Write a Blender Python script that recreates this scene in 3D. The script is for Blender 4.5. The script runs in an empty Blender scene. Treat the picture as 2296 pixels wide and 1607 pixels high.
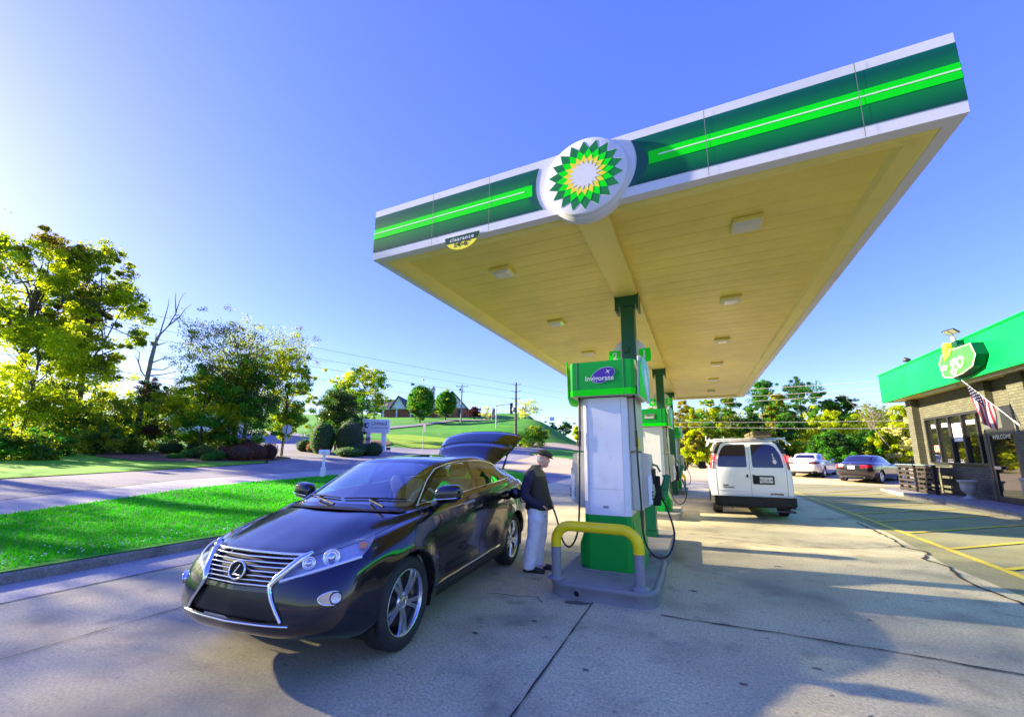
import bpy, bmesh, math, random
from mathutils import Vector, Matrix, noise
from mathutils.bvhtree import BVHTree
PI = math.pi
rad = math.radians
scene = bpy.context.scene
COL = scene.collection

# ------------------------------------------------------------------ camera
cam_d = bpy.data.cameras.new('camera'); cam = bpy.data.objects.new('camera', cam_d); COL.objects.link(cam)
cam_d.sensor_width = 36.0; cam_d.lens = 36.0*900.0/2296.0
cam_d.shift_y = 57.5/2296.0
cam_d.clip_start = 0.05; cam_d.clip_end = 3000
CX = (0.9078, 0.4138, 0.0071); CY = (0.0654, -0.1604, 0.9849)
_cx = Vector((0.90806, 0.41286, 0.00711)); _cy = Vector((0.06510, -0.16010, 0.98495))
_cz = _cx.cross(_cy).normalized(); _cy = _cz.cross(_cx).normalized(); _cx.normalize()
cam.matrix_world = Matrix(((_cx.x, _cy.x, _cz.x, 0), (_cx.y, _cy.y, _cz.y, 0), (_cx.z, _cy.z, _cz.z, 1.65), (0, 0, 0, 1)))
scene.camera = cam

# ------------------------------------------------------------------ sky, sun, exposure
SUN_EL = rad(20.0)
SUN_AZ = rad(-97.0)            # measured from +Y towards +X: the sun stands to the left
sdir = Vector((math.sin(SUN_AZ)*math.cos(SUN_EL), math.cos(SUN_AZ)*math.cos(SUN_EL), math.sin(SUN_EL)))
w = bpy.data.worlds.new('World'); scene.world = w; w.use_nodes = True
nt = w.node_tree; nt.nodes.clear()
sky = nt.nodes.new('ShaderNodeTexSky'); sky.sky_type = 'NISHITA'; sky.sun_disc = False
sky.sun_elevation = SUN_EL; sky.sun_rotation = SUN_AZ
sky.air_density = 1.0; sky.dust_density = 0.3; sky.ozone_density = 3.0
bw = nt.nodes.new('ShaderNodeRGBToBW'); pw = nt.nodes.new('ShaderNodeMath'); pw.operation = 'POWER'; pw.inputs[1].default_value = -0.55
scl_ = nt.nodes.new('ShaderNodeVectorMath'); scl_.operation = 'SCALE'
hs = nt.nodes.new('ShaderNodeHueSaturation'); hs.inputs['Hue'].default_value = .540; hs.inputs['Saturation'].default_value = 1.25; hs.inputs['Value'].default_value = 1.14
bg = nt.nodes.new('ShaderNodeBackground'); bg.inputs['Strength'].default_value = 0.15
wo = nt.nodes.new('ShaderNodeOutputWorld')
nt.links.new(sky.outputs[0], bw.inputs[0]); nt.links.new(bw.outputs[0], pw.inputs[0]); nt.links.new(sky.outputs[0], scl_.inputs[0]); nt.links.new(pw.outputs[0], scl_.inputs['Scale'])
nt.links.new(scl_.outputs[0], hs.inputs['Color']); nt.links.new(hs.outputs[0], bg.inputs[0]); nt.links.new(bg.outputs[0], wo.inputs[0])
sl = bpy.data.lights.new('sun', 'SUN'); sl.energy = 5.0; sl.angle = rad(0.9); sl.color = (1.0, 0.84, 0.56)
so = bpy.data.objects.new('sun', sl); COL.objects.link(so); so.location = (-40, 0, 40)
so.rotation_euler = sdir.to_track_quat('Z', 'Y').to_euler()
scene.view_settings.view_transform = 'Standard'; scene.view_settings.look = 'None'
scene.view_settings.gamma = 1.0; scene.view_settings.use_curve_mapping = False
scene.view_settings.exposure = 2.1
scene.cycles.max_bounces = 8; scene.cycles.diffuse_bounces = 3; scene.cycles.glossy_bounces = 4
scene.cycles.transparent_max_bounces = 12; scene.cycles.transmission_bounces = 8
scene.cycles.caustics_reflective = False; scene.cycles.caustics_refractive = False

# ------------------------------------------------------------------ helpers
def lerp(a, b, t): return a+(b-a)*t
def sstep(t):
    t = max(0., min(1., t)); return t*t*(3-2*t)

class MB:
    """collects geometry, build() links it as ONE mesh object"""
    def __init__(s): s.v = []; s.f = []; s.m = []; s.mi = 0; s.sm = []; s.smooth = False
    def add(s, vs, fs, M=None, mi=None, smooth=None):
        o = len(s.v)
        if M is not None: vs = [M @ Vector(p) for p in vs]
        s.v.extend([tuple(p) for p in vs])
        mm = s.mi if mi is None else mi; ss = s.smooth if smooth is None else smooth
        for f in fs: s.f.append([i+o for i in f]); s.m.append(mm); s.sm.append(ss)
        return s
    def box(s, a, b, M=None, bev=0.0, mi=None):
        x0, y0, z0 = [min(a[i], b[i]) for i in range(3)]; x1, y1, z1 = [max(a[i], b[i]) for i in range(3)]
        if bev <= 0:
            vs = [(x0,y0,z0),(x1,y0,z0),(x1,y1,z0),(x0,y1,z0),(x0,y0,z1),(x1,y0,z1),(x1,y1,z1),(x0,y1,z1)]
            return s.add(vs, [(3,2,1,0),(4,5,6,7),(0,1,5,4),(1,2,6,5),(2,3,7,6),(3,0,4,7)], M, mi)
        bm = bmesh.new(); bmesh.ops.create_cube(bm, size=1)
        for v in bm.verts: v.co = Vector(((x0+x1)/2+v.co.x*(x1-x0), (y0+y1)/2+v.co.y*(y1-y0), (z0+z1)/2+v.co.z*(z1-z0)))
        bev = min(bev, .49*min(x1-x0, y1-y0, z1-z0))
        bmesh.ops.bevel(bm, geom=bm.edges[:], offset=bev, segments=2, affect='EDGES', profile=.5)
        s.bm(bm, M, mi); bm.free(); return s
    def bm(s, bm, M=None, mi=None, smooth=None):
        bm.verts.index_update()
        return s.add([v.co.copy() for v in bm.verts], [[v.index for v in f.verts] for f in bm.faces], M, mi, smooth)
    def tube(s, pts, r, n=10, M=None, caps=True, mi=None, smooth=True, ref=None):
        pts = [Vector(p) for p in pts]; vs = []; fs = []; N = len(pts)
        rs = r if isinstance(r, (list, tuple)) else [r]*N
        up = None
        for i, p in enumerate(pts):
            t = (pts[min(i+1, N-1)]-pts[max(i-1, 0)]).normalized()
            if up is None:
                up = Vector(ref) if ref else (Vector((0,0,1)) if abs(t.z) < .9 else Vector((1,0,0)))
            a = t.cross(up)
            if a.length < 1e-6: a = t.orthogonal()
            a.normalize(); b = a.cross(t).normalized(); up = b
            for k in range(n):
                q = 2*PI*k/n; vs.append(p+(a*math.cos(q)+b*math.sin(q))*rs[i])
        for i in range(N-1):
            for k in range(n): fs.append((i*n+k, i*n+(k+1)%n, (i+1)*n+(k+1)%n, (i+1)*n+k))
        s.add(vs, fs, M, mi, smooth)
        if caps:
            s.add(vs[:n], [list(range(n))[::-1]], M, mi, False); s.add(vs[-n:], [list(range(n))], M, mi, False)
        return s
    def lathe(s, prof, n=24, M=None, mi=None, smooth=True, a0=0, a1=2*PI):
        """prof: (r, z) pairs, revolved about Z"""
        vs = []; fs = []; full = abs(a1-a0-2*PI) < 1e-6; nn = n if full else n+1
        for (r, z) in prof:
            for k in range(nn):
                q = a0+(a1-a0)*k/n; vs.append((r*math.cos(q), r*math.sin(q), z))
        for i in range(len(prof)-1):
            for k in range(n):
                k2 = (k+1) % nn
                fs.append((i*nn+k, i*nn+k2, (i+1)*nn+k2, (i+1)*nn+k))
        return s.add(vs, fs, M, mi, smooth)
    def prism(s, poly, h0, h1, M=None, mi=None, smooth=False):
        """poly in XY, extruded in Z from h0 to h1"""
        n = len(poly)
        vs = [(x, y, h0) for x, y in poly]+[(x, y, h1) for x, y in poly]
        fs = [list(range(n))[::-1], list(range(n, 2*n))]
        s.add(vs, fs, M, mi, False)
        s.add(vs, [(i, (i+1) % n, n+(i+1) % n, n+i) for i in range(n)], M, mi, smooth)
        return s
    def quad(s, a, b, c, d, M=None, mi=None): return s.add([a, b, c, d], [(0, 1, 2, 3)], M, mi)
    def grid(s, fn, nu, nv, M=None, mi=None, smooth=True, closeu=False):
        vs = [fn(i/nu, j/nv) for j in range(nv+1) for i in range(nu+1)]
        fs = [(j*(nu+1)+i, j*(nu+1)+i+1, (j+1)*(nu+1)+i+1, (j+1)*(nu+1)+i) for j in range(nv) for i in range(nu)]
        return s.add(vs, fs, M, mi, smooth)
    def ball(s, c, r, nu=16, nv=10, M=None, mi=None, jit=0, seed=0):
        rx, ry, rz = r if isinstance(r, (tuple, list)) else (r, r, r)
        def fn(u, v):
            a = 2*PI*u; b = PI*(v-.5)
            d = Vector((math.cos(b)*math.cos(a), math.cos(b)*math.sin(a), math.sin(b)))
            k = 1+(jit*noise.noise(d*2.3+Vector((seed, seed*.7, 0))) if jit else 0)
            return (c[0]+d.x*rx*k, c[1]+d.y*ry*k, c[2]+d.z*rz*k)
        return s.grid(fn, nu, nv, M, mi)
    def build(s, name, mats, parent=None, loc=None, rot=None, weld=0, bevel=0):
        me = bpy.data.meshes.new(name)
        me.from_pydata(s.v, [], s.f)
        if not isinstance(mats, (list, tuple)): mats = [mats]
        for m in mats: me.materials.append(m)
        me.polygons.foreach_set('material_index', s.m); me.polygons.foreach_set('use_smooth', s.sm)
        if weld:
            bm = bmesh.new(); bm.from_mesh(me); bmesh.ops.remove_doubles(bm, verts=bm.verts, dist=weld); bm.to_mesh(me); bm.free()
        me.update()
        o = bpy.data.objects.new(name, me); COL.objects.link(o)
        if parent: o.parent = parent
        if loc: o.location = loc
        if rot: o.rotation_euler = rot
        if bevel:
            b = o.modifiers.new('bevel', 'BEVEL'); b.width = bevel; b.segments = 2; b.limit_method = 'ANGLE'; b.angle_limit = rad(40)
        return o

def tag(o, label, cat, group=None):
    o['label'] = label; o['category'] = cat
    if group: o['group'] = group
    return o
def struct(o): o['kind'] = 'structure'; return o
def thing(name, label, cat, loc=(0, 0, 0), rz=0, group=None, scale=1):
    o = bpy.data.objects.new(name, None); COL.objects.link(o)
    o.location = loc; o.rotation_euler = (0, 0, rz); o.scale = (scale,)*3; o.empty_display_size = .1
    return tag(o, label, cat, group)
KIDS = {}
def copy_tree(o, parent=None):
    c = o.copy(); COL.objects.link(c)
    if parent: c.parent = parent
    for ch in [q for q in bpy.data.objects if q.parent == o]: copy_tree(ch, c)
    return c
def Tm(x=0, y=0, z=0): return Matrix.Translation((x, y, z))
def Rm(a, ax): return Matrix.Rotation(a, 4, ax)
def Sm(x, y, z): return Matrix.Diagonal((x, y, z, 1))

def text_geo(txt, size=1.0, depth=0.0, bold=0.0, align='CENTER', sx=1.0, shear=0.0, spacing=1.0, res=3):
    cu = bpy.data.curves.new('t', 'FONT'); cu.body = txt; cu.size = size; cu.extrude = depth/2; cu.offset = bold
    cu.align_x = align; cu.align_y = 'CENTER'; cu.shear = shear; cu.space_character = spacing; cu.resolution_u = res
    o = bpy.data.objects.new('t', cu); COL.objects.link(o)
    dg = bpy.context.evaluated_depsgraph_get(); me = o.evaluated_get(dg).to_mesh()
    vs = [(v.co.x*sx, v.co.y, v.co.z) for v in me.vertices]; fs = [list(p.vertices) for p in me.polygons]
    o.evaluated_get(dg).to_mesh_clear()
    bpy.data.objects.remove(o); bpy.data.curves.remove(cu)
    return vs, fs
def add_text(mb, txt, M, mi=None, **k):
    vs, fs = text_geo(txt, **k); mb.add(vs, fs, M, mi, False)
# frame whose local XY plane stands upright: local x -> dirx, local y -> up, local z -> outward normal
def plate(loc, xdir, ydir):
    x = Vector(xdir).normalized(); y = Vector(ydir).normalized(); z = x.cross(y).normalized(); y = z.cross(x)
    l = Vector(loc)
    return Matrix(((x.x, y.x, z.x, l.x), (x.y, y.y, z.y, l.y), (x.z, y.z, z.z, l.z), (0, 0, 0, 1)))

def catmull(P, t):
    """P list of Vectors, t in [0, n-1]"""
    n = len(P); i = min(int(t), n-2); u = t-i
    p1 = P[i]; p2 = P[i+1]
    p0 = P[i-1] if i > 0 else p1*2-p2
    p3 = P[i+2] if i+2 < n else p2*2-p1
    return 0.5*((2*p1)+(p2-p0)*u+(2*p0-5*p1+4*p2-p3)*u*u+(3*p1-p0-3*p2+p3)*u*u*u)

# --- cookie cutting: split bm along a polygon seen along a projection and return the faces inside
def in_poly(p, poly):
    x, y = p; c = False; n = len(poly); j = n-1
    for i in range(n):
        xi, yi = poly[i]; xj, yj = poly[j]
        if (yi > y) != (yj > y) and x < (xj-xi)*(y-yi)/(yj-yi)+xi: c = not c
        j = i
    return c
def cut_poly(bm, poly, U, V, keep):
    """U, V: 3-D unit vectors spanning the projection; keep(center) limits which faces take part"""
    U = Vector(U).normalized(); V = Vector(V).normalized(); N = U.cross(V)
    n = len(poly)
    for i in range(n):
        a = poly[i]; b = poly[(i+1) % n]
        A = U*a[0]+V*a[1]; d = (U*(b[0]-a[0])+V*(b[1]-a[1]))
        if d.length < 1e-6: continue
        pn = d.cross(N).normalized()
        mx = .002
        x0, x1 = min(a[0], b[0])-mx, max(a[0], b[0])+mx; y0, y1 = min(a[1], b[1])-mx, max(a[1], b[1])+mx
        fs = []
        for f in bm.faces:
            us = [v.co.dot(U) for v in f.verts]
            if max(us) < x0 or min(us) > x1: continue
            ws = [v.co.dot(V) for v in f.verts]
            if max(ws) < y0 or min(ws) > y1: continue
            if keep(f.calc_center_median()): fs.append(f)
        if fs:
            g = list({e for f in fs for e in f.edges})+list({v for f in fs for v in f.verts})+fs
            bmesh.ops.bisect_plane(bm, geom=g, dist=1e-5, plane_co=A, plane_no=pn)
    out = []
    for f in bm.faces:
        c = f.calc_center_median()
        if keep(c) and in_poly((c.dot(U), c.dot(V)), poly): out.append(f)
    return out
def take(bm, faces, name, mats, parent, delete=True, off=0.0, solid=0.0, smooth=True, mi=None):
    """make an object of the given faces (optionally pushed out), remove them from bm"""
    vm = {}; vs = []; fs = []
    for f in faces:
        idx = []
        for v in f.verts:
            if v not in vm: vm[v] = len(vs); vs.append(v.co+v.normal*off)
            idx.append(vm[v])
        fs.append(idx)
    if delete: bmesh.ops.delete(bm, geom=faces, context='FACES')
    if not fs: return None
    mb = MB(); mb.add(vs, fs, smooth=smooth)
    o = mb.build(name, mats, parent)
    if solid:
        m = o.modifiers.new('solid', 'SOLIDIFY'); m.thickness = solid; m.offset = -1
    return o
def round_poly(pts, r, n=4):
    out = []; N = len(pts)
    for i in range(N):
        p = Vector(pts[i]); a = Vector(pts[i-1])-p; b = Vector(pts[(i+1) % N])-p
        ri = r[i] if isinstance(r, (list, tuple)) else r
        k = min(ri, a.length*.45, b.length*.45)
        if k <= 1e-4: out.append((p.x, p.y)); continue
        A = p+a.normalized()*k; B = p+b.normalized()*k
        for j in range(n+1):
            t = j/n; q = A*(1-t)**2+p*2*t*(1-t)+B*t*t; out.append((q.x, q.y))
    return out
def stroke(pts, w):
    """thin polygon strips following an open polyline"""
    out = []
    for i in range(len(pts)-1):
        a = Vector(pts[i]); b = Vector(pts[i+1]); d = (b-a).normalized(); nn = Vector((-d.y, d.x))*w/2; e = d*w*.3
        out.append([tuple(a-nn-e), tuple(b-nn+e), tuple(b+nn+e), tuple(a+nn-e)])
    return out

# ------------------------------------------------------------------ materials
def newmat(name):
    m = bpy.data.materials.new(name); m.use_nodes = True
    return m, m.node_tree, m.node_tree.nodes['Principled BSDF']
def N_(nt, typ, **kw):
    n = nt.nodes.new(typ)
    for k, v in kw.items():
        if k in n.inputs: n.inputs[k].default_value = v
        else: setattr(n, k, v)
    return n
def pbr(name, col, rough=.5, metal=0., var=0., vscale=6., bump=0., bscale=60., spec=None, coat=0., trans=0., emis=None, es=0., alpha=1., dirt=None, dscale=1.5, dlo=.45, dhi=.7):
    m, nt, b = newmat(name)
    b.inputs['Base Color'].default_value = (*col, 1); b.inputs['Roughness'].default_value = rough; b.inputs['Metallic'].default_value = metal
    if spec is not None: b.inputs['Specular IOR Level'].default_value = spec
    if coat: b.inputs['Coat Weight'].default_value = coat; b.inputs['Coat Roughness'].default_value = .03
    if trans: b.inputs['Transmission Weight'].default_value = trans
    if alpha < 1: b.inputs['Alpha'].default_value = alpha
    if emis: b.inputs['Emission Color'].default_value = (*emis, 1); b.inputs['Emission Strength'].default_value = es
    tc = N_(nt, 'ShaderNodeTexCoord')
    last = None
    if var:
        no = N_(nt, 'ShaderNodeTexNoise', Scale=vscale, Detail=6.); nt.links.new(tc.outputs['Object'], no.inputs['Vector'])
        r = N_(nt, 'ShaderNodeMapRange'); r.inputs['From Min'].default_value = .25; r.inputs['From Max'].default_value = .75
        r.inputs['To Min'].default_value = 1-var; r.inputs['To Max'].default_value = 1+var
        nt.links.new(no.outputs['Fac'], r.inputs['Value'])
        mx = N_(nt, 'ShaderNodeVectorMath', operation='SCALE'); mx.inputs[0].default_value = col
        nt.links.new(r.outputs[0], mx.inputs['Scale']); last = mx.outputs[0]
    if dirt:
        no = N_(nt, 'ShaderNodeTexNoise', Scale=dscale, Detail=8., Roughness=.65); nt.links.new(tc.outputs['Object'], no.inputs['Vector'])
        r = N_(nt, 'ShaderNodeMapRange'); r.inputs['From Min'].default_value = dlo; r.inputs['From Max'].default_value = dhi
        nt.links.new(no.outputs['Fac'], r.inputs['Value'])
        mx = N_(nt, 'ShaderNodeMix', data_type='RGBA'); nt.links.new(r.outputs[0], mx.inputs['Factor'])
        if last: nt.links.new(last, mx.inputs['A'])
        else: mx.inputs['A'].default_value = (*col, 1)
        mx.inputs['B'].default_value = (*dirt, 1); last = mx.outputs['Result']
    if last: nt.links.new(last, b.inputs['Base Color'])
    if bump:
        no = N_(nt, 'ShaderNodeTexNoise', Scale=bscale, Detail=4.); nt.links.new(tc.outputs['Object'], no.inputs['Vector'])
        bp = N_(nt, 'ShaderNodeBump', Strength=bump, Distance=.01); nt.links.new(no.outputs['Fac'], bp.inputs['Height']); nt.links.new(bp.outputs[0], b.inputs['Normal'])
    return m
def leafmat(name, a, b_, tr=.45, rough=.55, sc=.6, hue=None):
    """leaves: diffuse + translucent, colour varied between clumps"""
    m, nt, b = newmat(name)
    geo = N_(nt, 'ShaderNodeNewGeometry')
    no = N_(nt, 'ShaderNodeTexNoise', Scale=sc, Detail=3.); tc = N_(nt, 'ShaderNodeTexCoord'); nt.links.new(tc.outputs['Object'], no.inputs['Vector'])
    ad = N_(nt, 'ShaderNodeMath', operation='MULTIPLY_ADD'); nt.links.new(geo.outputs['Random Per Island'], ad.inputs[0]); ad.inputs[1].default_value = .6
    nt.links.new(no.outputs['Fac'], ad.inputs[2])
    r = N_(nt, 'ShaderNodeMapRange'); r.inputs['From Min'].default_value = .4; r.inputs['From Max'].default_value = 1.2; nt.links.new(ad.outputs[0], r.inputs['Value'])
    mx = N_(nt, 'ShaderNodeMix', data_type='RGBA'); mx.inputs['A'].default_value = (*a, 1); mx.inputs['B'].default_value = (*b_, 1)
    nt.links.new(r.outputs[0], mx.inputs['Factor'])
    nt.links.new(mx.outputs['Result'], b.inputs['Base Color']); b.inputs['Roughness'].default_value = rough; b.inputs['Specular IOR Level'].default_value = .25
    tl = N_(nt, 'ShaderNodeBsdfTranslucent'); 
    gm = N_(nt, 'ShaderNodeMix', data_type='RGBA', blend_type='MULTIPLY'); gm.inputs['Factor'].default_value = 1
    nt.links.new(mx.outputs['Result'], gm.inputs['A']); gm.inputs['B'].default_value = (2.2, 2.1, .4, 1)
    nt.links.new(gm.outputs['Result'], tl.inputs['Color'])
    ms = N_(nt, 'ShaderNodeMixShader'); ms.inputs[0].default_value = tr
    nt.links.new(b.outputs[0], ms.inputs[1]); nt.links.new(tl.outputs[0], ms.inputs[2])
    nt.links.new(ms.outputs[0], nt.nodes['Material Output'].inputs['Surface'])
    return m
def glassmat(name, col=(1, 1, 1), tint=.5, rough=0.0, refl=1.0, ior=1.55, gain=1.5):
    """thin glass: fresnel mix of a coloured transparent and a mirror"""
    m, nt, b = newmat(name); nt.nodes.remove(b)
    tr = N_(nt, 'ShaderNodeBsdfTransparent'); tr.inputs[0].default_value = (col[0]*tint, col[1]*tint, col[2]*tint, 1)
    gl = N_(nt, 'ShaderNodeBsdfGlossy'); gl.inputs['Roughness'].default_value = rough; gl.inputs[0].default_value = (refl, refl, refl, 1)
    fr = N_(nt, 'ShaderNodeFresnel', IOR=ior); 
    ge = N_(nt, 'ShaderNodeNewGeometry'); io = N_(nt, 'ShaderNodeMath', operation='MULTIPLY_ADD'); nt.links.new(ge.outputs['Backfacing'], io.inputs[0]); io.inputs[1].default_value = 1/ior-ior; io.inputs[2].default_value = ior; nt.links.new(io.outputs[0], fr.inputs['IOR'])
    k = N_(nt, 'ShaderNodeMath', operation='MULTIPLY_ADD'); nt.links.new(fr.outputs[0], k.inputs[0]); k.inputs[1].default_value = gain; k.inputs[2].default_value = .02
    k.use_clamp = True
    ms = N_(nt, 'ShaderNodeMixShader'); nt.links.new(k.outputs[0], ms.inputs[0]); nt.links.new(tr.outputs[0], ms.inputs[1]); nt.links.new(gl.outputs[0], ms.inputs[2])
    nt.links.new(ms.outputs[0], nt.nodes['Material Output'].inputs['Surface'])
    return m

M = {}
M['white_paint'] = pbr('white_paint', (.78, .79, .82), .35, var=.03, vscale=3)
M['black_plastic'] = pbr('black_plastic', (.012, .012, .014), .6, spec=.3)
M['rubber'] = pbr('rubber', (.018, .018, .02), .75, bump=.2, bscale=90)
M['tyre'] = pbr('tyre', (.022, .022, .025), .7, bump=.15, bscale=120)
M['chrome'] = pbr('chrome', (.82, .82, .84), .12, 1.)
M['alloy'] = pbr('alloy', (.62, .63, .67), .26, 1.)
M['dark_metal'] = pbr('dark_metal', (.05, .05, .055), .5, .6)
M['steel'] = pbr('steel', (.45, .45, .46), .4, .8)
M['navy_paint'] = pbr('navy_paint', (.022, .021, .036), .24, .85, coat=1.0)
M['interior'] = pbr('interior', (.35, .34, .32), .8)
M['seat_leather'] = pbr('seat_leather', (.55, .53, .48), .6)
M['dash'] = pbr('dash', (.06, .06, .065), .7)
M['windshield'] = glassmat('windshield', (.85, .95, .92), .95, ior=1.7, gain=2.4)
M['window_glass'] = glassmat('window_glass', (.7, .95, .8), .8)
M['privacy_glass'] = glassmat('privacy_glass', (.5, .6, .6), .18)
M['lamp_lens'] = glassmat('lamp_lens', (1, 1, 1), .92)
M['amber'] = pbr('amber', (.75, .16, .02), .25, coat=1.)
M['red_lens'] = pbr('red_lens', (.45, .008, .012), .2, coat=1.)

# ------------------------------------------------------------------ terrain
def hgt(x, y):
    z = 0.
    if x < -8: z += .055*(-8-x) if x > -60 else 2.86
    if y > 24: z += .045*(y-24) if y < 44 else .9+.03*(min(y, 150)-44)
    D = -.41*x+.91*y; v = .91*x+.41*y
    if D > 46 and x < -8:
        t = min(D, 150)-46
        z += .115*t*t/(t+14)*sstep((17-v)/13)+2.3*math.exp(-((v-3)/10.5)**2-((D-88)/18)**2)*sstep((D-60)/14)
    if -50 < x < -20 and 20 < y < 50: z += .70*math.exp(-((x+38.5)**2+(y-39.5)**2)/26.)
    return z
def ground_mat(name, a, b, scale=1.2, rough=.9, spots=None, fine=60., bump=.3, a2=None, streak=None):
    m, nt, p = newmat(name); tc = N_(nt, 'ShaderNodeTexCoord'); L = nt.links.new
    n1 = N_(nt, 'ShaderNodeTexNoise', Scale=scale, Detail=8., Roughness=.6); L(tc.outputs['Object'], n1.inputs['Vector'])
    if streak:
        mp = N_(nt, 'ShaderNodeMapping'); mp.inputs['Scale'].default_value = streak; L(tc.outputs['Object'], mp.inputs['Vector']); L(mp.outputs[0], n1.inputs['Vector'])
    r1 = N_(nt, 'ShaderNodeMapRange'); r1.inputs['From Min'].default_value = .35; r1.inputs['From Max'].default_value = .65; L(n1.outputs['Fac'], r1.inputs['Value'])
    mx = N_(nt, 'ShaderNodeMix', data_type='RGBA'); mx.inputs['A'].default_value = (*a, 1); mx.inputs['B'].default_value = (*b, 1); L(r1.outputs[0], mx.inputs['Factor'])
    n2 = N_(nt, 'ShaderNodeTexNoise', Scale=fine, Detail=5., Roughness=.75); L(tc.outputs['Object'], n2.inputs['Vector'])
    r2 = N_(nt, 'ShaderNodeMapRange'); r2.inputs['From Min'].default_value = .3; r2.inputs['From Max'].default_value = .7; r2.inputs['To Min'].default_value = .55; r2.inputs['To Max'].default_value = 1.45; L(n2.outputs['Fac'], r2.inputs['Value'])
    sc = N_(nt, 'ShaderNodeVectorMath', operation='SCALE'); L(mx.outputs['Result'], sc.inputs[0]); L(r2.outputs[0], sc.inputs['Scale'])
    last = sc.outputs[0]
    if spots:
        for (ss, lo, hi, colr, amt) in spots:
            n3 = N_(nt, 'ShaderNodeTexNoise', Scale=ss, Detail=3., Roughness=.5); L(tc.outputs['Object'], n3.inputs['Vector'])
            r3 = N_(nt, 'ShaderNodeMapRange'); r3.inputs['From Min'].default_value = lo; r3.inputs['From Max'].default_value = hi; r3.inputs['To Max'].default_value = amt; L(n3.outputs['Fac'], r3.inputs['Value'])
            m3 = N_(nt, 'ShaderNodeMix', data_type='RGBA'); L(r3.outputs[0], m3.inputs['Factor']); L(last, m3.inputs['A']); m3.inputs['B'].default_value = (*colr, 1); last = m3.outputs['Result']
    L(last, p.inputs['Base Color']); p.inputs['Roughness'].default_value = rough; p.inputs['Specular IOR Level'].default_value = .3
    bp = N_(nt, 'ShaderNodeBump', Strength=bump, Distance=.01); L(n2.outputs['Fac'], bp.inputs['Height']); L(bp.outputs[0], p.inputs['Normal'])
    return m
M['lot_concrete'] = ground_mat('lot_concrete', (.50, .44, .27), (.59, .53, .34), 1.1, .8, [(.9, .52, .70, (.19, .18, .13), .65), (3.2, .60, .74, (.20, .19, .14), .55), (14., .66, .72, (.12, .11, .09), .6), (.22, .48, .66, (.22, .215, .17), .6)], 42, .28)
M['lot_asphalt'] = ground_mat('lot_asphalt', (.23, .22, .105), (.33, .31, .165), .8, .85, [(6., .68, .72, (.05, .05, .05), .6), (.5, .50, .72, (.24, .23, .20), .5)], 40, .35, streak=(.6, 1.6, 1))
M['road_asphalt'] = ground_mat('road_asphalt', (.21, .205, .22), (.27, .26, .27), .35, .85, [(.8, .6, .75, (.15, .15, .16), .5)], 30, .3)
M['far_concrete'] = ground_mat('far_concrete', (.46, .37, .23), (.54, .44, .28), .3, .85, None, 20, .2)
M['lane_concrete'] = ground_mat('lane_concrete', (.33, .32, .30), (.42, .40, .37), .5, .85, None, 30, .3)
M['turf'] = ground_mat('turf', (.012, .28, .004), (.035, .38, .006), .5, .95, [(1.6, .60, .72, (.14, .22, .02), .45)], 60, .8)
M['field'] = ground_mat('field', (.02, .19, .008), (.05, .28, .010), .12, .95, [(.5, .55, .7, (.22, .34, .03), .5)], 6, .8)
M['mulch'] = ground_mat('mulch', (.12, .07, .035), (.20, .11, .05), 2., .95, None, 25, 1.)
M['line_yellow'] = ground_mat('line_yellow', (.66, .52, .03), (.52, .44, .08), 3, .7, [(4., .58, .66, (.22, .22, .17), .75)], 60, .2)
M['stain'] = pbr('oil_stain', (.13, .125, .10), .6)
M['crack'] = pbr('crack', (.03, .03, .03), .95)

def drape(name, poly, off, mat, res=1.5, hf=None, kind='structure'):
    hf = hf or (lambda x, y: hgt(x, y))
    bm = bmesh.new(); vs = [bm.verts.new((x, y, 0)) for x, y in poly]; bm.faces.new(vs)
    xs = [p[0] for p in poly]; ys = [p[1] for p in poly]
    for ax, lo, hi in ((0, min(xs), max(xs)), (1, min(ys), max(ys))):
        k = math.floor(lo/res)+1
        while k*res < hi:
            co = [0, 0, 0]; no = [0, 0, 0]; co[ax] = k*res; no[ax] = 1
            bmesh.ops.bisect_plane(bm, geom=bm.verts[:]+bm.edges[:]+bm.faces[:], plane_co=co, plane_no=no, dist=1e-5); k += 1
    bmesh.ops.triangulate(bm, faces=[f for f in bm.faces if len(f.verts) > 4])
    for v in bm.verts: v.co.z = hf(v.co.x, v.co.y)+off
    bm.normal_update()
    if sum(f.normal.z for f in bm.faces) < 0: bmesh.ops.reverse_faces(bm, faces=bm.faces)
    me = bpy.data.meshes.new(name); bm.to_mesh(me); bm.free(); me.materials.append(mat)
    for p in me.polygons: p.use_smooth = True
    o = bpy.data.objects.new(name, me); COL.objects.link(o); o['kind'] = kind
    return o
# one terrain sheet to the horizon
gx = [-900, -700, -500, -400, -320, -260, -220, -190, -165]+[-150+3*i for i in range(0, 34)]+[-49+1.5*i for i in range(0, 28)]+[-8.0]+[-6+4*i for i in range(0, 18)]+[75, 90, 120, 170, 250, 400, 700, 1000]
gy = [-400, -200, -100, -60, -40, -30, -20, -10]+[-5+1.5*i for i in range(0, 37)]+[51+3*i for i in range(0, 36)]+[165, 185, 210, 240, 280, 340, 420, 550, 750, 1000, 1400]
tb = MB(); vs = [(x, y, hgt(x, y)-(.06 if x > -60 and y < 60 else .12)) for y in gy for x in gx]; nx = len(gx)
tb.add(vs, [(j*nx+i, j*nx+i+1, (j+1)*nx+i+1, (j+1)*nx+i) for j in range(len(gy)-1) for i in range(nx-1)], smooth=True)
struct(tb.build('grass_terrain', M['field']))

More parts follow.
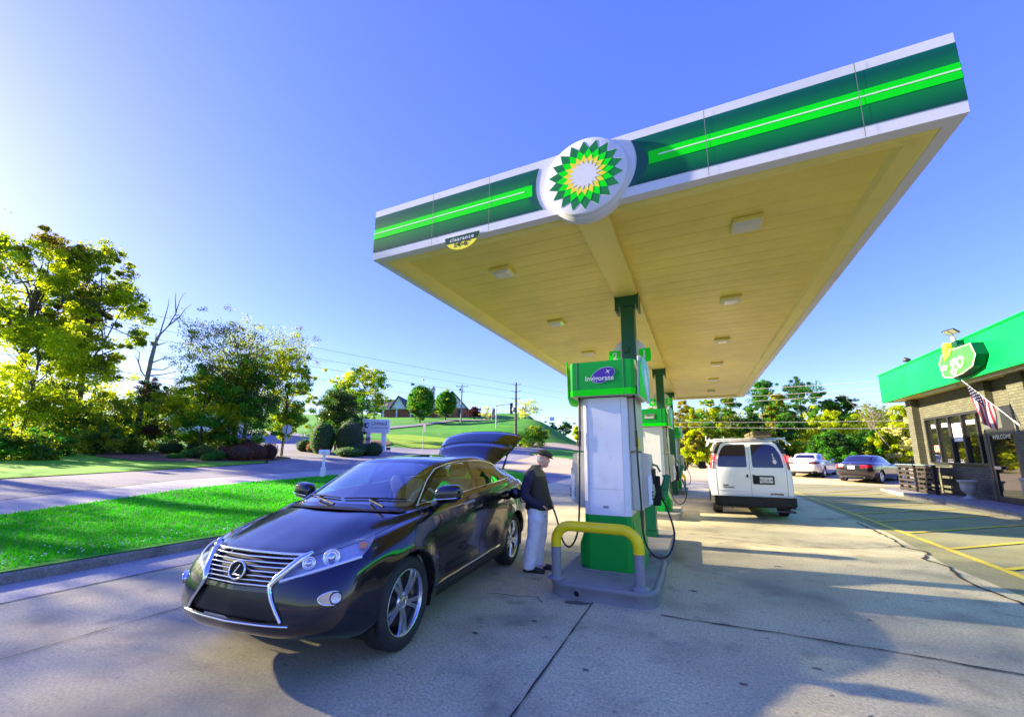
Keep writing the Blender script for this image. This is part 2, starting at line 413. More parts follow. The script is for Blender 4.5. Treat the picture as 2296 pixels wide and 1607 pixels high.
NEAR = [(-9.6,-25),(-11.2,-8),(-12.7,0),(-13.56,3.6),(-14.1,4.9),(-15.7,8),(-16.5,10.8),(-17.4,15.5),(-17.8,19.5),(-17.6,23.5),(-16.6,26.6),(-14.6,28.2)]
FAR = [(-17.5,-25),(-18.8,-8),(-20.2,2),(-21.1,5.4),(-22.6,9.6),(-24.3,14.4),(-25.7,17.8),(-27.4,20.4),(-29.6,22.3),(-33,23.2)]
road = FAR+[(-43,29.5),(-53,33),(-75,38),(-75,46),(-54,43.5),(-43.5,35.5),(-38,35.5),(-34.6,38.2),(-32.2,40.5),(-29.5,43.5),(-26,49),(-24.2,54.2),(-21,58),(-8,60),(-8,-25)]
drape('road', road, .0, M['road_asphalt'], 1.5)
drape('side_lane', [(a, b) for a, b in NEAR[:11]]+[(-20.0,24),(-20.2,19.5),(-19.8,16.4),(-18.5,9.2),(-17.3,7),(-15.8,4.1),(-14.8,0),(-13.2,-8),(-11.6,-25)], .008, M['lane_concrete'], 1.5)
drape('gutter_joint', [(-13.2,-8),(-14.8,0),(-15.8,4.1),(-17.3,7),(-18.5,9.2),(-19.8,16.4),(-20.2,19.5),(-20.0,24),(-20.06,24),(-20.27,19.5),(-19.87,16.4),(-18.58,9.2),(-17.38,7),(-15.88,4.1),(-14.88,0),(-13.28,-8)], .012, M['crack'], 3)
# far pavement beyond the islands
drape("far_pavement", [(-8,29),(-14.2,29.4),(-15.8,34),(-17.2,42),(-17.6,45.4),(-11.9,42.8),(-11.0,47),(-8,50)], .016, M["far_concrete"], 1.5)
TIP = [(-8.0,-25),(-8.0,19.8),(-8.35,22.2),(-9.2,24.2),(-10.6,26.0),(-12.4,27.6),(-14.6,28.2)]
def isl_h(x, y):
    return hgt(x, y)+.15*max(0., 1-max(0, (-8-x))/4.5) if y < 20 else hgt(x, y)+.15*max(0, 1-max(0, -8-x)/7)
drape('grass_verge', TIP+list(reversed(NEAR[:-1])), .012, M['turf'], .75, isl_h)
drape('grass_patch', [(-18.9,46.6),(-17.4,45.8),(-11.9,43.2),(-9,47),(-10,56),(-15.6,58),(-19.0,54)], .10, M['field'], 1.5)
drape('concrete_lot', [(-8,-25),(3.55,-25),(3.55,5),(3.45,9),(3.75,12),(3.75,60),(-8,60)], .0, M['lot_concrete'], 1.5)
drape('asphalt_lot', [(3.55,-25),(60,-25),(60,60),(3.75,60),(3.75,12),(3.45,9),(3.55,5)], .0, M['lot_asphalt'], 1.5)
drape('sunny_apron', [(-7.9,27.4),(60,27.4),(60,47),(-7.9,47)], .006, M['far_concrete'], 1.5)
# kerb round the verge
def sweep_kerb(name, line, w=.16, h=.15, mat=None, z_of=hgt):
    P = [Vector((x, y, 0)) for x, y in line]; S = [catmull(P, k/6) for k in range((len(P)-1)*6+1)]; mb = MB()
    prof = [(0, -.05), (0.0, h-.035), (.012, h-.01), (.035, h), (w, h), (w+.01, h-.06), (w+.01, -.05)]
    vs = []
    for i, p in enumerate(S):
        t = (S[min(i+1, len(S)-1)]-S[max(i-1, 0)]); t.z = 0; t.normalize(); nn = Vector((-t.y, t.x, 0))
        for a, b in prof: q = p+nn*(a-.02); vs.append((q.x, q.y, z_of(p.x, p.y)+b))
    n = len(prof); mb.add(vs, [(i*n+k, i*n+k+1, (i+1)*n+k+1, (i+1)*n+k) for i in range(len(S)-1) for k in range(n-1)], smooth=False)
    return struct(mb.build(name, mat))
M['kerb'] = ground_mat('kerb', (.30, .29, .26), (.20, .20, .18), 2.5, .9, [(3, .55, .7, (.10, .10, .09), .6)], 40, .6)
sweep_kerb('kerb', [(-8,-25),(-8,-10),(-8,0),(-8,4),(-8,8),(-8,14),(-8.0,19.8),(-8.35,22.2),(-9.2,24.2),(-10.6,26.0),(-12.4,27.6),(-14.6,28.2)], mat=M['kerb'])
sweep_kerb('kerb', [(-25.7,17.8),(-27.4,20.4),(-29.6,22.3),(-33,23.2),(-43,29.5)], mat=M['kerb'], h=.12)
sweep_kerb('kerb', [(-19.0,54),(-18.9,46.6),(-17.4,45.8),(-11.9,43.2),(-9,47)][::-1], mat=M['kerb'], h=.14)
drape('gutter_pan', [(-8.0,-25),(-8.0,19.6),(-7.3,19.6),(-7.05,4),(-7.05,-25)], .004, M['lane_concrete'], 2)
# joints and cracks in the slabs
def crack(name, pts, w, jit=.03, seed=1, z=.010):
    rr = random.Random(seed); mb = MB(); L_ = []
    for i in range(len(pts)-1):
        a = Vector(pts[i]); b = Vector(pts[i+1]); n = max(1, int((b-a).length/.12))
        for k in range(n): L_.append(a.lerp(b, k/n)+Vector((rr.uniform(-jit, jit), rr.uniform(-jit, jit))))
    L_.append(Vector(pts[-1])); vs = []
    for i, p in enumerate(L_):
        t = (L_[min(i+1, len(L_)-1)]-L_[max(i-1, 0)]).normalized(); q = Vector((-t.y, t.x))*w*rr.uniform(.25, .75)
        for s in (1, -1): vs.append((p.x+q.x*s, p.y+q.y*s, hgt(p.x, p.y)+z))
    mb.add(vs, [(2*i, 2*i+1, 2*i+3, 2*i+2) for i in range(len(L_)-1)]); return struct(mb.build(name, M['crack']))
crack('slab_joint', [(-1.19,.5),(-1.19,4.86)], .012, .002, 1)
crack('slab_joint', [(-5.2,.3),(-5.1,8),(-5.1,20)], .013, .006, 2)
crack('slab_joint', [(-.45,4.8),(.8,4.83),(1.6,4.80),(3.5,4.7)], .018, .012, 3)
crack('slab_joint', [(-7.05,-2),(-7.05,4),(-7.3,19.6)], .014, .004, 4)
crack('slab_joint', [(-5.1,9.6),(-1.8,9.6)], .012, .004, 5)
crack('slab_joint', [(-.4,9.9),(3.6,9.9)], .012, .004, 15)
crack('pavement_crack', [(3.62,13.5),(3.5,10.9),(3.38,10.2),(3.6,9.9),(3.3,9.2),(3.38,8.7),(3.2,7.9),(3.3,6.8),(3.25,5.6)], .035, .025, 6)
crack('pavement_crack', [(.1,9.6),(1.5,9.3),(2.6,9.7),(3.5,10.4)], .016, .03, 7)
crack('pavement_crack', [(.6,12.4),(1.6,11.9),(2.6,12.2)], .02, .04, 8)
crack('pavement_crack', [(-2.4,4.6),(-1.8,4.75),(-1.7,4.6)], .012, .02, 9)
for k, (x, y, a, b, rt) in enumerate([(-1.35,4.78,.26,.10,.2),(-2.9,2.35,.16,.07,.6),(-2.4,2.5,.10,.05,.3),(-2.62,2.22,.12,.05,.9),(.2,3.7,.05,.03,0),(.75,4.2,.06,.03,0),(.9,3.6,.07,.03,1),(1.5,5.6,.05,.03,0),(-.9,3.4,.05,.03,0),(-1.6,4.1,.05,.03,0),(-.35,2.9,.045,.03,0),(-.15,5.8,.09,.04,0),(1.0,7.6,.10,.05,.5),(1.15,8.7,.12,.05,0),(.3,9.1,.08,.04,0),(-2.0,3.6,.06,.03,0),(-3.3,1.9,.1,.04,.4)]):
    rr = random.Random(k); n = 16
    a *= .62; b *= .62
    if k in (1, 2, 3, 16): continue
    sp = MB(); sp.add([(x+math.cos(rt)*a*math.cos(q)*u-math.sin(rt)*b*math.sin(q)*u, y+math.sin(rt)*a*math.cos(q)*u+math.cos(rt)*b*math.sin(q)*u, .006) for q, u in [(2*PI*i/n, rr.uniform(.7, 1.1)) for i in range(n)]], [list(range(n))])
    struct(sp.build('oil_stain', M['stain']))
# painted lines
ln = MB()
def strip(mb, a, b, w, z=.009):
    a = Vector(a); b = Vector(b); n = max(1, int((b-a).length/1.5)); t = (b-a).normalized(); q = Vector((-t.y, t.x))*w/2
    for k in range(n):
        p0 = a.lerp(b, k/n); p1 = a.lerp(b, (k+1)/n)
        mb.add([(p.x+s*q.x, p.y+s*q.y, hgt(p.x, p.y)+z) for p, s in ((p0, -1), (p1, -1), (p1, 1), (p0, 1))], [(0, 3, 2, 1)])
strip(ln, (4.05, 3.0), (4.08, 24.5), .13)
struct(ln.build('aisle_line', M['line_yellow']))
for k, y in enumerate([5.6, 7.3, 8.9, 10.4, 12.1, 13.8, 15.4, 16.9, 18.4, 19.8, 21.3, 22.8]):
    ln = MB(); strip(ln, (4.12, y), (7.6, y+3.0), .10, .013); struct(ln.build('bay_line', M['line_yellow']))
drape('mulch_bed', [(-27.2,13.6),(-27.4,18.4),(-29.2,21.6),(-31.4,22.4),(-34.5,23.0),(-38,20),(-38,13.5),(-33,12),(-29,12.2)], .02, M['mulch'], 1.5)
drape('mulch_bed', [(-43.3,36.2),(-38,36.2),(-34.9,38.6),(-35.2,40.6),(-38,43),(-41,43.5),(-44.5,40.5)], .02, M['mulch'], 1.5)
# driveway climbing to the bank, worn track over the field
drape('hill_driveway', [(-49,46.4),(-53,47.6),(-57,56),(-56,70),(-57.3,83),(-59,90),(-50,96),(-49,93),(-55,86),(-53.5,72),(-53.6,58)], .04, M['road_asphalt'], 2)
drape('main_road', [(-27,53.5),(-24.2,54.0),(-20,57),(40,62),(40,72),(-17,69),(-21,63)], .06, M['far_concrete'], 3)
drape('sun_tinted_field', [(-24.6,54.4),(-26.3,49.4),(-29.8,43.9),(-32.4,41),(-36,41.5),(-47,52.5),(-44,55),(-38,55),(-32,56),(-27,58)], .05, ground_mat('sun_tinted_grass', (.16, .33, .006), (.26, .42, .008), .3, .95, None, 5, .9, streak=(.15, 1.6, 1)), 1.5)  # mown streaks; the yellower colour stands in for sun on the lower field
drape('roadside_lawn', [(-21.3,5.4),(-22.8,9.6),(-24.5,14.4),(-25.9,17.8),(-27.3,19.6),(-27.3,13.2),(-29,12),(-33,11.8),(-42,12),(-42,2),(-36,-4),(-20.4,0)], .015, ground_mat('sun_tinted_lawn', (.06, .32, .008), (.14, .40, .010), .5, .95, None, 20, .6), 1.5)  # grass colour brightened here to make up for sun the trees block
# standing grass on the verge
def in_verge(x, y): return in_poly((x, y), VERGE)
VERGE = TIP+list(reversed(NEAR[:-1]))
rr = random.Random(5)
M['blade'] = leafmat('blade', (.008, .30, .002), (.06, .42, .004), .35, .6, .8)
gb = MB(); vs = []; fs = []
cnt = 0
while cnt < 46000:
    y = rr.uniform(.9, 26); x = rr.uniform(-17.5, -8.15)
    d = math.hypot(x, y)
    if rr.random() > (9.5/d)**2 or not in_verge(x, y): continue
    cnt += 1
    z = isl_h(x, y)+.008; h = rr.uniform(.03, .062)*(1.15 if d < 12 else 1.3); w_ = rr.uniform(.006, .011)*(d/9); a = rr.uniform(0, 2*PI); l = rr.uniform(-.03, .03); m_ = rr.uniform(-.03, .03)
    o = len(vs); vs += [(x-w_*math.cos(a), y-w_*math.sin(a), z), (x+w_*math.cos(a), y+w_*math.sin(a), z), (x+l, y+m_, z+h)]; fs.append((o, o+1, o+2))
gb.add(vs, fs); o = gb.build('grass', M['blade']); tag(o, 'short green turf on the verge between the lot and the side road', 'grass'); o['kind'] = 'stuff'
cf = MB()
for k in range(120):
    y = rr.uniform(1.2, 5.6); x = -8.25-abs(rr.gauss(0, .35)); 
    if not in_verge(x, y): continue
    cf.ball((x, y, isl_h(x, y)+.06), (.011, .011, .008), 5, 3)
o = cf.build('clover', M['white_paint']); tag(o, 'tiny white clover flowers along the kerb edge of the verge', 'flowers'); o['kind'] = 'stuff'

# ------------------------------------------------------------------ fuel canopy
X0, X1, Y0, Y1, ZB, ZT = -4.12, 2.20, 4.11, 21.75, 4.42, 5.19
GREEN_D = (.000, .115, .035); GREEN_M = (.000, .20, .045); GREEN_L = (.010, .58, .010)
M['green_dark'] = pbr('green_dark', (.0, .15, .035), .4, var=.12, vscale=1.2, spec=.2)
M['green_mid'] = pbr('green_mid', (.0, .34, .04), .4, var=.05, vscale=2, spec=.25)
M['green_bright'] = pbr('green_bright', (.0, .74, .0), .4, spec=.2)
M['yellow_sign'] = pbr('yellow_sign', (.82, .72, .02), .4)
M['fascia_white'] = pbr('fascia_white', (.60, .61, .66), .4, dirt=(.44, .44, .43), dscale=1.2, dlo=.55, dhi=.85)
M['soffit'] = pbr('soffit', (.76, .61, .10), .40, dirt=(.62, .49, .075), dscale=.9, dlo=.40, dhi=.75)
M['beam_paint'] = pbr('beam_paint', (.74, .63, .15), .45, dirt=(.60, .50, .12), dscale=2., dlo=.5, dhi=.8)
M['pale_line'] = pbr('pale_line', (.55, .80, .50), .4)
M['seam'] = pbr('seam', (.16, .19, .18), .6)
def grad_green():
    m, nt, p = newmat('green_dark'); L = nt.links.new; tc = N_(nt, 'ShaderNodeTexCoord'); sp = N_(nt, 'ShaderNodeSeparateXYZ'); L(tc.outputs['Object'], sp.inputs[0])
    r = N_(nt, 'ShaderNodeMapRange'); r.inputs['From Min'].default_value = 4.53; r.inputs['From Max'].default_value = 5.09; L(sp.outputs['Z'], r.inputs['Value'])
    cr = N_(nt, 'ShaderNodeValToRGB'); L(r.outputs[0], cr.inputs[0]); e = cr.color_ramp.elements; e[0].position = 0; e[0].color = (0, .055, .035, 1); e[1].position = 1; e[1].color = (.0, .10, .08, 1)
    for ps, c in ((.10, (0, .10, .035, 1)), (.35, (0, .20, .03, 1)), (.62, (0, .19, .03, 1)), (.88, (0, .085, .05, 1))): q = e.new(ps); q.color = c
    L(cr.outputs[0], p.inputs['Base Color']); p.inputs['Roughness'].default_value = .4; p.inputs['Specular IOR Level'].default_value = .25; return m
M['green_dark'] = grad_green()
can = thing('fuel_canopy', 'long flat green and white canopy on green columns over the fuel pumps', 'canopy', (0, 0, 0))
H = ZT-ZB
def zf(t): return ZT-H*t
fa = MB()
e = .0
fa.box((X0, Y0, ZB), (X1, Y0+.12, ZT))
fa.box((X0, Y0+.12, ZB), (X0+.12, Y1, ZT)); fa.box((X1-.12, Y0+.12, ZB), (X1, Y1, ZT)); fa.box((X0+.12, Y1-.12, ZB), (X1-.12, Y1, ZT))
fa.build('fascia', M['fascia_white'], can)
# green artwork as thin applied sheets, broken round the disc
DXC, DZC, DR = -.955, 4.765, .475
yf = Y0-.004
def sheet(mb, poly, y, M_=None):     # poly in (x, z), facing -Y
    mb.add([(x, y, z) for x, z in poly], [list(range(len(poly)))[::1]])
def arc_side(sgn, r, z0, z1, n=14, bulge=1.0):
    out = []
    for k in range(n+1):
        z = lerp(z0, z1, k/n); dz = z-DZC-.09; out.append((DXC+sgn*math.sqrt(max(r*r-dz*dz, .01)), z))
    return out
zd0, zd1 = zf(.13), zf(.855)
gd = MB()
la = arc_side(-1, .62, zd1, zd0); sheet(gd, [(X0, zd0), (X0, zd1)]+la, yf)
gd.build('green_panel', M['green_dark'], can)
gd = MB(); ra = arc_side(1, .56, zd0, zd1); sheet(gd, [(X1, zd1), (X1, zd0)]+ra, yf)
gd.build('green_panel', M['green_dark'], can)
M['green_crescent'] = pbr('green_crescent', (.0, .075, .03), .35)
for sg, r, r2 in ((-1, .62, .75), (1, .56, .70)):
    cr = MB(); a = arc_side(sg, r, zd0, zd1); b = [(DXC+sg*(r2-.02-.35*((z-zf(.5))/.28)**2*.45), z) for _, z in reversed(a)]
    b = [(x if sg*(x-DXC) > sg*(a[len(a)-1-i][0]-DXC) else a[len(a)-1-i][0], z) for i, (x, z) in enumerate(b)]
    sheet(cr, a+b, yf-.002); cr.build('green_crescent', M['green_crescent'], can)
for (xa, xb) in ((X0, -1.62), (-.27, X1)):
    g2 = MB(); sheet(g2, [(xa, zf(.59)), (xb, zf(.59)), (xb, zf(.39)), (xa, zf(.39))], yf-.003); g2.build('bright_band', M['green_bright'], can)
    g3 = MB(); sheet(g3, [(xa, zf(.487)), (xb+(-.10 if xb < 0 else 0), zf(.487)), (xb+(-.10 if xb < 0 else 0), zf(.466)), (xa+(.1 if xa > -1 else 0)*0, zf(.466))] if xb < 0 else [(xa+.10, zf(.487)), (xb, zf(.487)), (xb, zf(.466)), (xa+.10, zf(.466))], yf-.005); g3.build('pale_stripe', M['pale_line'], can)
for x in (-3.08, -2.21, .29, 1.53):
    s_ = MB(); s_.quad((x-.003, Y0-.0115, ZB), (x+.003, Y0-.0115, ZB), (x+.003, Y0-.0115, ZT), (x-.003, Y0-.0115, ZT)); s_.build('panel_seam', M['seam'], can)
# side fascias carry the same stripes
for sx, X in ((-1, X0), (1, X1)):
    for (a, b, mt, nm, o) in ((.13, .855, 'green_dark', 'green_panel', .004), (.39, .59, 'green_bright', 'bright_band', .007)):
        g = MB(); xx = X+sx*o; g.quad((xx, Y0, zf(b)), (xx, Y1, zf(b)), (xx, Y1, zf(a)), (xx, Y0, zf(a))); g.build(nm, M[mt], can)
# round emblem box
dk = MB(); Q = plate((DXC, Y0, DZC), (1, 0, 0), (0, 0, 1))
dk.lathe([(DR+.018, -.10), (DR+.018, .03), (DR, .034), (DR, .055), (DR-.006, .072), (DR-.02, .080), (.001, .080)], 64, Q)
dk.build('emblem_box', M['fascia_white'], can)
def star(n, r0, r1, rot): return [((r0 if k % 2 == 0 else r1)*math.sin(rot+PI*k/n), (r0 if k % 2 == 0 else r1)*math.cos(rot+PI*k/n)) for k in range(2*n)]
hl = MB(); n = 18
def fan(poly, z, mi): hl.add([(0, 0, z)]+[(x, y, z) for x, y in poly], [(0, i+1, (i+1) % len(poly)+1) for i in range(len(poly))][::1], Q, mi)
R_ = DR*.905; dz = .0812
fan(star(n, R_*1.025, R_*.80, 0), dz, 3)
fan(star(n, R_, R_*.775, 0), dz+.002, 0)
fan(star(n, R_*.775, R_*.60, PI/n), dz+.004, 1)
fan(star(n, R_*.59, R_*.45, 0), dz+.006, 2)
fan(star(n, R_*.45, R_*.30, PI/n), dz+.008, 3)
M['helios_yellow'] = pbr('helios_yellow', (.80, .62, .02), .4)
M['helios_dark'] = pbr('helios_dark', (.0, .16, .015), .4)
hl.f = [f[::-1] for f in hl.f]
hl.build('sunflower_emblem', [M['helios_dark'], M['green_bright'], M['helios_yellow'], M['fascia_white']], can)
# underside: trim, ribbed deck, centre beam
tr = MB(); ZD = 4.50
def ring(mb, d0, d1, z0, z1):
    a = [(X0+d0, Y0+d0), (X1-d0, Y0+d0), (X1-d0, Y1-d0), (X0+d0, Y1-d0)]; b = [(X0+d1, Y0+d1), (X1-d1, Y0+d1), (X1-d1, Y1-d1), (X0+d1, Y1-d1)]
    for i in range(4):
        j = (i+1) % 4; mb.quad((*a[i], z0), (*b[i], z1), (*b[j], z1), (*a[j], z0))
ring(tr, .12, .15, ZB+.004, ZB-.012); ring(tr, .15, .30, ZB-.012, ZB+.03); ring(tr, .30, .36, ZB+.03, ZD+.01)
tr.build('soffit_trim', M['beam_paint'], can)
dk = MB(); y = Y0+.3; vs = []; pitch = .305
while y < Y1-.3:
    vs += [(y, ZD), (y+.006, ZD+.0045), (y+.012, ZD+.0045), (y+.020, ZD), (y+.16, ZD-.003)]; y += pitch
vs = [(a, b) for a, b in vs if a < Y1-.2]
dk.add([(x, a, b) for a, b in vs for x in (X0+.3, X1-.3)], [(2*i, 2*i+1, 2*i+3, 2*i+2) for i in range(len(vs)-1)], smooth=False)
dk.box((X0+.12, Y0+.12, ZT-.22), (X1-.12, Y1-.12, ZT-.18))
dk.build('soffit_deck', M['soffit'], can)
bm_ = MB(); bm_.box((DXC-.19, Y0+.12, ZB-.02), (DXC+.19, Y1-.13, ZD+.02), bev=.006)
for y in (9.5, 15.4): bm_.box((DXC-.192, y-.003, ZB-.0225), (DXC+.192, y+.003, ZD))
bm_.build('centre_beam', M['beam_paint'], can)
# recessed lights
M['light_lens'] = pbr('light_lens', (.62, .60, .48), .3, coat=.4)
for x in (-2.60, .74):
    for y in (5.32, 8.0, 10.87, 13.75, 16.6, 19.6):
        lt = MB(); zz = ZD-.002
        lt.box((x-.17, y-.15, zz), (x+.17, y+.15, zz-.055), bev=.012)
        a, b = .15, .105; vs = [(x-a, y-.13, zz-.056), (x+a, y-.13, zz-.056), (x+a, y+.13, zz-.056), (x-a, y+.13, zz-.056), (x-b, y-.09, zz-.085), (x+b, y-.09, zz-.085), (x+b, y+.09, zz-.085), (x-b, y+.09, zz-.085)]
        lo = lt.build('canopy_light', M['beam_paint'], can)
        l2 = MB(); l2.add(vs, [(4, 7, 6, 5), (0, 4, 5, 1), (1, 5, 6, 2), (2, 6, 7, 3), (3, 7, 4, 0)]); l2.build('lens', M['light_lens'], lo)
# clearance plate
cl = MB(); Q = plate((-2.60, Y0-.012, ZB+.035), (1, 0, 0), (0, 0, 1)); 
half = [(.26*math.cos(a), .20*math.sin(a)) for a in [PI+PI*k/20 for k in range(21)]]
cl.prism(half, -.006, .004, Q, mi=0)
gtop = [(.26*math.cos(a), .20*math.sin(a)) for a in [PI+PI*k/20 for k in range(4)]]+[(.26*math.cos(a), .20*math.sin(a)) for a in [PI+PI*k/20 for k in range(17, 21)]]
cl.prism(gtop, .004, .006, Q, mi=1)
add_text(cl, 'clearance', Q @ Tm(0, -.048, .007), mi=2, size=.075, bold=.002, spacing=1.25)
add_text(cl, "14'-6\"", Q @ Tm(0, -.125, .0065), mi=3, size=.105, bold=.004)
cl.build('clearance_plate', [M['yellow_sign'], M['green_dark'], M['fascia_white'], M['black_plastic']], can)
# columns with the pump numbers
M['column_paint'] = pbr('column_paint', (.0, .075, .03), .35, var=.12, vscale=3)
for y, nums in ((7.02, '21'), (13.6, '65'), (19.0, None)):
    co = MB()
    co.box((DXC-.115, y-.115, 0.0), (DXC+.115, y+.115, ZB-.20), bev=.006)
    co.box((DXC-.175, y-.14, ZB-.20), (DXC+.175, y+.14, ZB-.022), bev=.004)
    for sx in (-1, 1): co.box((DXC+sx*.165, y-.16, ZB-.28), (DXC+sx*.20, y+.16, ZB+.02))
    co.lathe([(.055, .0), (.055, .03), (.04, .035), (.035, .02), (.001, .02)], 18, plate((DXC-.02, y-.115, 3.42), (1, 0, 0), (0, 0, 1)))
    cobj = co.build('column', M['column_paint'], can)
    if nums:
        sg_ = MB(); Q = plate((DXC, y-.02, 3.33), (1, 0, 0), (0, 0, 1))
        sg_.prism([(.30*math.cos(a), .32*math.sin(a)) for a in [2*PI*k/36 for k in range(36)]], -.02, .02, Q, mi=0)
        for sx, ch in ((-1, nums[0]), (1, nums[1])):
            pts = [(sx*.155, -.10), (sx*.155, .12)]+[(sx*(.335+.02*math.cos(a)), .12*math.sin(a)+.01) for a in [PI/2-PI*k/10 for k in range(11)]]
            sg_.prism(pts, .021, .026, Q, mi=1)
            add_text(sg_, ch, Q @ Tm(sx*.245, .012, .028), mi=2, size=.19, bold=.006)
        sg_.build('number_disc', [M['fascia_white'], M['green_bright'], M['fascia_white']], cobj)

# ------------------------------------------------------------------ pump islands, dispensers, guards
M['concrete'] = pbr('concrete', (.30, .29, .26), .85, var=.18, vscale=2.5, bump=.25, bscale=40, dirt=(.14, .13, .12), dscale=1.3, dlo=.52, dhi=.8)
M['island_paint'] = pbr('island_paint', (.22, .225, .22), .55, var=.08, vscale=4, bump=.08, bscale=40, dirt=(.12, .12, .12), dscale=3, dlo=.6, dhi=.85)
M['guard_grey'] = pbr('guard_grey', (.24, .25, .255), .55, var=.15, vscale=50, bump=.1, bscale=90)
M['guard_yellow'] = pbr('guard_yellow', (.95, .70, .0), .38, var=.06, vscale=5)
M['pump_white'] = pbr('pump_white', (.80, .81, .86), .35, dirt=(.60, .60, .58), dscale=3, dlo=.52, dhi=.8)
M['pump_cream'] = pbr('pump_cream', (.62, .60, .48), .45)
M['pump_blue'] = pbr('pump_blue', (.20, .50, .85), .35)
M['hose'] = pbr('hose', (.012, .013, .012), .45)
M['nozzle_green'] = pbr('nozzle_green', (.0, .16, .06), .4)
M['violet'] = pbr('violet', (.05, .01, .35), .4)
def rrect(x0, y0, x1, y1, r, n=6):
    out = []
    for cx, cy, a in ((x1-r, y0+r, -PI/2), (x1-r, y1-r, 0), (x0+r, y1-r, PI/2), (x0+r, y0+r, PI)):
        for k in range(n+1): out.append((cx+r*math.cos(a+PI/2*k/n), cy+r*math.sin(a+PI/2*k/n)))
    return out
def island(y0, y1, x0, x1, r, label, rim=True):
    t = thing('pump_island', label, 'pump island', ((x0+x1)/2, (y0+y1)/2, 0), 0, 'pump islands under the canopy')
    hx, hy = (x1-x0)/2, (y1-y0)/2
    c = MB(); c.prism(rrect(-hx+.03, -hy+.03, hx-.03, hy-.03, r), 0, .165); c.build('concrete_top', M['concrete'], t)
    s_ = MB()
    prof = [(0, 0), (-.004, .02), (0, .11), (.012, .125), (.012, .155), (0, .172), (-.03, .176), (-.05, .168)]
    pts = [rrect(-hx-o, -hy-o, hx+o, hy+o, r+o, 6) for o, z in prof]; n = len(pts[0])
    vs = [(x, y, prof[i][1]) for i in range(len(prof)) for x, y in pts[i]]
    fs = [(i*n+k, i*n+(k+1) % n, (i+1)*n+(k+1) % n, (i+1)*n+k) for i in range(len(prof)-1) for k in range(n)]
    s_.add(vs, fs, smooth=True); so_ = s_.build('steel_rim', M['island_paint'], t)
    return t
isl = [island(4.88, 6.62, -1.74, -.50, .22, 'nearest grey pump island with the drain pipe end and curved yellow guard on it'),
       island(6.92, 9.0, -1.40, -.50, .10, 'bare pump island carrying the green waste bin behind the first pump'),
       island(11.6, 13.6, -1.62, -.50, .12, 'pump island under the diesel pump'),
       island(19.3, 21.6, -1.62, -.50, .12, 'farthest pump island of the row under the canopy')]
pp = MB(); Q = plate((-1.38+1.12, 4.88-5.75, .07), (1, 0, 0), (0, 0, 1))
pp.lathe([(.036, -.05), (.036, .03), (.046, .03), (.048, 0)], 20, Q, mi=0); pp.lathe([(.001, .005), (.036, .005)], 20, Q, mi=1)
pp.build('drain_pipe', [M['island_paint'], M['black_plastic']], isl[0])
def hoop(cx, cy, half, label, h=.62, rad_=.058):
    t = thing('crash_guard', label, 'guard rail', (cx, cy, .17), 0, 'curved guards at the ends of the islands')
    a = MB(); r = .19
    for sx in (-1, 1): 
        a.tube([(sx*half, 0, 0), (sx*half, 0, h-r-.06)], rad_+.001, 20); 
        a.lathe([(rad_+.05, 0), (rad_+.05, .012), (rad_+.012, .02), (rad_, .03)], 20, Tm(sx*half, 0, 0))
        a.build('post', M['guard_grey'], t); a = MB()
    pts = [(-half, 0, h-r-.06)]+[(-half+r-r*math.cos(q), 0, h-r+r*math.sin(q)) for q in [PI/2*k/8 for k in range(9)]]+[(half-r+r*math.sin(q), 0, h-r+r*math.cos(q)) for q in [PI/2*k/8 for k in range(9)]]+[(half, 0, h-r-.06)]
    a.tube(pts, rad_+.004, 20); a.build('yellow_bar', M['guard_yellow'], t)
    return t
hoop(-1.175, 5.02, .495, 'yellow topped grey tube guard in front of the nearest pump')
hoop(-1.05, 21.3, .42, 'small yellow tube guard at the far end of the last pump island')

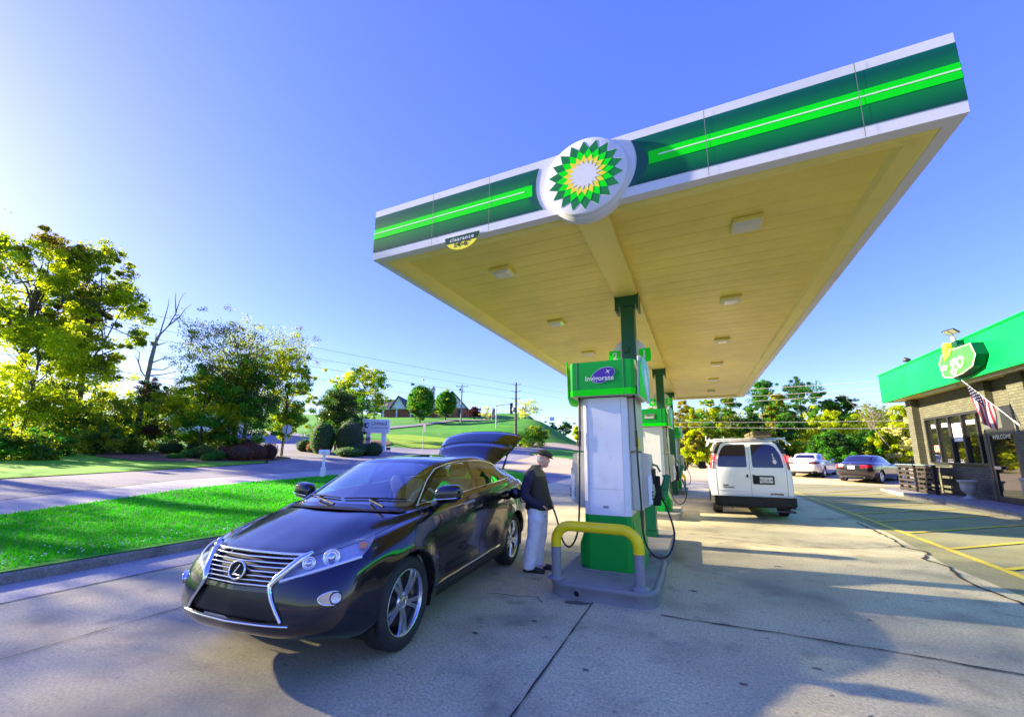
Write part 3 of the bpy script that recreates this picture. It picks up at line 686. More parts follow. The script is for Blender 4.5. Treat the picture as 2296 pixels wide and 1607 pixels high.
def dispenser(y, label, wording, diesel=False, detail=True):
    """origin: middle of the front foot, front faces -Y"""
    t = thing('fuel_pump', label, 'fuel pump', (-1.135, y, .168), 0, 'fuel pumps under the canopy')
    W = .305; D = .86; z0, z1 = .70, 2.27
    # skirt
    def prof(w, cf, d): return [(-w, cf*.55), (-w+cf, 0), (w-cf, 0), (w, cf*.55), (w, d), (-w, d)]
    s = MB(); s.prism(prof(W, .06, D), 0.012, z0-.004); 
    # curved lower flank
    for sx in (-1, 1):
        vs = []; n = 8
        for k in range(n+1):
            zz = lerp(z0-.004, .30, k/n); xx = W+.20*(k/n)**2.2*.5+.0
            vs += [(sx*(W+.0), .10, zz), (sx*(W+.10*(k/n)**1.6), .12, zz), (sx*(W+.10*(k/n)**1.6), D-.05, zz)]
        fs = [(3*i+j, 3*i+j+1, 3*i+3+j+1, 3*i+3+j) for i in range(n) for j in range(2)]
        s.add(vs, fs); s.box((sx*W, .12, .012), (sx*(W+.10), D-.05, .30))
    s.build('skirt', M['green_mid'], t)
    ft = MB(); ft.box((-W-.03, -.03, 0), (W+.03, D, .012)); ft.build('foot_plate', M['steel'], t)
    b = MB(); b.prism(prof(W, .075, D), z0, z1)
    b.build('cabinet', M['pump_white'], t)
    sm_ = MB()
    for x_ in (-W+.078, W-.078): sm_.box((x_-.0012, -.0015, z0+.01), (x_+.0012, .001, z1-.01))
    sm_.box((-W+.08, -.0015, z0+.335), (W-.08, .001, z0+.3375)); sm_.build('panel_seam', M['seam'], t)
    sk_ = MB(); sk_.box((-.05, -.002, .79), (.02, .001, .82)); sk_.build('sticker', M['island_paint'], t)
    for sx in (-1, 1):
        f = MB()
        f.box((sx*W, .16, .76), (sx*(W+.13), D-.04, 1.52), bev=.02)
        f.box((sx*(W+.002), .12, 1.54), (sx*(W+.10), D-.02, z1), bev=.012)
        # hooded display leaning outward
        P_ = [(W+.10, 1.52), (W+.22, 1.50), (W+.27, .98), (W+.22, .82), (W+.13, .78)]
        vs = [(sx*a, .26, b_) for a, b_ in P_]+[(sx*a, D-.12, b_) for a, b_ in P_]; n = len(P_)
        f.add(vs, [list(range(n)), list(range(n, 2*n))[::-1]]+[(i, i+n, (i+1) % n+n, (i+1) % n) for i in range(n)])
        fo = f.build('side_console', M['pump_cream'], t)
        d = MB()
        for q in range(3): d.box((sx*(W+.20), .235, .90+.045*q), (sx*(W+.265), .258, .925+.045*q))
        d.box((sx*(W+.258), .34, 1.10), (sx*(W+.275), .62, 1.30)); d.build('display', M['black_plastic'], fo)
        g = MB(); g.box((sx*(W+.06), .262, .86), (sx*(W+.10), .266, 1.2)); g.box((sx*(W+.20), .23, .84), (sx*(W+.25), .30, 1.22), bev=.01); g.build('card_slot', M['pump_white'], fo)
        st = MB(); st.box((sx*(W+.103), .2, 1.56), (sx*(W+.106), .42, 1.72)); st.build('price_sticker', M['yellow_sign'], fo)
        # nozzle boot + nozzle
        nz = MB()
        Qn = Tm(sx*(W+.28), .56, .92)
        nz.box((-.05, -.06, -.12), (.05, .06, .28), Qn, bev=.012, mi=1)
        nz.box((-.04, -.05, .10), (.05, .06, .32), Qn @ Tm(sx*.05, 0, 0) @ Rm(sx*.35, 'Y'), bev=.02)
        nz.tube([Qn @ Vector(p) for p in [(sx*.06, .0, .34), (sx*.02, 0, .42), (-sx*.04, 0, .44)]], .014, 8)
        nz.tube([Qn @ Vector(p) for p in [(sx*.09, 0, .30), (sx*.15, 0, .20), (sx*.14, 0, .06), (sx*.08, 0, .0)]], .012, 8)
        nz.box((-.03, -.04, -.05), (.03, .04, .12), Qn @ Tm(sx*.085, 0, 0), bev=.015)
        if not (sx < 0 and detail): nz.build('nozzle', [M['nozzle_green'], M['black_plastic']], t)
        # hose from the valance, swivels on it
        h = MB()
        x_ = sx*(W+.035)
        if sx > 0:
            pts = [(x_+.06, .04, z1+.10), (x_+.065, .03, 2.0), (x_+.075, .03, 1.4), (x_+.09, .05, .9), (x_+.10, .02, .55), (x_+.15, .02, .34), (x_+.27, .06, .22), (x_+.40, .15, .27), (x_+.46, .25, .5), (x_+.38, .40, .78), (x_+.31, .52, .90)]
        else:
            pts = [(x_+.0, -.0, z1+.1), (x_-.0, -.01, 2.0), (x_-.02, -.01, 1.4), (x_-.03, -.01, .9), (x_-.06, .0, .50), (x_-.14, .03, .30), (x_-.24, .08, .24), (x_-.34, .14, .34), (x_-.42, .16, .60), (x_-.50, .18, .75), (x_-.66, .20, .80), (x_-.86, .20, .93), (x_-1.00, .20, .995)] if detail else [(x_, 0, z1+.1), (x_-.02, 0, 1.4), (x_-.1, .05, .4), (x_-.25, .1, .25), (x_-.35, .3, .5), (x_-.2, .5, .9)]
        P3 = [Vector(p) for p in pts]; sm = [catmull(P3, k/6) for k in range((len(P3)-1)*6+1)]
        h.tube(sm, .0125, 10)
        h.tube([sm[8], sm[10]], .02, 10); h.tube([sm[0], sm[2]], .02, 10)
        h.build('hose', M['hose'], t)
    # valance: dark-to-bright green sleeve with upswept fins
    v = MB()
    za, zb = 2.285, 2.76
    xs = [-.44, -.40, .40, .44]
    fr = [(-.455, .02), (-.44, -.10), (-.40, -.145), (.40, -.145), (.44, -.10), (.455, .02)]
    N = len(fr)
    v.add([(x, y_, za) for x, y_ in fr]+[(x, y_, zb) for x, y_ in fr], [(i, i+1, N+i+1, N+i) for i in range(N-1)], smooth=False, mi=0)
    v.add([(x*1.002, y_-.003, za) for x, y_ in fr]+[(x*1.002, y_-.003, za+.085) for x, y_ in fr], [(i, i+1, N+i+1, N+i) for i in range(N-1)], mi=1)
    v.add([(x, y_, za) for x, y_ in fr]+[(.455, .9, za), (-.455, .9, za)], [list(range(N+2))[::-1]], mi=2)
    v.box((-.43, .0, zb-.06), (.43, .90, zb-.03), mi=2)
    for x in (-.335, .30): v.box((x-.003, -.149, za), (x+.003, -.144, zb), mi=3)
    v.build('valance', [M['green_mid'], M['green_bright'], M['pump_cream'], M['seam']], t)
    for sx in (-1, 1):
        fin = MB(); n = 14
        def fp(u, w_):
            yy = lerp(-.08, .98, u); zt = zb+.07*math.exp(-((u-.12)/.16)**2)+.10*sstep((u-.3)/.7)*0; zbt = za-.07*math.sin(PI*(.1+.9*u))**1.2
            bul = .10*math.sin(PI*(.08+.84*u))
            return (sx*(.45+bul+.02*w_), yy, lerp(zbt, zt, w_))
        fin.grid(lambda u, w_: fp(u, w_), n, 6, smooth=True)
        fo = fin.build('side_fin', M['green_bright'] if sx < 0 else M['pump_white'], t); md = fo.modifiers.new('s', 'SOLIDIFY'); md.thickness = .012
        bl = MB(); 
        pat = [(.02, .35), (.10, .98), (.25, 1.0), (.42, .75), (.55, .25), (.60, 0.02), (.30, .02)]
        bl.add([Vector(fp(a, b_))+Vector((sx*.013, 0, 0)) for a, b_ in pat], [list(range(len(pat)))]); bl.build('blue_graphic', M['pump_blue'], fo)
        g_ = MB(); pat = [(.0, .0), (.0, .9), (.04, .9), (.10, .55), (.32, .03)]
        g_.add([Vector(fp(a, b_))+Vector((sx*.0145, 0, 0)) for a, b_ in pat], [list(range(len(pat)))]); g_.build('green_graphic', M['green_bright'], fo)
    w_ = MB(); Q = plate((0, -.15, (za+zb)/2+.03), (1, 0, 0), (0, 0, 1))
    if diesel:
        w_.box((-.17, -.07, 0), (.13, .075, .003), Q, mi=0); w_.box((.0, -.07, .003), (.13, .075, .004), Q, mi=3)
        add_text(w_, 'diesel', Q @ Tm(-.02, -.025, .006), mi=1, size=.105, bold=.004); add_text(w_, 'bp', Q @ Tm(-.12, .045, .006), mi=1, size=.045)
    else:
        el = [(.165*math.cos(a), .092*math.sin(a)) for a in [2*PI*k/40 for k in range(40)]]; Rt = Q @ Tm(.03, .01, 0) @ Rm(rad(22), 'Z')
        w_.prism([(x*1.03, y_*1.05) for x, y_ in el], 0, .002, Rt, mi=1); w_.prism(el, .002, .004, Rt, mi=2)
        st_ = [((.048 if k % 2 == 0 else .010)*math.cos(PI*k/4+.5), (.048 if k % 2 == 0 else .010)*math.sin(PI*k/4+.5)) for k in range(8)]
        w_.prism(st_, .004, .006, Q @ Tm(.10, .055, 0), mi=1)
        add_text(w_, wording, Q @ Tm(-.02, -.035, .007), mi=1, size=.098, bold=.002, sx=1.0)
    w_.build('lettering', [pbr('plate_grey', (.05, .20, .11), .5), M['fascia_white'], M['violet'], M['seam']], t)
    return t
dispenser(5.56, 'nearest fuel pump, tall white cabinet with a violet oval on its green top', 'Invigorate')
dispenser(11.85, 'second fuel pump marked diesel on its green top, behind the nearest one', '', diesel=True, detail=False)
t3 = dispenser(19.9, 'farthest fuel pump, plain white and small at the end of the row', 'Invigorate', detail=False)
wb = thing('waste_bin', 'green square waste bin on the island behind the nearest pump', 'bin', (-.93, 8.35, .168))
b = MB(); b.prism([(-.16, -.16), (.16, -.16), (.16, .16), (-.16, .16)], 0, .10); b.box((-.15, -.15, .10), (.15, .15, .82), bev=.015); b.build('bin_body', M['nozzle_green'], wb)
b = MB(); b.box((-.17, -.17, .82), (.17, .17, .86), bev=.01); b.box((-.12, -.12, .86), (.12, .12, .98), bev=.03); b.build('lid', M['nozzle_green'], wb)

# ------------------------------------------------------------------ car shells from rings
def ring_body(rings, sub_t=5, sub_r=4, post=None):
    """rings: list of equally long lists of (x, y, z) from front centre round the left side to rear centre.
    Returns a mirrored bmesh with an interpolated skin."""
    R = [[Vector(p) for p in r] for r in rings]
    ns = len(R[0]); NT = (ns-1)*sub_t; NR = (len(R)-1)*sub_r
    dense = [[catmull(r, i/sub_t) for i in range(NT+1)] for r in R]
    G = []
    for j in range(NR+1):
        row = []
        for i in range(NT+1):
            p = catmull([d[i] for d in dense], j/sub_r)
            if i in (0, NT): p.y = 0
            p.y = max(p.y, 0)
            if post: p = post(p, i/sub_t, j/sub_r)
            row.append(p)
        G.append(row)
    bm = bmesh.new()
    L = [[bm.verts.new(p) for p in row] for row in G]
    Rr = [[(L[j][i] if (i in (0, NT) or abs(p.y) < 1e-5) else bm.verts.new((p.x, -p.y, p.z))) for i, p in enumerate(row)] for j, row in enumerate(G)]
    for j in range(NR):
        for i in range(NT):
            for S, flip in ((L, False), (Rr, True)):
                q = [S[j][i], S[j][i+1], S[j+1][i+1], S[j+1][i]]
                qq = []
                for v in q:
                    if v not in qq: qq.append(v)
                if len(qq) < 3: continue
                if not flip: qq.reverse()
                try: bm.faces.new(qq)
                except ValueError: pass
    bmesh.ops.remove_doubles(bm, verts=bm.verts, dist=.0005)
    bmesh.ops.recalc_face_normals(bm, faces=bm.faces)
    top = max(bm.faces, key=lambda f: f.calc_center_median().z)
    if top.normal.z < 0: bmesh.ops.reverse_faces(bm, faces=bm.faces)
    bm.normal_update()
    return bm
def circle2(cx, cy, r, n=40, a0=0, a1=2*PI): return [(cx+r*math.cos(a0+(a1-a0)*k/n), cy+r*math.sin(a0+(a1-a0)*k/n)) for k in range(n)]
XZ = ((1, 0, 0), (0, 0, 1)); YZ = ((0, 1, 0), (0, 0, 1)); XY = ((1, 0, 0), (0, 1, 0))

def wheel(parent, x, y, r, w, rim_r, side, style='split', name='wheel', steer=0, rim_mat='alloy'):
    """thing > wheel(tyre mesh) > rim, brake"""
    Mx = Tm(x, y, r) @ Rm(steer, 'Z') @ Rm(-side*PI/2, 'X')     # local +Z = outboard
    mb = MB()
    h = w/2
    prof = [(rim_r-.012, h*.62), (rim_r+.004, h*.86), (rim_r+.03, h*.98), (lerp(rim_r, r, .55), h*1.03), (r-.035, h*.93), (r-.012, h*.80), (r-.002, h*.66)]
    gro = []
    for g in (.62, .28, -.06+.0, -.36, -.66):
        pass
    band = [(r, .60), (r, .50), (r-.009, .48), (r-.009, .42), (r, .40), (r+.001, .16), (r-.009, .14), (r-.009, .07), (r, .05)]
    half = [(a, h*b) for a, b in band]
    full = prof+half+[(a, -b) for a, b in reversed(half)]+[(a, -b) for a, b in reversed(prof)]
    mb.lathe(full, 48, Mx)
    # sipes on the shoulder
    for k in range(60):
        q = 2*PI*k/60
        Mk = Mx @ Rm(q, 'Z')
        for sg in (1, -1):
            mb.box((r-.020, -.005, sg*h*.60), (r-.004, .005, sg*h*.82), Mk)
    ty = mb.build(name, M['tyre'], parent)
    rb = MB(); o = h*.72
    rb.lathe([(rim_r, h*.80), (rim_r+.004, h*.86), (rim_r-.006, h*.87), (rim_r-.012, h*.80), (rim_r-.02, h*.55), (rim_r-.03, -h*.6)], 48, Mx)
    def spoke(a, wid0, wid1, r0, r1, z0, z1, tk=.018):
        Mk = Mx @ Rm(a, 'Z')
        n = 5; vs = []
        for i in range(n+1):
            t = i/n; rr = lerp(r0, r1, t); ww = lerp(wid0, wid1, t)/2; zz = lerp(z0, z1, t)+.012*math.sin(PI*t)
            vs += [(rr, -ww, zz-tk), (rr, -ww*.75, zz), (rr, ww*.75, zz), (rr, ww, zz-tk)]
        fs = []
        for i in range(n):
            for k in range(3): fs.append((i*4+k, i*4+k+1, (i+1)*4+k+1, (i+1)*4+k))
        rb.add(vs, fs, Mk, smooth=False)
    n = 5
    if style == 'split':
        for k in range(n):
            a = 2*PI*k/n+.3
            for d in (-1, 1):
                spoke(a+d*.150, .036, .040, .045, rim_r-.008, o*.80, o*.98)
            spoke(a, .05, .015, .03, rim_r*.34, o*.74, o*.78, .03)
    elif style == 'multi':
        for k in range(10): spoke(2*PI*k/10, .05, .035, .05, rim_r-.01, o*.8, o*.95)
    else:
        for k in range(8): spoke(2*PI*k/8, .07, .09, .06, rim_r-.03, o*.7, o*.7)
    rb.lathe([(.001, o*.86), (.03, o*.86), (.036, o*.80), (.075, o*.78), (.08, o*.6), (.07, 0)], 24, Mx)
    for k in range(5):
        q = 2*PI*k/5+.3+PI/5
        rb.lathe([(.001, o*.84), (.010, o*.84), (.011, o*.7)], 8, Mx @ Rm(q, 'Z') @ Tm(.056, 0, 0))
    rb.build('rim', M[rim_mat], ty)
    bb = MB(); bb.lathe([(.04, o*.25), (rim_r*.72, o*.25), (rim_r*.74, o*.2), (rim_r*.74, o*.1)], 32, Mx)
    bb.box((rim_r*.35, -.09, o*.1), (rim_r*.8, .09, o*.5), Mx @ Rm(2.4, 'Z'), bev=.01)
    bb.build('brake_disc', M['dark_metal'], ty)
    return ty

WB = 2.89          # wheelbase
RX = [
 [(.80,0,.31),(.78,.4,.31),(.64,.68,.30),(.47,.80,.28),(0,.84,.28),(-.6,.85,.29),(-1.6,.85,.29),(-2.35,.85,.29),(-3.05,.86,.32),(-3.72,.76,.36),(-3.86,.4,.36),(-3.90,0,.36)],
 [(.93,0,.375),(.90,.4,.375),(.77,.70,.37),(.54,.86,.35),(0,.915,.36),(-.6,.905,.36),(-1.6,.905,.36),(-2.35,.905,.37),(-3.05,.92,.40),(-3.76,.83,.46),(-3.94,.42,.48),(-3.98,0,.48)],
 [(.965,0,.48),(.925,.4,.48),(.81,.72,.49),(.58,.875,.50),(0,.94,.53),(-.6,.925,.53),(-1.6,.92,.53),(-2.35,.925,.53),(-3.05,.94,.56),(-3.76,.85,.62),(-3.95,.42,.64),(-3.99,0,.64)],
 [(.95,0,.64),(.905,.4,.64),(.785,.73,.64),(.54,.88,.67),(0,.945,.72),(-.6,.93,.72),(-1.6,.925,.72),(-2.35,.93,.73),(-3.05,.95,.76),(-3.72,.845,.83),(-3.90,.42,.85),(-3.94,0,.85)],
 [(.895,0,.79),(.85,.4,.79),(.71,.71,.79),(.45,.865,.84),(0,.93,.89),(-.6,.93,.93),(-1.6,.93,.94),(-2.35,.935,.95),(-3.05,.945,.98),(-3.68,.82,1.04),(-3.84,.42,1.06),(-3.88,0,1.06)],
 [(.81,0,.885),(.76,.38,.885),(.60,.64,.89),(.34,.79,.945),(-.05,.875,1.01),(-.6,.90,1.06),(-1.6,.91,1.09),(-2.35,.91,1.11),(-3.05,.905,1.15),(-3.56,.79,1.20),(-3.74,.40,1.20),(-3.78,0,1.20)],
 [(.58,0,.955),(.54,.36,.955),(.40,.57,.96),(.14,.70,1.00),(-.12,.79,1.045),(-.60,.865,1.105),(-1.6,.885,1.15),(-2.35,.88,1.175),(-2.98,.86,1.20),(-3.44,.75,1.25),(-3.62,.38,1.26),(-3.66,0,1.26)],
 [(.24,0,1.050),(.22,.34,1.050),(.13,.52,1.05),(0,.65,1.065),(-.15,.75,1.09),(-.56,.835,1.135),(-1.6,.865,1.19),(-2.35,.86,1.215),(-2.95,.83,1.25),(-3.36,.72,1.29),(-3.54,.37,1.30),(-3.58,0,1.30)],
 [(-.13,0,1.150),(-.15,.32,1.147),(-.19,.5,1.14),(-.25,.64,1.13),(-.35,.74,1.125),(-.64,.80,1.16),(-1.6,.84,1.225),(-2.35,.83,1.25),(-2.92,.79,1.285),(-3.28,.68,1.33),(-3.44,.36,1.34),(-3.48,0,1.34)],
 [(-.55,0,1.37),(-.56,.31,1.365),(-.60,.48,1.355),(-.67,.60,1.345),(-.77,.68,1.34),(-.98,.72,1.365),(-1.7,.75,1.40),(-2.35,.745,1.42),(-2.82,.70,1.41),(-3.10,.60,1.43),(-3.24,.34,1.44),(-3.28,0,1.44)],
 [(-.98,0,1.555),(-.99,.29,1.552),(-1.01,.43,1.545),(-1.05,.52,1.54),(-1.13,.585,1.535),(-1.34,.615,1.56),(-1.85,.64,1.585),(-2.35,.625,1.575),(-2.72,.60,1.545),(-2.98,.53,1.525),(-3.06,.3,1.53),(-3.09,0,1.53)],
 [(-1.20,0,1.60),(-1.21,.22,1.598),(-1.24,.34,1.594),(-1.29,.41,1.59),(-1.37,.46,1.59),(-1.56,.50,1.605),(-1.98,.51,1.625),(-2.33,.50,1.615),(-2.62,.46,1.595),(-2.82,.40,1.575),(-2.89,.22,1.575),(-2.91,0,1.58)],
 [(-1.62,0,1.635),(-1.66,0,1.637),(-1.72,0,1.64),(-1.78,0,1.642),(-1.85,0,1.643),(-1.95,0,1.643),(-2.1,0,1.64),(-2.25,0,1.633),(-2.38,0,1.625),(-2.48,0,1.62),(-2.54,0,1.616),(-2.58,0,1.612)],
]
def rx_post(p, s, r):
    # wheel-arch flares and a crease along the doors
    for cx in (0., -WB):
        d = math.hypot(p.x-cx, p.z-.375)
        if .3 < d < .62 and p.z < .95 and p.y > .6: p.y += .022*math.exp(-((d-.43)/.07)**2)
    if -2.3 < p.x < -.3 and p.y > .8: p.y -= .028*math.exp(-((p.z-.55)/.13)**2)*sstep((-.3-p.x)/.4)*sstep((p.x+2.3)/.3)
    # hood side crease
    return p

def soft_box_pts(a, b, r=.02): pass
def patch_on(bm_tree, pts2, U, V, N, origin_d, off=.004): pass

def make_suv(loc, rz, label, cat):
    root = thing('suv', label, cat, loc, rz)
    bm = ring_body(RX, 7, 5, post=rx_post)
    paint = M['navy_paint']
    # --- underside removed under the sills; wheel arches opened
    for cx in (0., -WB):
        for sg in (1, -1):
            fs = cut_poly(bm, circle2(cx, .375, .435, 44), *XZ, keep=lambda c, s=sg, x=cx: c.y*s > .3 and abs(c.x-x) < .75 and c.z < 1.02)
            bmesh.ops.delete(bm, geom=fs, context='FACES')
    # --- glasshouse
    G = {}
    ws = round_poly([(-.70,1.135),(-.35,1.150),(0,1.155),(.35,1.150),(.70,1.135),(.555,1.515),(.30,1.542),(0,1.548),(-.30,1.542),(-.555,1.515)], [.05,.02,.02,.02,.05,.05,.05,0,.05,.05], 4)
    G['ws'] = cut_poly(bm, ws, *YZ, keep=lambda c: -1.3 < c.x < -.05)
    take(bm, G['ws'], 'windshield', M['windshield'], root, off=.0)
    side = {
     'front': round_poly([(-.44,1.165),(-.96,1.465),(-1.22,1.530),(-1.56,1.545),(-1.58,1.225)], [.02,.2,.15,.05,.04], 4),
     'rear': round_poly([(-1.68,1.228),(-1.66,1.548),(-2.15,1.550),(-2.44,1.515),(-2.56,1.270)], [.04,.05,.2,.06,.04], 4),
     'quarter': round_poly([(-2.62,1.275),(-2.50,1.500),(-2.72,1.455),(-3.0,1.355),(-3.02,1.325),(-2.92,1.295)], [.03,.03,.1,.04,.04,.04], 4)}
    for sg in (1, -1):
        for k, po in side.items():
            fs = cut_poly(bm, po, *XZ, keep=lambda c, s=sg: c.y*s > .4)
            take(bm, fs, {'front': 'side_window', 'rear': 'rear_side_window', 'quarter': 'quarter_window'}[k], M['window_glass'] if k == 'front' else M['privacy_glass'], root)
    # chrome belt moulding following the windows
    body_tree = BVHTree.FromBMesh(bm)
    def surf(x, z, sg, off=.004):
        h = body_tree.ray_cast(Vector((x, sg*1.6, z)), Vector((0, -sg, 0)))
        return h
    def on_side(pts, sg, off):
        out = []
        for (x, z) in pts:
            h = surf(x, z, sg)
            if h[0] is not None and h[0].y*sg > .3: out.append(h[0]+Vector((0, sg*off, 0)))
        return out
    tailopen = cut_poly(bm, round_poly([(-.66,.98),(-.60,1.46),(-.45,1.60),(.45,1.60),(.60,1.46),(.66,.98)], .05), *YZ, keep=lambda c: c.x < -2.93)
    bmesh.ops.delete(bm, geom=tailopen, context='FACES')
    # --- front: grille opening, lower intake, lamps, fog lamps
    fr = lambda c: c.x > .40
    gr = round_poly([(-.46,.872),(-.30,.882),(0,.885),(.30,.882),(.46,.872),(.335,.715),(.31,.685),(-.31,.685),(-.335,.715)], [.01,.01,.01,.01,.01,.02,.02,.02,.02])
    take(bm, cut_poly(bm, gr, *YZ, keep=fr), 'grille_backing', M['black_plastic'], root, off=-.035)
    lw = round_poly([(-.345,.655),(.345,.655),(.46,.53),(.49,.465),(-.49,.465),(-.46,.53)], [.02,.02,.03,.03,.03,.03])
    take(bm, cut_poly(bm, lw, *YZ, keep=fr), 'lower_intake', pbr('bumper_black', (.006, .006, .008), .3), root, off=-.022)
    tree = BVHTree.FromBMesh(bm)
    full = ring_body(RX, 7, 5, post=rx_post); ftree = BVHTree.FromBMesh(full)
    def front_pt(y, z, off=.0):
        h = ftree.ray_cast(Vector((3, y, z)), Vector((-1, 0, 0)))
        return h[0]+h[1]*off if h[0] else Vector((.9, y, z))
    # grille bars
    gb = MB()
    for k in range(7):
        z = .868-.0285*k
        hw = lerp(.455, .325, (.872-z)/.17)-.012
        pts = [front_pt(lerp(-hw, hw, i/16), z, -.004) for i in range(17)]
        gb.tube(pts, .0062 if k else .008, 6)
    gb.build('grille_bars', M['chrome'], root)
    # bright spindle surround
    sp = MB()
    for sg in (1, -1):
        line = [(.485,.895),(.455,.865),(.36,.745),(.330,.705),(.335,.67),(.37,.61),(.42,.54),(.465,.475)]
        pts = [front_pt(sg*y, z, .006) for y, z in line]
        ws_ = [.014,.026,.028,.022,.017,.014,.013,.012]
        sp.tube(pts, ws_, 8)
    top = [front_pt(lerp(-.47, .47, i/16), .889-.004*abs(i-8)/8, .004) for i in range(17)]
    sp.tube(top, .011, 8)
    low = [front_pt(lerp(-.52, .52, i/16), .45, .006) for i in range(17)]
    sp.tube(low, .007, 6)
    sp.build('grille_surround', M['chrome'], root)
    # emblem: ring with a slanted L
    c = front_pt(0, .775, .018); n = Vector((1, 0, .22)).normalized()
    E = plate(c, (0, 1, 0), (-.22, 0, 1))
    em = MB()
    em.tube([E @ Vector((.078*math.cos(a), .062*math.sin(a), 0)) for a in [2*PI*k/32 for k in range(33)]], .0075, 8, caps=False)
    em.tube([E @ Vector(p) for p in [(.022,.040,.002),(-.004,.002,.002),(-.028,-.032,.002),(.052,-.032,.002)]], .0075, 6)
    em.build('emblem', M['chrome'], root)
    ed = MB(); ed.prism([(.075*math.cos(2*PI*k/32), .060*math.sin(2*PI*k/32)) for k in range(32)], -.022, -.004, E); ed.build('emblem_backing', M['black_plastic'], root)
    # headlamps, cut along a diagonal view
    for sg in (1, -1):
        D = Vector((1, sg*.9, .25)).normalized()
        U = Vector((0, 0, 1)).cross(D).normalized()*sg; V = D.cross(U)*sg
        P3 = [(.87,.345,.700),(.845,.50,.755),(.80,.62,.782),(.70,.75,.828),(.58,.845,.862),(.50,.865,.92),(.34,.80,.995),(.42,.76,.992),(.54,.69,.966),(.64,.60,.944),(.76,.46,.885)]
        po = []
        for (x, y, z) in P3:
            q = Vector((x, sg*y, z)); po.append((q.dot(U), q.dot(V)))
        fs = cut_poly(bm, po, U, V, keep=lambda c, s=sg: c.x > .2 and c.y*s > .2 and c.z > .6)
        hl = take(bm, fs, 'headlamp', M['lamp_lens'], root, off=.002, delete=False)
        # housing set back behind the lens
        vs = [v.co.copy() for v in hl.data.vertices]; 
        hb = MB(); hb.add([v-D*.075 for v in vs], [list(p.vertices) for p in hl.data.polygons], smooth=True)
        # side walls
        em_ = {}
        for p in hl.data.polygons:
            L_ = list(p.vertices)
            for i in range(len(L_)):
                e = tuple(sorted((L_[i], L_[i-1]))); em_[e] = em_.get(e, 0)+1
        for (a, b), n_ in em_.items():
            if n_ == 1: hb.quad(vs[a], vs[b], vs[b]-D*.075, vs[a]-D*.075)
        hb.build('lamp_housing', pbr('lamp_housing', (.62, .63, .70), .35, .35), hl)
        bmesh.ops.delete(bm, geom=fs, context='FACES')
        def inlamp(px, py, pz): 
            h = ftree.ray_cast(Vector((px, sg*py, pz))+D*.5, -D); return h[0] if h[0] else Vector((px, sg*py, pz))
        pr = MB()
        for (x, y, z, r) in ((.70,.675,.875,.056),(.79,.55,.845,.042)):
            c0 = inlamp(x, y, z)-D*.05
            Q = plate(c0, Vector((0, 0, 1)).cross(D), V)
            pr.lathe([(r*1.15, .0), (r*1.15, .03), (r, .034), (r*.8, .012), (r*.72, .012)], 24, Q)
            pr.ball(tuple(c0+D*.012), r*.72, 14, 8)
        pr.build('projector_lamp', M['chrome'], hl)
        am = MB(); c0 = inlamp(.50, .81, .935)-D*.02; Q = plate(c0, Vector((0, 0, 1)).cross(D), V)
        am.box((-.035, -.024, -.02), (.035, .022, .008), Q, bev=.008); am.build('turn_indicator', M['amber'], hl)
        dl = MB(); pts = []
        for k in range(14):
            t = k/13; p = Vector((lerp(.86, .57, t**1.3), sg*lerp(.37, .85, t), lerp(.712, .855, t)))
            h = ftree.ray_cast(p+D*.5, -D)[0]
            if h: pts.append(h-D*.015+Vector((0, 0, .012)))
        dl.tube(pts, .013, 8)
        dl.build('daylight_strip', pbr('clear_strip', (.75, .77, .82), .25, .4), hl)
        # fog lamp
        F = front_pt(sg*.745, .60, .0); h = ftree.ray_cast(Vector((.78, sg*.79, .63))+D*.6, -D)
        Q = plate(h[0]+h[1]*.004, Vector((0, 0, 1)).cross(h[1]), (0, 0, 1))
        fg = MB(); 
        ell = [(.075*math.cos(a)*(1.35 if math.cos(a)*sg < 0 else .75), .046*math.sin(a)) for a in [2*PI*k/28 for k in range(28)]]
        fg.prism(ell, -.03, .003, Q); fg.tube([Q @ Vector((a_, b_, .003)) for a_, b_ in ell+ell[:1]], .006, 6, caps=False)
        fo = fg.build('fog_lamp', M['chrome'], root)
        fl = MB(); Q2 = Q @ Tm(sg*.018, 0, .004); fl.lathe([(.044, 0), (.044, .006), (.036, .006)], 22, Q2, mi=1)
        fl.lathe([(.036, 0), (.036, .008), (.031, .010), (.029, .004), (.001, .012)], 22, Q2); fl.build('bulb', [pbr('bulb_glass', (.75, .78, .85), .1, .3), M['black_plastic']], fo)
    # hood shut line, door lines etc. as narrow recessed strips
    gap = MB()
    def line_side(pts, sg, r=.0035, off=-.001):
        q = []
        for i in range(len(pts)-1):
            for k in range(8): t = k/8; q.append((lerp(pts[i][0], pts[i+1][0], t), lerp(pts[i][1], pts[i+1][1], t)))
        q.append(pts[-1])
        o = on_side(q, sg, off)
        if len(o) > 1:
            gap = MB(); gap.tube(o, r, 5); gap.build('panel_gap', M['black_plastic'], root)
    for sg in (1, -1):
        line_side([(-.46,.40),(-.43,.60),(-.41,.85),(-.38,1.05),(-.40,1.12)], sg)
        line_side([(-1.60,.40),(-1.62,.80),(-1.62,1.10),(-1.62,1.22)], sg)
        line_side([(-2.42,.62),(-2.50,.74),(-2.60,.92),(-2.64,1.15),(-2.60,1.26)], sg)
        line_side([(-.50,.40),(-1.60,.40),(-2.20,.42),(-2.35,.50),(-2.42,.62)], sg)
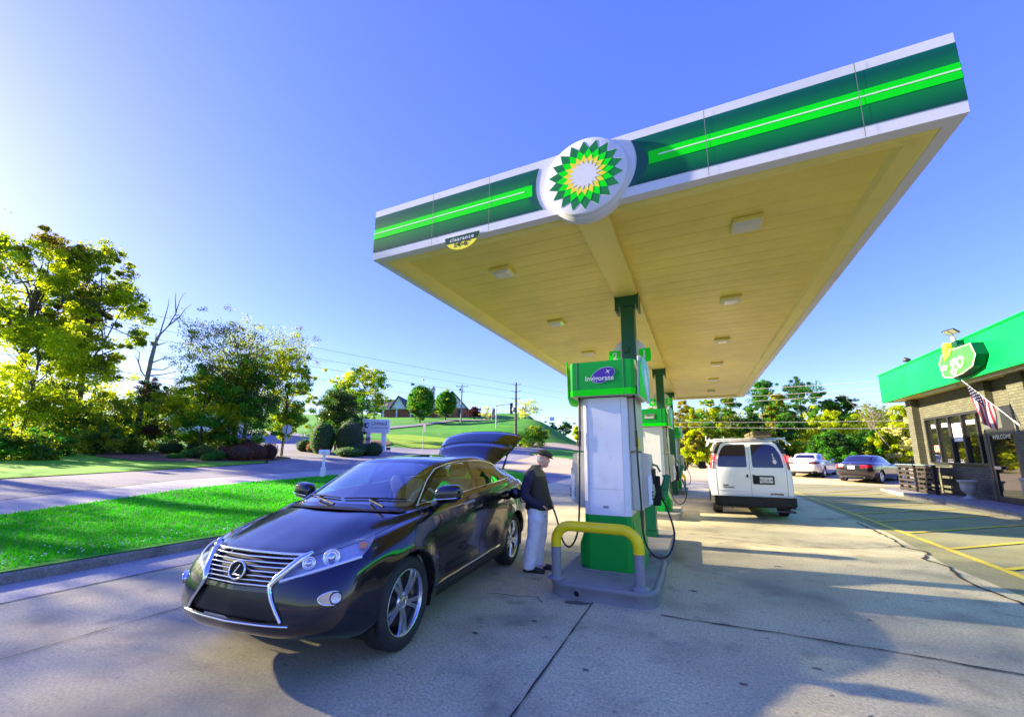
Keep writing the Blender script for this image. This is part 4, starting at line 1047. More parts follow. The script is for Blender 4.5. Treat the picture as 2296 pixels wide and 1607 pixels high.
    def top_line(pts, r=.0035):
        o = []
        for i in range(len(pts)-1):
            for k in range(8):
                t = k/8; x = lerp(pts[i][0], pts[i+1][0], t); y = lerp(pts[i][1], pts[i+1][1], t)
                h = ftree.ray_cast(Vector((x, y, 3)), Vector((0, 0, -1)))
                if h[0]: o.append(h[0])
        if len(o) > 1:
            gap = MB(); gap.tube(o, r, 5); gap.build('panel_gap', M['black_plastic'], root)
    for sg in (1, -1): top_line([(.72,sg*.50),(.60,sg*.60),(.40,sg*.70),(.1,sg*.75),(-.2,sg*.785),(-.44,sg*.80)])
    # body shell itself
    me = bpy.data.meshes.new('body'); bm.to_mesh(me); me.materials.append(paint)
    for p in me.polygons: p.use_smooth = True
    bo = bpy.data.objects.new('body', me); COL.objects.link(bo); bo.parent = root
    # sunroof
    sr = MB()
    def roofpt(x, y, off=.003):
        h = ftree.ray_cast(Vector((x, y, 3)), Vector((0, 0, -1))); return h[0]+Vector((0, 0, off))
    sr.grid(lambda u, v: roofpt(lerp(-1.42, -1.95, v), lerp(-.38, .38, u)), 10, 8); sr.build('sunroof', pbr('sunroof_glass', (.01, .01, .012), .05, coat=1.), bo)
    # arches, sills, chrome strip, underbody
    for cx in (0., -WB):
        for sg in (1, -1):
            wl = MB(); n = 26
            vs = []; fs = []
            for k in range(n+1):
                a = lerp(-.12*PI, 1.12*PI, k/n)
                for (rr, yy) in ((.435, .90), (.445, .55), (.30, .50)):
                    vs.append((cx+rr*math.cos(a), sg*yy, max(.375+rr*math.sin(a), .2)))
            for k in range(n):
                for j in range(2): fs.append((k*3+j, k*3+j+1, k*3+j+4, k*3+j+3))
            wl.add(vs, fs, smooth=True)
            wl.build('wheel_well', M['black_plastic'], root)
            lip = []
            for k in range(30):
                a = lerp(-.08*PI, 1.08*PI, k/29); x = cx+.437*math.cos(a); z = .375+.437*math.sin(a)
                h = ftree.ray_cast(Vector((x, sg*1.6, z)), Vector((0, -sg, 0)))
                if h[0] is not None and h[0].y*sg > .6: lip.append(h[0]-Vector((0, sg*.012, 0)))
            lb = MB(); lb.tube(lip, .014, 8); lb.build('arch_lip', paint, root)
    for sg in (1, -1):
        sb = MB(); sb.grid(lambda u, v: (lerp(-.48, -2.42, u), sg*(.905+.02*math.sin(PI*v)), lerp(.27, .365, v)), 12, 5)
        sb.build('sill', M['black_plastic'], root)
        cs = MB(); pts = on_side([(lerp(-.52, -2.28, i/16), .385+.02*i/16) for i in range(17)], sg, .006)
        cs.tube(pts, [.006]+[.014]*15+[.006], 8); cs.build('chrome_sill_strip', M['chrome'], root)
        bl = MB(); pts = on_side([(-.36,1.135)]+[(lerp(-.45, -2.9, i/20), lerp(1.155, 1.285, i/20)+.012*math.sin(PI*i/20)) for i in range(21)]+[(-3.03,1.315)], sg, .004)
        bl.tube(pts, .008, 6)
        pts = on_side([(-.36,1.135),(-.52,1.235),(-.73,1.365),(-.95,1.480),(-1.2,1.537),(-1.5,1.562),(-1.9,1.568),(-2.2,1.562),(-2.45,1.53),(-2.75,1.46),(-3.02,1.362),(-3.05,1.33)], sg, .003)
        bl.tube(pts, .007, 6); bl.build('window_moulding', M['chrome'], root)
        bp = MB()
        for k in range(2):
            pass
        # door handles
        for x, z in ((-1.44, 1.02), (-2.44, 1.065)):
            h = surf(x, z, sg); 
            if not h[0]: continue
            hb = MB(); Q = plate(h[0], (-1, 0, .05), (0, 0, 1)) if sg > 0 else plate(h[0], (1, 0, .05), (0, 0, 1))
            hb.lathe([(.001, .002), (.045, .003), (.058, .001)], 20, Q @ Sm(1.25, .8, 1), mi=1)
            hb.tube([Q @ Vector(p) for p in [(-.095, 0, -.002), (-.085, .002, .026), (-.03, .004, .038), (.03, .004, .038), (.085, .002, .026), (.095, 0, -.002)]], .013, 8)
            hb.build('door_handle', [paint, M['black_plastic']], root)
        # mirror
        mi = MB(); c = Vector((-.50, 1.015, 1.25)) if sg > 0 else Vector((-.60, -.955, 1.215))
        def mf(u, v):
            a = 2*PI*u; b = PI*(v-.5)
            x = math.cos(b)*math.cos(a); y = math.cos(b)*math.sin(a); zz = math.sin(b)
            x = math.copysign(abs(x)**.75, x); y = math.copysign(abs(y)**.6, y); zz = math.copysign(abs(zz)**.7, zz)
            return (c.x+x*.095-.02*y*sg, c.y+y*.135, c.z+zz*.092+.012*y*sg)
        mi.grid(mf, 24, 14)
        mi.tube([(c.x, sg*.95, c.z-.06), (c.x, sg*.90, 1.155), (c.x, sg*.85, 1.13)], [.05, .045, .05], 10)
        mo = mi.build('side_mirror', paint, root)
        mc = MB(); mc.grid(lambda u, v: (c.x+.094*math.cos(lerp(-.9, .9, v))*1.0-.02*lerp(-1, 1, u)*sg+.002, c.y+lerp(-.115, .125, u), c.z-.052+.022*v+.012*lerp(-1, 1, u)*sg), 10, 4)
        mc.build('indicator', M['chrome'], mo)
    # wipers and cowl
    cw = MB(); cw.grid(lambda u, v: (lerp(.02, -.15, v)-.17*abs(2*u-1)**2.2, lerp(-.70, .70, u), lerp(1.118, 1.140, v)-.018*abs(2*u-1)**2), 16, 3); cw.build('cowl_panel', M['black_plastic'], root)
    for (y0, y1, hb_) in ((.62, -.02, .60), (-.08, -.66, -.05)):
        wp = MB()
        def wsp(y, z):
            h = ftree.ray_cast(Vector((2, y, z)), Vector((-1, 0, 0))); return h[0]+Vector((.012, 0, .012))
        wp.tube([wsp(lerp(y0, y1, i/8), 1.185+.010*math.sin(PI*i/8)) for i in range(9)], .008, 6)
        mid = wsp(lerp(y0, y1, .5), 1.175)+Vector((.012, 0, .006)); wp.tube([(-.08, hb_*.9, 1.15), tuple(mid), tuple(wsp(lerp(y0, y1, .4), 1.19))], [.013, .009, .007], 6)
        wp.build('wiper', M['black_plastic'], root)
    # raised tailgate
    tg = MB()
    H0 = Vector((-3.00, 0, 1.585))
    prof = [(0,0),(-.10,.045),(-.23,.13),(-.36,.225),(-.52,.335),(-.66,.42),(-.78,.475),(-.86,.47),(-.90,.42)]
    def gate(u, v, t0, t1, off=0.):
        t = lerp(t0, t1, v)*(len(prof)-1); P = catmull([Vector((a, 0, b)) for a, b in prof], t)
        q = t/(len(prof)-1); hw = lerp(.56, .74, sstep(q*1.6))*(1 if q < .8 else lerp(1, .92, (q-.8)/.2))
        s = 2*u-1
        return (H0.x+P.x-off*.6+.10*(abs(s)**3)*q*0, s*hw, H0.z+P.z-.085*abs(s)**2.6*(1 if q > .02 else 1)-off)
    def sect(t0, t1, name, mat, th=.03, nn=6):
        b_ = MB(); b_.grid(lambda u, v: gate(u, v, t0, t1), 20, nn); o_ = b_.build(name, mat, parent=tgo); 
        m_ = o_.modifiers.new('s', 'SOLIDIFY'); m_.thickness = th; m_.offset = 0; return o_
    tgm = MB(); tgm.grid(lambda u, v: gate(u, v, .0, .40), 20, 6); tgo = tgm.build('tailgate', paint, root); m_ = tgo.modifiers.new('s', 'SOLIDIFY'); m_.thickness = .035; m_.offset = 0
    sect(.40, .84, 'rear_window', M['privacy_glass'], .006)
    sect(.84, 1.0, 'lower_panel', paint, .05, 4)
    for sg in (1, -1):
        inn = MB()
        pts = [Vector(gate(.5+.5*sg*.97, 0, q, q, .03)) for q in [.3+.07*i for i in range(10)]]
        inn.tube(pts, .028, 6)
        inn.build('window_edge', M['black_plastic'], tgo)
    for sg in (1, -1):
        st = MB(); st.tube([(-3.12, sg*.60, 1.30), (-3.45, sg*.66, 1.82)], .011, 8); st.tube([(-3.12, sg*.60, 1.30), (-3.28, sg*.63, 1.56)], .017, 8); st.build('gas_strut', M['dark_metal'], root)
        # tail lamp
        tl = cut_pts = None
        tb = MB()
        def tlf(u, v):
            x = lerp(-3.30, -3.66, u); z = lerp(1.06, 1.235, v)
            h = ftree.ray_cast(Vector((x, sg*1.6, z)), Vector((0, -sg, 0)))
            return h[0]+h[1]*.006 if h[0] else Vector((x, sg*.7, z))
        tb.grid(tlf, 8, 6); tb.build('tail_lamp', pbr('clear_red', (.75, .55, .5), .12, coat=1.), root)
    # fuel flap, open
    h = surf(-2.80, 1.07, 1)
    fp = MB(); Q = plate(h[0]+Vector((0, .003, 0)), (-1, 0, 0), (0, 0, 1))
    fp.lathe([(.001, .004), (.075, .004), (.080, .0)], 24, Q, mi=1)
    fp.lathe([(.0, .03), (.03, .03), (.032, .0)], 16, Q, mi=1)
    fp.lathe([(.001, .0), (.085, .0), (.085, .012), (.001, .014)], 24, Tm(h[0].x+.10, h[0].y+.07, 1.07) @ Rm(rad(-80), 'Z') @ Rm(-PI/2, 'X'))
    fp.build('fuel_flap', [paint, M['black_plastic']], root)
    # floor pan and interior
    fl = MB(); fl.box((.50, -.62, .29), (-3.60, .62, .34)); fl.build('underbody', M['black_plastic'], root)
    it = MB(); it.box((-.30, -.70, .34), (-3.3, .70, .50)); it.box((-.30, -.80, .40), (-3.2, -.83, 1.08)); it.box((-.30, .80, .40), (-3.2, .83, 1.08)); 
    it.box((.40, -.7, .34), (-.30, .7, .95)); it.build('cabin_floor', M['interior'], root)
    da = MB(); da.grid(lambda u, v: (lerp(-.36, -.98, v), lerp(-.74, .74, u), lerp(1.10, 1.03, v)+.04*math.sin(PI*v)+(.04*math.exp(-((u-.74)/.13)**2) if v > .4 else 0)), 30, 10)
    da.grid(lambda u, v: (lerp(-.98, -.80, v), lerp(-.74, .74, u), lerp(1.03, .6, v)), 12, 4); da.build('dashboard', M['dash'], root)
    sw = MB(); Q = plate((-1.05, .38, 1.07), (0, 1, 0), (-.45, 0, 1))
    sw.tube([Q @ Vector((.185*math.cos(a), .185*math.sin(a), 0)) for a in [2*PI*k/32 for k in range(33)]], .016, 8, caps=False)
    sw.box((-.18, -.03, -.01), (.18, .03, .01), Q); sw.box((-.05, -.16, -.02), (.05, .05, .02), Q, bev=.01); sw.tube([(-1.05, .38, 1.07), (-.85, .38, .95)], .03, 8)
    sw.build('steering_wheel', M['seat_leather'], root)
    for y in (.38, -.38):
        se = MB()
        se.box((-1.25, y-.26, .55), (-1.80, y+.26, .76), bev=.06)
        se.box((-.08, -.25, 0), (.08, .25, .62), Tm(-1.80, y, .70) @ Rm(rad(-14), 'Y'), bev=.07)
        se.box((-.05, -.13, .66), (.06, .13, .84), Tm(-1.80, y, .70) @ Rm(rad(-14), 'Y'), bev=.05)
        se.build('front_seat', M['seat_leather'], root)
    se = MB(); se.box((-2.25, -.62, .55), (-2.75, .62, .76), bev=.06); se.box((-.08, -.62, 0), (.08, .62, .55), Tm(-2.78, 0, .72) @ Rm(rad(-16), 'Y'), bev=.07)
    for y in (.38, -.38): se.box((-2.90, y-.12, 1.30), (-2.82, y+.12, 1.42), bev=.04)
    se.build('rear_seat', M['seat_leather'], root)
    rm = MB(); rm.box((-.90, -.11, 1.40), (-.87, .11, 1.46), bev=.012); rm.tube([(-.88, 0, 1.45), (-.92, 0, 1.49)], .01, 6); rm.build('rear_view_mirror', M['black_plastic'], root)
    for x in (0., -WB):
        for sg in (1, -1): wheel(root, x, sg*.795, .375, .235, .268, sg, steer=0)
    return root, ftree
suv, suv_tree = make_suv((-3.295, 2.985, 0), math.atan2(-.995, .097), 'glossy dark navy crossover with its tailgate raised being refuelled beside the pump', 'car')

# ------------------------------------------------------------------ white van
M['van_white'] = pbr('van_white', (.84, .86, .90), .3, coat=.6, dirt=(.45, .45, .42), dscale=1.4, dlo=.62, dhi=.95)
M['tinted_glass'] = pbr('tinted_glass', (.012, .012, .03), .06, coat=1.)
M['lit_red'] = pbr('lit_red', (.6, .02, .02), .3, emis=(1, .03, .03), es=2.2)
M['rusty_black'] = pbr('rusty_black', (.010, .010, .011), .7, var=.3, vscale=6)
VAN = [
 [(5.60,0,.35),(5.55,.5,.35),(5.35,.86,.38),(4.9,.93,.40),(4.2,.95,.40),(3.2,.95,.40),(2.2,.95,.40),(1.2,.955,.42),(.4,.955,.46),(.06,.93,.50),(.0,.80,.50),(0,.4,.50),(0,0,.50)],
 [(5.68,0,.55),(5.62,.5,.55),(5.42,.90,.58),(4.9,.97,.58),(4.2,.985,.58),(3.2,.985,.58),(2.2,.985,.58),(1.2,.985,.58),(.4,.985,.60),(.05,.965,.62),(-.01,.85,.62),(-.01,.4,.62),(-.01,0,.62)],
 [(5.62,0,.90),(5.55,.5,.90),(5.36,.90,.90),(4.9,.985,.92),(4.2,1.0,.92),(3.2,1.0,.92),(2.2,1.0,.92),(1.2,1.0,.92),(.4,1.0,.92),(.05,.975,.92),(-.01,.86,.92),(-.01,.4,.92),(-.01,0,.92)],
 [(5.45,0,1.08),(5.38,.5,1.08),(5.15,.84,1.08),(4.8,.96,1.10),(4.2,.985,1.12),(3.2,.99,1.2),(2.2,.99,1.2),(1.2,.99,1.2),(.4,.985,1.2),(.06,.96,1.2),(0,.85,1.2),(-.01,.4,1.2),(-.01,0,1.2)],
 [(4.75,0,1.22),(4.72,.5,1.22),(4.62,.78,1.22),(4.5,.90,1.25),(4.1,.95,1.30),(3.2,.965,1.40),(2.2,.965,1.42),(1.2,.965,1.42),(.4,.96,1.42),(.08,.93,1.42),(.02,.82,1.42),(.01,.4,1.42),(.01,0,1.42)],
 [(4.25,0,1.62),(4.22,.5,1.62),(4.12,.72,1.60),(4.0,.82,1.60),(3.8,.87,1.64),(3.1,.905,1.70),(2.2,.905,1.72),(1.2,.905,1.72),(.42,.90,1.72),(.12,.87,1.72),(.06,.77,1.72),(.05,.4,1.72),(.05,0,1.72)],
 [(3.82,0,1.92),(3.80,.45,1.91),(3.72,.64,1.89),(3.62,.73,1.88),(3.4,.79,1.91),(3.0,.82,1.95),(2.2,.825,1.97),(1.2,.825,1.97),(.45,.82,1.97),(.18,.79,1.97),(.12,.70,1.97),(.11,.4,1.97),(.11,0,1.97)],
 [(3.6,0,1.99),(3.58,.4,1.98),(3.5,.56,1.965),(3.42,.62,1.96),(3.25,.68,1.98),(2.9,.71,2.03),(2.2,.72,2.05),(1.2,.72,2.06),(.5,.71,2.06),(.26,.68,2.055),(.20,.60,2.055),(.19,.38,2.06),(.19,0,2.06)],
 [(3.3,0,2.04),(3.25,0,2.04),(3.2,0,2.04),(3.1,0,2.05),(3.0,0,2.06),(2.6,0,2.08),(2.1,0,2.10),(1.3,0,2.10),(.7,0,2.10),(.5,0,2.09),(.45,0,2.09),(.42,0,2.09),(.4,0,2.09)],
]
def make_van(loc, rz, label):
    root = thing('van', label, 'van', loc, rz)
    bm = ring_body(VAN, 6, 5)
    for cx in (.98, 4.55):
        for sg in (1, -1):
            fs = cut_poly(bm, circle2(cx, .36, .43, 32), *XZ, keep=lambda c, s=sg, x=cx: c.y*s > .4 and abs(c.x-x) < .7 and c.z < .95); bmesh.ops.delete(bm, geom=fs, context='FACES')
    rear = lambda c: c.x < .35
    # dark band above the doors, lamp towers, windows
    for sg in (1, -1):
        w_ = round_poly([(sg*.065, 1.985), (sg*.60, 1.965), (sg*.745, 1.70), (sg*.80, 1.35), (sg*.065, 1.35)], [.05, .12, .12, .05, .05])
        if sg < 0: w_ = w_[::-1]
        take(bm, cut_poly(bm, w_, *YZ, keep=rear), 'rear_door_window', M['tinted_glass'], root, off=-.004)
        lamp = [(sg*.825, 1.70), (sg*.955, 1.70), (sg*1.02, 1.30), (sg*.89, 1.30)]
        lf = cut_poly(bm, lamp, *YZ, keep=lambda c, s=sg: c.x < .30 and c.y*s > .6)
        lo = take(bm, lf, 'tail_lamp', M['red_lens'], root, off=.012)
        up = MB(); up.box((-.02, sg*.875, 1.535), (.02, sg*.93, 1.67), bev=.01); up.build('brake_light', M['lit_red'], lo)
        rv = MB(); rv.box((-.028, sg*.895, 1.47), (.02, sg*.955, 1.52), bev=.006); rv.build('reversing_light', pbr('clear_amber', (.6, .5, .4), .3), lo)
    for db in ([(-.62, 2.035), (.62, 2.035), (.55, 2.095), (-.55, 2.095)], [(.78, 1.72), (.90, 1.72), (.83, 1.97), (.74, 2.06), (.62, 2.085), (.60, 2.035), (.69, 1.96)], [(-.78, 1.72), (-.90, 1.72), (-.83, 1.97), (-.74, 2.06), (-.62, 2.085), (-.60, 2.035), (-.69, 1.96)]):
        take(bm, cut_poly(bm, db, *YZ, keep=lambda c: c.x < .60 and c.z > 1.7), 'rear_header', M['rusty_black'], root, off=.002)
    tree = BVHTree.FromBMesh(bm)
    full = ring_body(VAN, 6, 5); ft = BVHTree.FromBMesh(full)
    def rp(y, z, off=.002):
        h = ft.ray_cast(Vector((-2, y, z)), Vector((1, 0, 0))); return h[0]+Vector((-off, 0, 0))
    for pts in ([(0, .60), (0, 2.04)], [(-.83, .60), (-.845, 1.2), (-.80, 1.72), (-.68, 1.98), (-.56, 2.04), (.56, 2.04), (.68, 1.98), (.80, 1.72), (.845, 1.2), (.83, .60)]):
        q = [tuple(Vector(pts[i]).lerp(Vector(pts[i+1]), k/8)) for i in range(len(pts)-1) for k in range(8)]+[pts[-1]]
        g = MB(); g.tube([rp(a, b, 0) for a, b in q], .005, 5); g.build('door_gap', M['seam'], root)
    # body mouldings on the doors, lettering, plate
    for sg in (1, -1):
        d_ = MB(); d_.grid(lambda u, v: rp(sg*lerp(.02, .80, u), lerp(.70, .745, v), .004+.008*math.sin(PI*v)), 8, 4); d_.build('door_swage', M['van_white'], root)
    pl = MB(); Q = plate(rp(-.30, 1.02, .004), (0, -1, 0), (0, 0, 1))
    pl.prism(rrect(-.25, -.115, .25, .115, .03), -.01, .012, Q, mi=0); pl.box((-.09, -.078, .012), (.21, .078, .018), Q, mi=1)
    add_text(pl, 'RDC5614', Q @ Tm(.06, -.004, .02), mi=2, size=.098, sx=.72, bold=.001)
    pl.box((-.04, -.07, .018), (.16, -.058, .0195), Q, mi=2); pl.box((-.02, .060, .018), (.14, .068, .0195), Q, mi=3)
    pl.build('number_plate', [M['black_plastic'], M['white_paint'], M['black_plastic'], M['red_lens']], root)
    lt = MB(); Q = plate(rp(.55, .80, .006), (0, -1, 0), (0, 0, 1)); lt.box((-.14, .045, 0), (.0, .075, .003), Q)
    add_text(lt, 'CHEVROLET', Q @ Tm(0, 0, .002), size=.055, sx=.95, bold=.002); lt.build('badge', M['dark_metal'], root)
    lt = MB(); Q = plate(rp(-.58, .655, .006), (0, -1, 0), (0, 0, 1)); add_text(lt, 'EXPRESS', Q, size=.065, sx=1.2, bold=.003); lt.build('badge', M['dark_metal'], root)
    dc = MB(); Q = plate(rp(-.58, 1.60, .006), (0, -1, 0), (0, 0, 1)) @ Rm(.2, 'Z')
    dc.prism([(.045*math.cos(a), .065*math.sin(a)-.09) for a in [2*PI*k/20 for k in range(20)]], .008, .010, Q); dc.box((-.008, -.04, .008), (.008, .12, .010), Q); dc.box((-.03, .0, .008), (.03, .015, .010), Q); dc.box((-.02, .10, .008), (.02, .125, .010), Q)
    dc.build('window_sticker', M['white_paint'], root)
    for y, nm in ((.075, 'door_handle'), (-.07, 'door_handle')):
        h = MB(); c = rp(y, 1.12, .008); h.ball((c.x, c.y, c.z), (.014, .028, .045), 10, 8); h.build(nm, M['dark_metal'], root)
    me = bpy.data.meshes.new('body'); bm.to_mesh(me); me.materials.append(M['van_white'])
    for p in me.polygons: p.use_smooth = True
    bo = bpy.data.objects.new('body', me); COL.objects.link(bo); bo.parent = root
    b = MB(); b.grid(lambda u, v: (-.13+.14*abs(2*u-1)**6, lerp(-1.01, 1.01, u), lerp(.36, .57, v)), 24, 3, smooth=False)
    b.box((-.13, -.98, .565), (.05, .98, .575)); b.box((-.12, -.98, .355), (.05, .98, .365)); b.box((-.02, -.97, .30), (.1, .97, .56))
    b.box((-.16, -.20, .33), (0, .20, .40), bev=.01); b.build('rear_bumper', M['rusty_black'], root)
    st = MB(); st.box((-.10, -.95, .20), (.05, -.55, .25), bev=.01); st.box((-.02, -.85, .25), (.0, -.80, .36)); st.build('hitch_step', M['dark_metal'], root)
    ub = MB(); ub.box((.1, -.80, .33), (5.3, .80, .45)); ub.build('underbody', M['black_plastic'], root)
    ex = MB(); ex.tube([(-.05, .5, .28), (.5, .5, .28)], .03, 10); ex.build('exhaust', M['dark_metal'], root)
    for x in (.98, 4.55):
        for sg in (1, -1): wheel(root, x, sg*.83, .36, .25, .22, sg, style='steel', rim_mat='steel')
    # side: window band, mirror
    for sg in (1, -1):
        for x0, x1 in ((.45, 1.55), (1.7, 2.9), (3.05, 3.75)):
            w_ = MB()
            def sp(u, v):
                h = ft.ray_cast(Vector((lerp(x0, x1, u), sg*2, lerp(1.38, 1.82, v))), Vector((0, -sg, 0))); return h[0]+Vector((0, sg*.003, 0))
            w_.grid(sp, 8, 5); w_.build('side_window', M['tinted_glass'], root)
        m_ = MB(); m_.box((3.95, sg*1.02, 1.18), (4.07, sg*1.27, 1.46), bev=.035); m_.tube([(4.0, sg*1.05, 1.30), (4.05, sg*.93, 1.22)], .02, 6); m_.build('door_mirror', M['black_plastic'], root)
    # ladder rack
    rk = MB(); 
    for x in (.45, 1.9, 3.2):
        rk.tube([(x, .98, 1.98), (x, .96, 2.09), (x, .90, 2.13), (x, -.90, 2.15), (x, -.96, 2.10), (x, -.98, 1.98)], .02, 8)
    for y in (.93, -.93): rk.tube([(.3, y, 2.16), (3.4, y, 2.16)], .018, 8)
    rk.tube([(.3, 1.02, 2.24), (.3, 1.03, 2.11), (.3, .93, 2.06), (.3, .88, 2.10)], .018, 8)
    rk.tube([(.3, -.80, 2.16), (.28, -1.05, 1.96)], .02, 8)
    rk.build('roof_rack', M['white_paint'], root)
    return root
make_van((1.29, 12.98, 0), PI/2, 'white work van with two rear doors, its brake lights lit beside the pumps')
ld = thing('ladder', 'folded ladder lying on the roof rack of the white van', 'ladder', (1.90, 13.2, 2.17), PI/2)
lb = MB()
for y in (.42, .02):
    lb.box((.0, y-.02, .02), (2.3, y+.02, .09)); lb.box((.05, y-.02, .11), (2.2, y+.02, .18))
for k in range(8): lb.tube([(.1+.28*k, .02, .06), (.1+.28*k, .42, .06)], .016, 6); lb.tube([(.15+.27*k, .02, .17), (.15+.27*k, .42, .17)], .016, 6)
lb.box((-.02, .0, .0), (.03, .44, .05), bev=.01)
lb.build('ladder_frame', pbr('ladder_fibre', (.12, .10, .05), .6), ld)

# ------------------------------------------------------------------ sedans (origin rear axle, X forward)
SED = [
 [(3.52,0,.22),(3.48,.4,.22),(3.3,.72,.22),(3.0,.82,.24),(2.5,.84,.25),(1.7,.85,.25),(1.0,.85,.25),(.5,.86,.25),(0,.86,.27),(-.6,.80,.30),(-.86,.62,.32),(-.93,.35,.32),(-.95,0,.32)],
 [(3.62,0,.40),(3.56,.42,.40),(3.36,.78,.40),(3.05,.89,.42),(2.6,.915,.45),(1.7,.905,.45),(1.0,.905,.45),(.5,.91,.45),(0,.92,.48),(-.62,.87,.50),(-.95,.68,.52),(-1.04,.38,.52),(-1.06,0,.52)],
 [(3.60,0,.58),(3.54,.42,.58),(3.32,.78,.58),(3.02,.89,.60),(2.6,.92,.64),(1.7,.915,.66),(1.0,.915,.66),(.5,.92,.68),(0,.925,.70),(-.62,.88,.72),(-.96,.70,.73),(-1.06,.38,.73),(-1.08,0,.73)],
 [(3.45,0,.70),(3.38,.42,.70),(3.15,.74,.72),(2.95,.84,.74),(2.55,.89,.80),(1.7,.90,.86),(1.0,.90,.88),(.5,.905,.90),(0,.905,.92),(-.60,.86,.92),(-.93,.70,.92),(-1.03,.38,.93),(-1.05,0,.93)],
 [(3.1,0,.82),(3.06,.36,.82),(2.92,.6,.82),(2.75,.72,.83),(2.45,.80,.87),(1.7,.85,.94),(1.0,.86,.96),(.5,.86,.98),(0,.85,1.0),(-.55,.80,1.0),(-.86,.66,1.01),(-.95,.36,1.02),(-.97,0,1.02)],
 [(2.35,0,.95),(2.32,.32,.95),(2.25,.5,.95),(2.15,.62,.95),(1.95,.71,.96),(1.5,.78,.98),(1.0,.80,1.0),(.5,.80,1.01),(0,.78,1.03),(-.32,.70,1.04),(-.46,.56,1.05),(-.50,.32,1.06),(-.51,0,1.06)],
 [(1.85,0,1.20),(1.83,.3,1.20),(1.78,.45,1.19),(1.70,.56,1.18),(1.55,.63,1.19),(1.2,.68,1.22),(.9,.69,1.24),(.5,.69,1.24),(.15,.66,1.22),(-.08,.58,1.21),(-.15,.46,1.22),(-.18,.28,1.23),(-.19,0,1.23)],
 [(1.42,0,1.38),(1.41,.28,1.375),(1.38,.40,1.37),(1.32,.48,1.365),(1.2,.54,1.37),(1.0,.575,1.39),(.75,.58,1.40),(.5,.575,1.40),(.28,.55,1.38),(.14,.49,1.365),(.10,.38,1.37),(.08,.25,1.375),(.07,0,1.38)],
 [(1.1,0,1.44),(1.05,0,1.445),(1.0,0,1.45),(.95,0,1.452),(.9,0,1.454),(.8,0,1.456),(.7,0,1.456),(.6,0,1.455),(.5,0,1.452),(.42,0,1.45),(.38,0,1.448),(.35,0,1.446),(.33,0,1.445)],
]
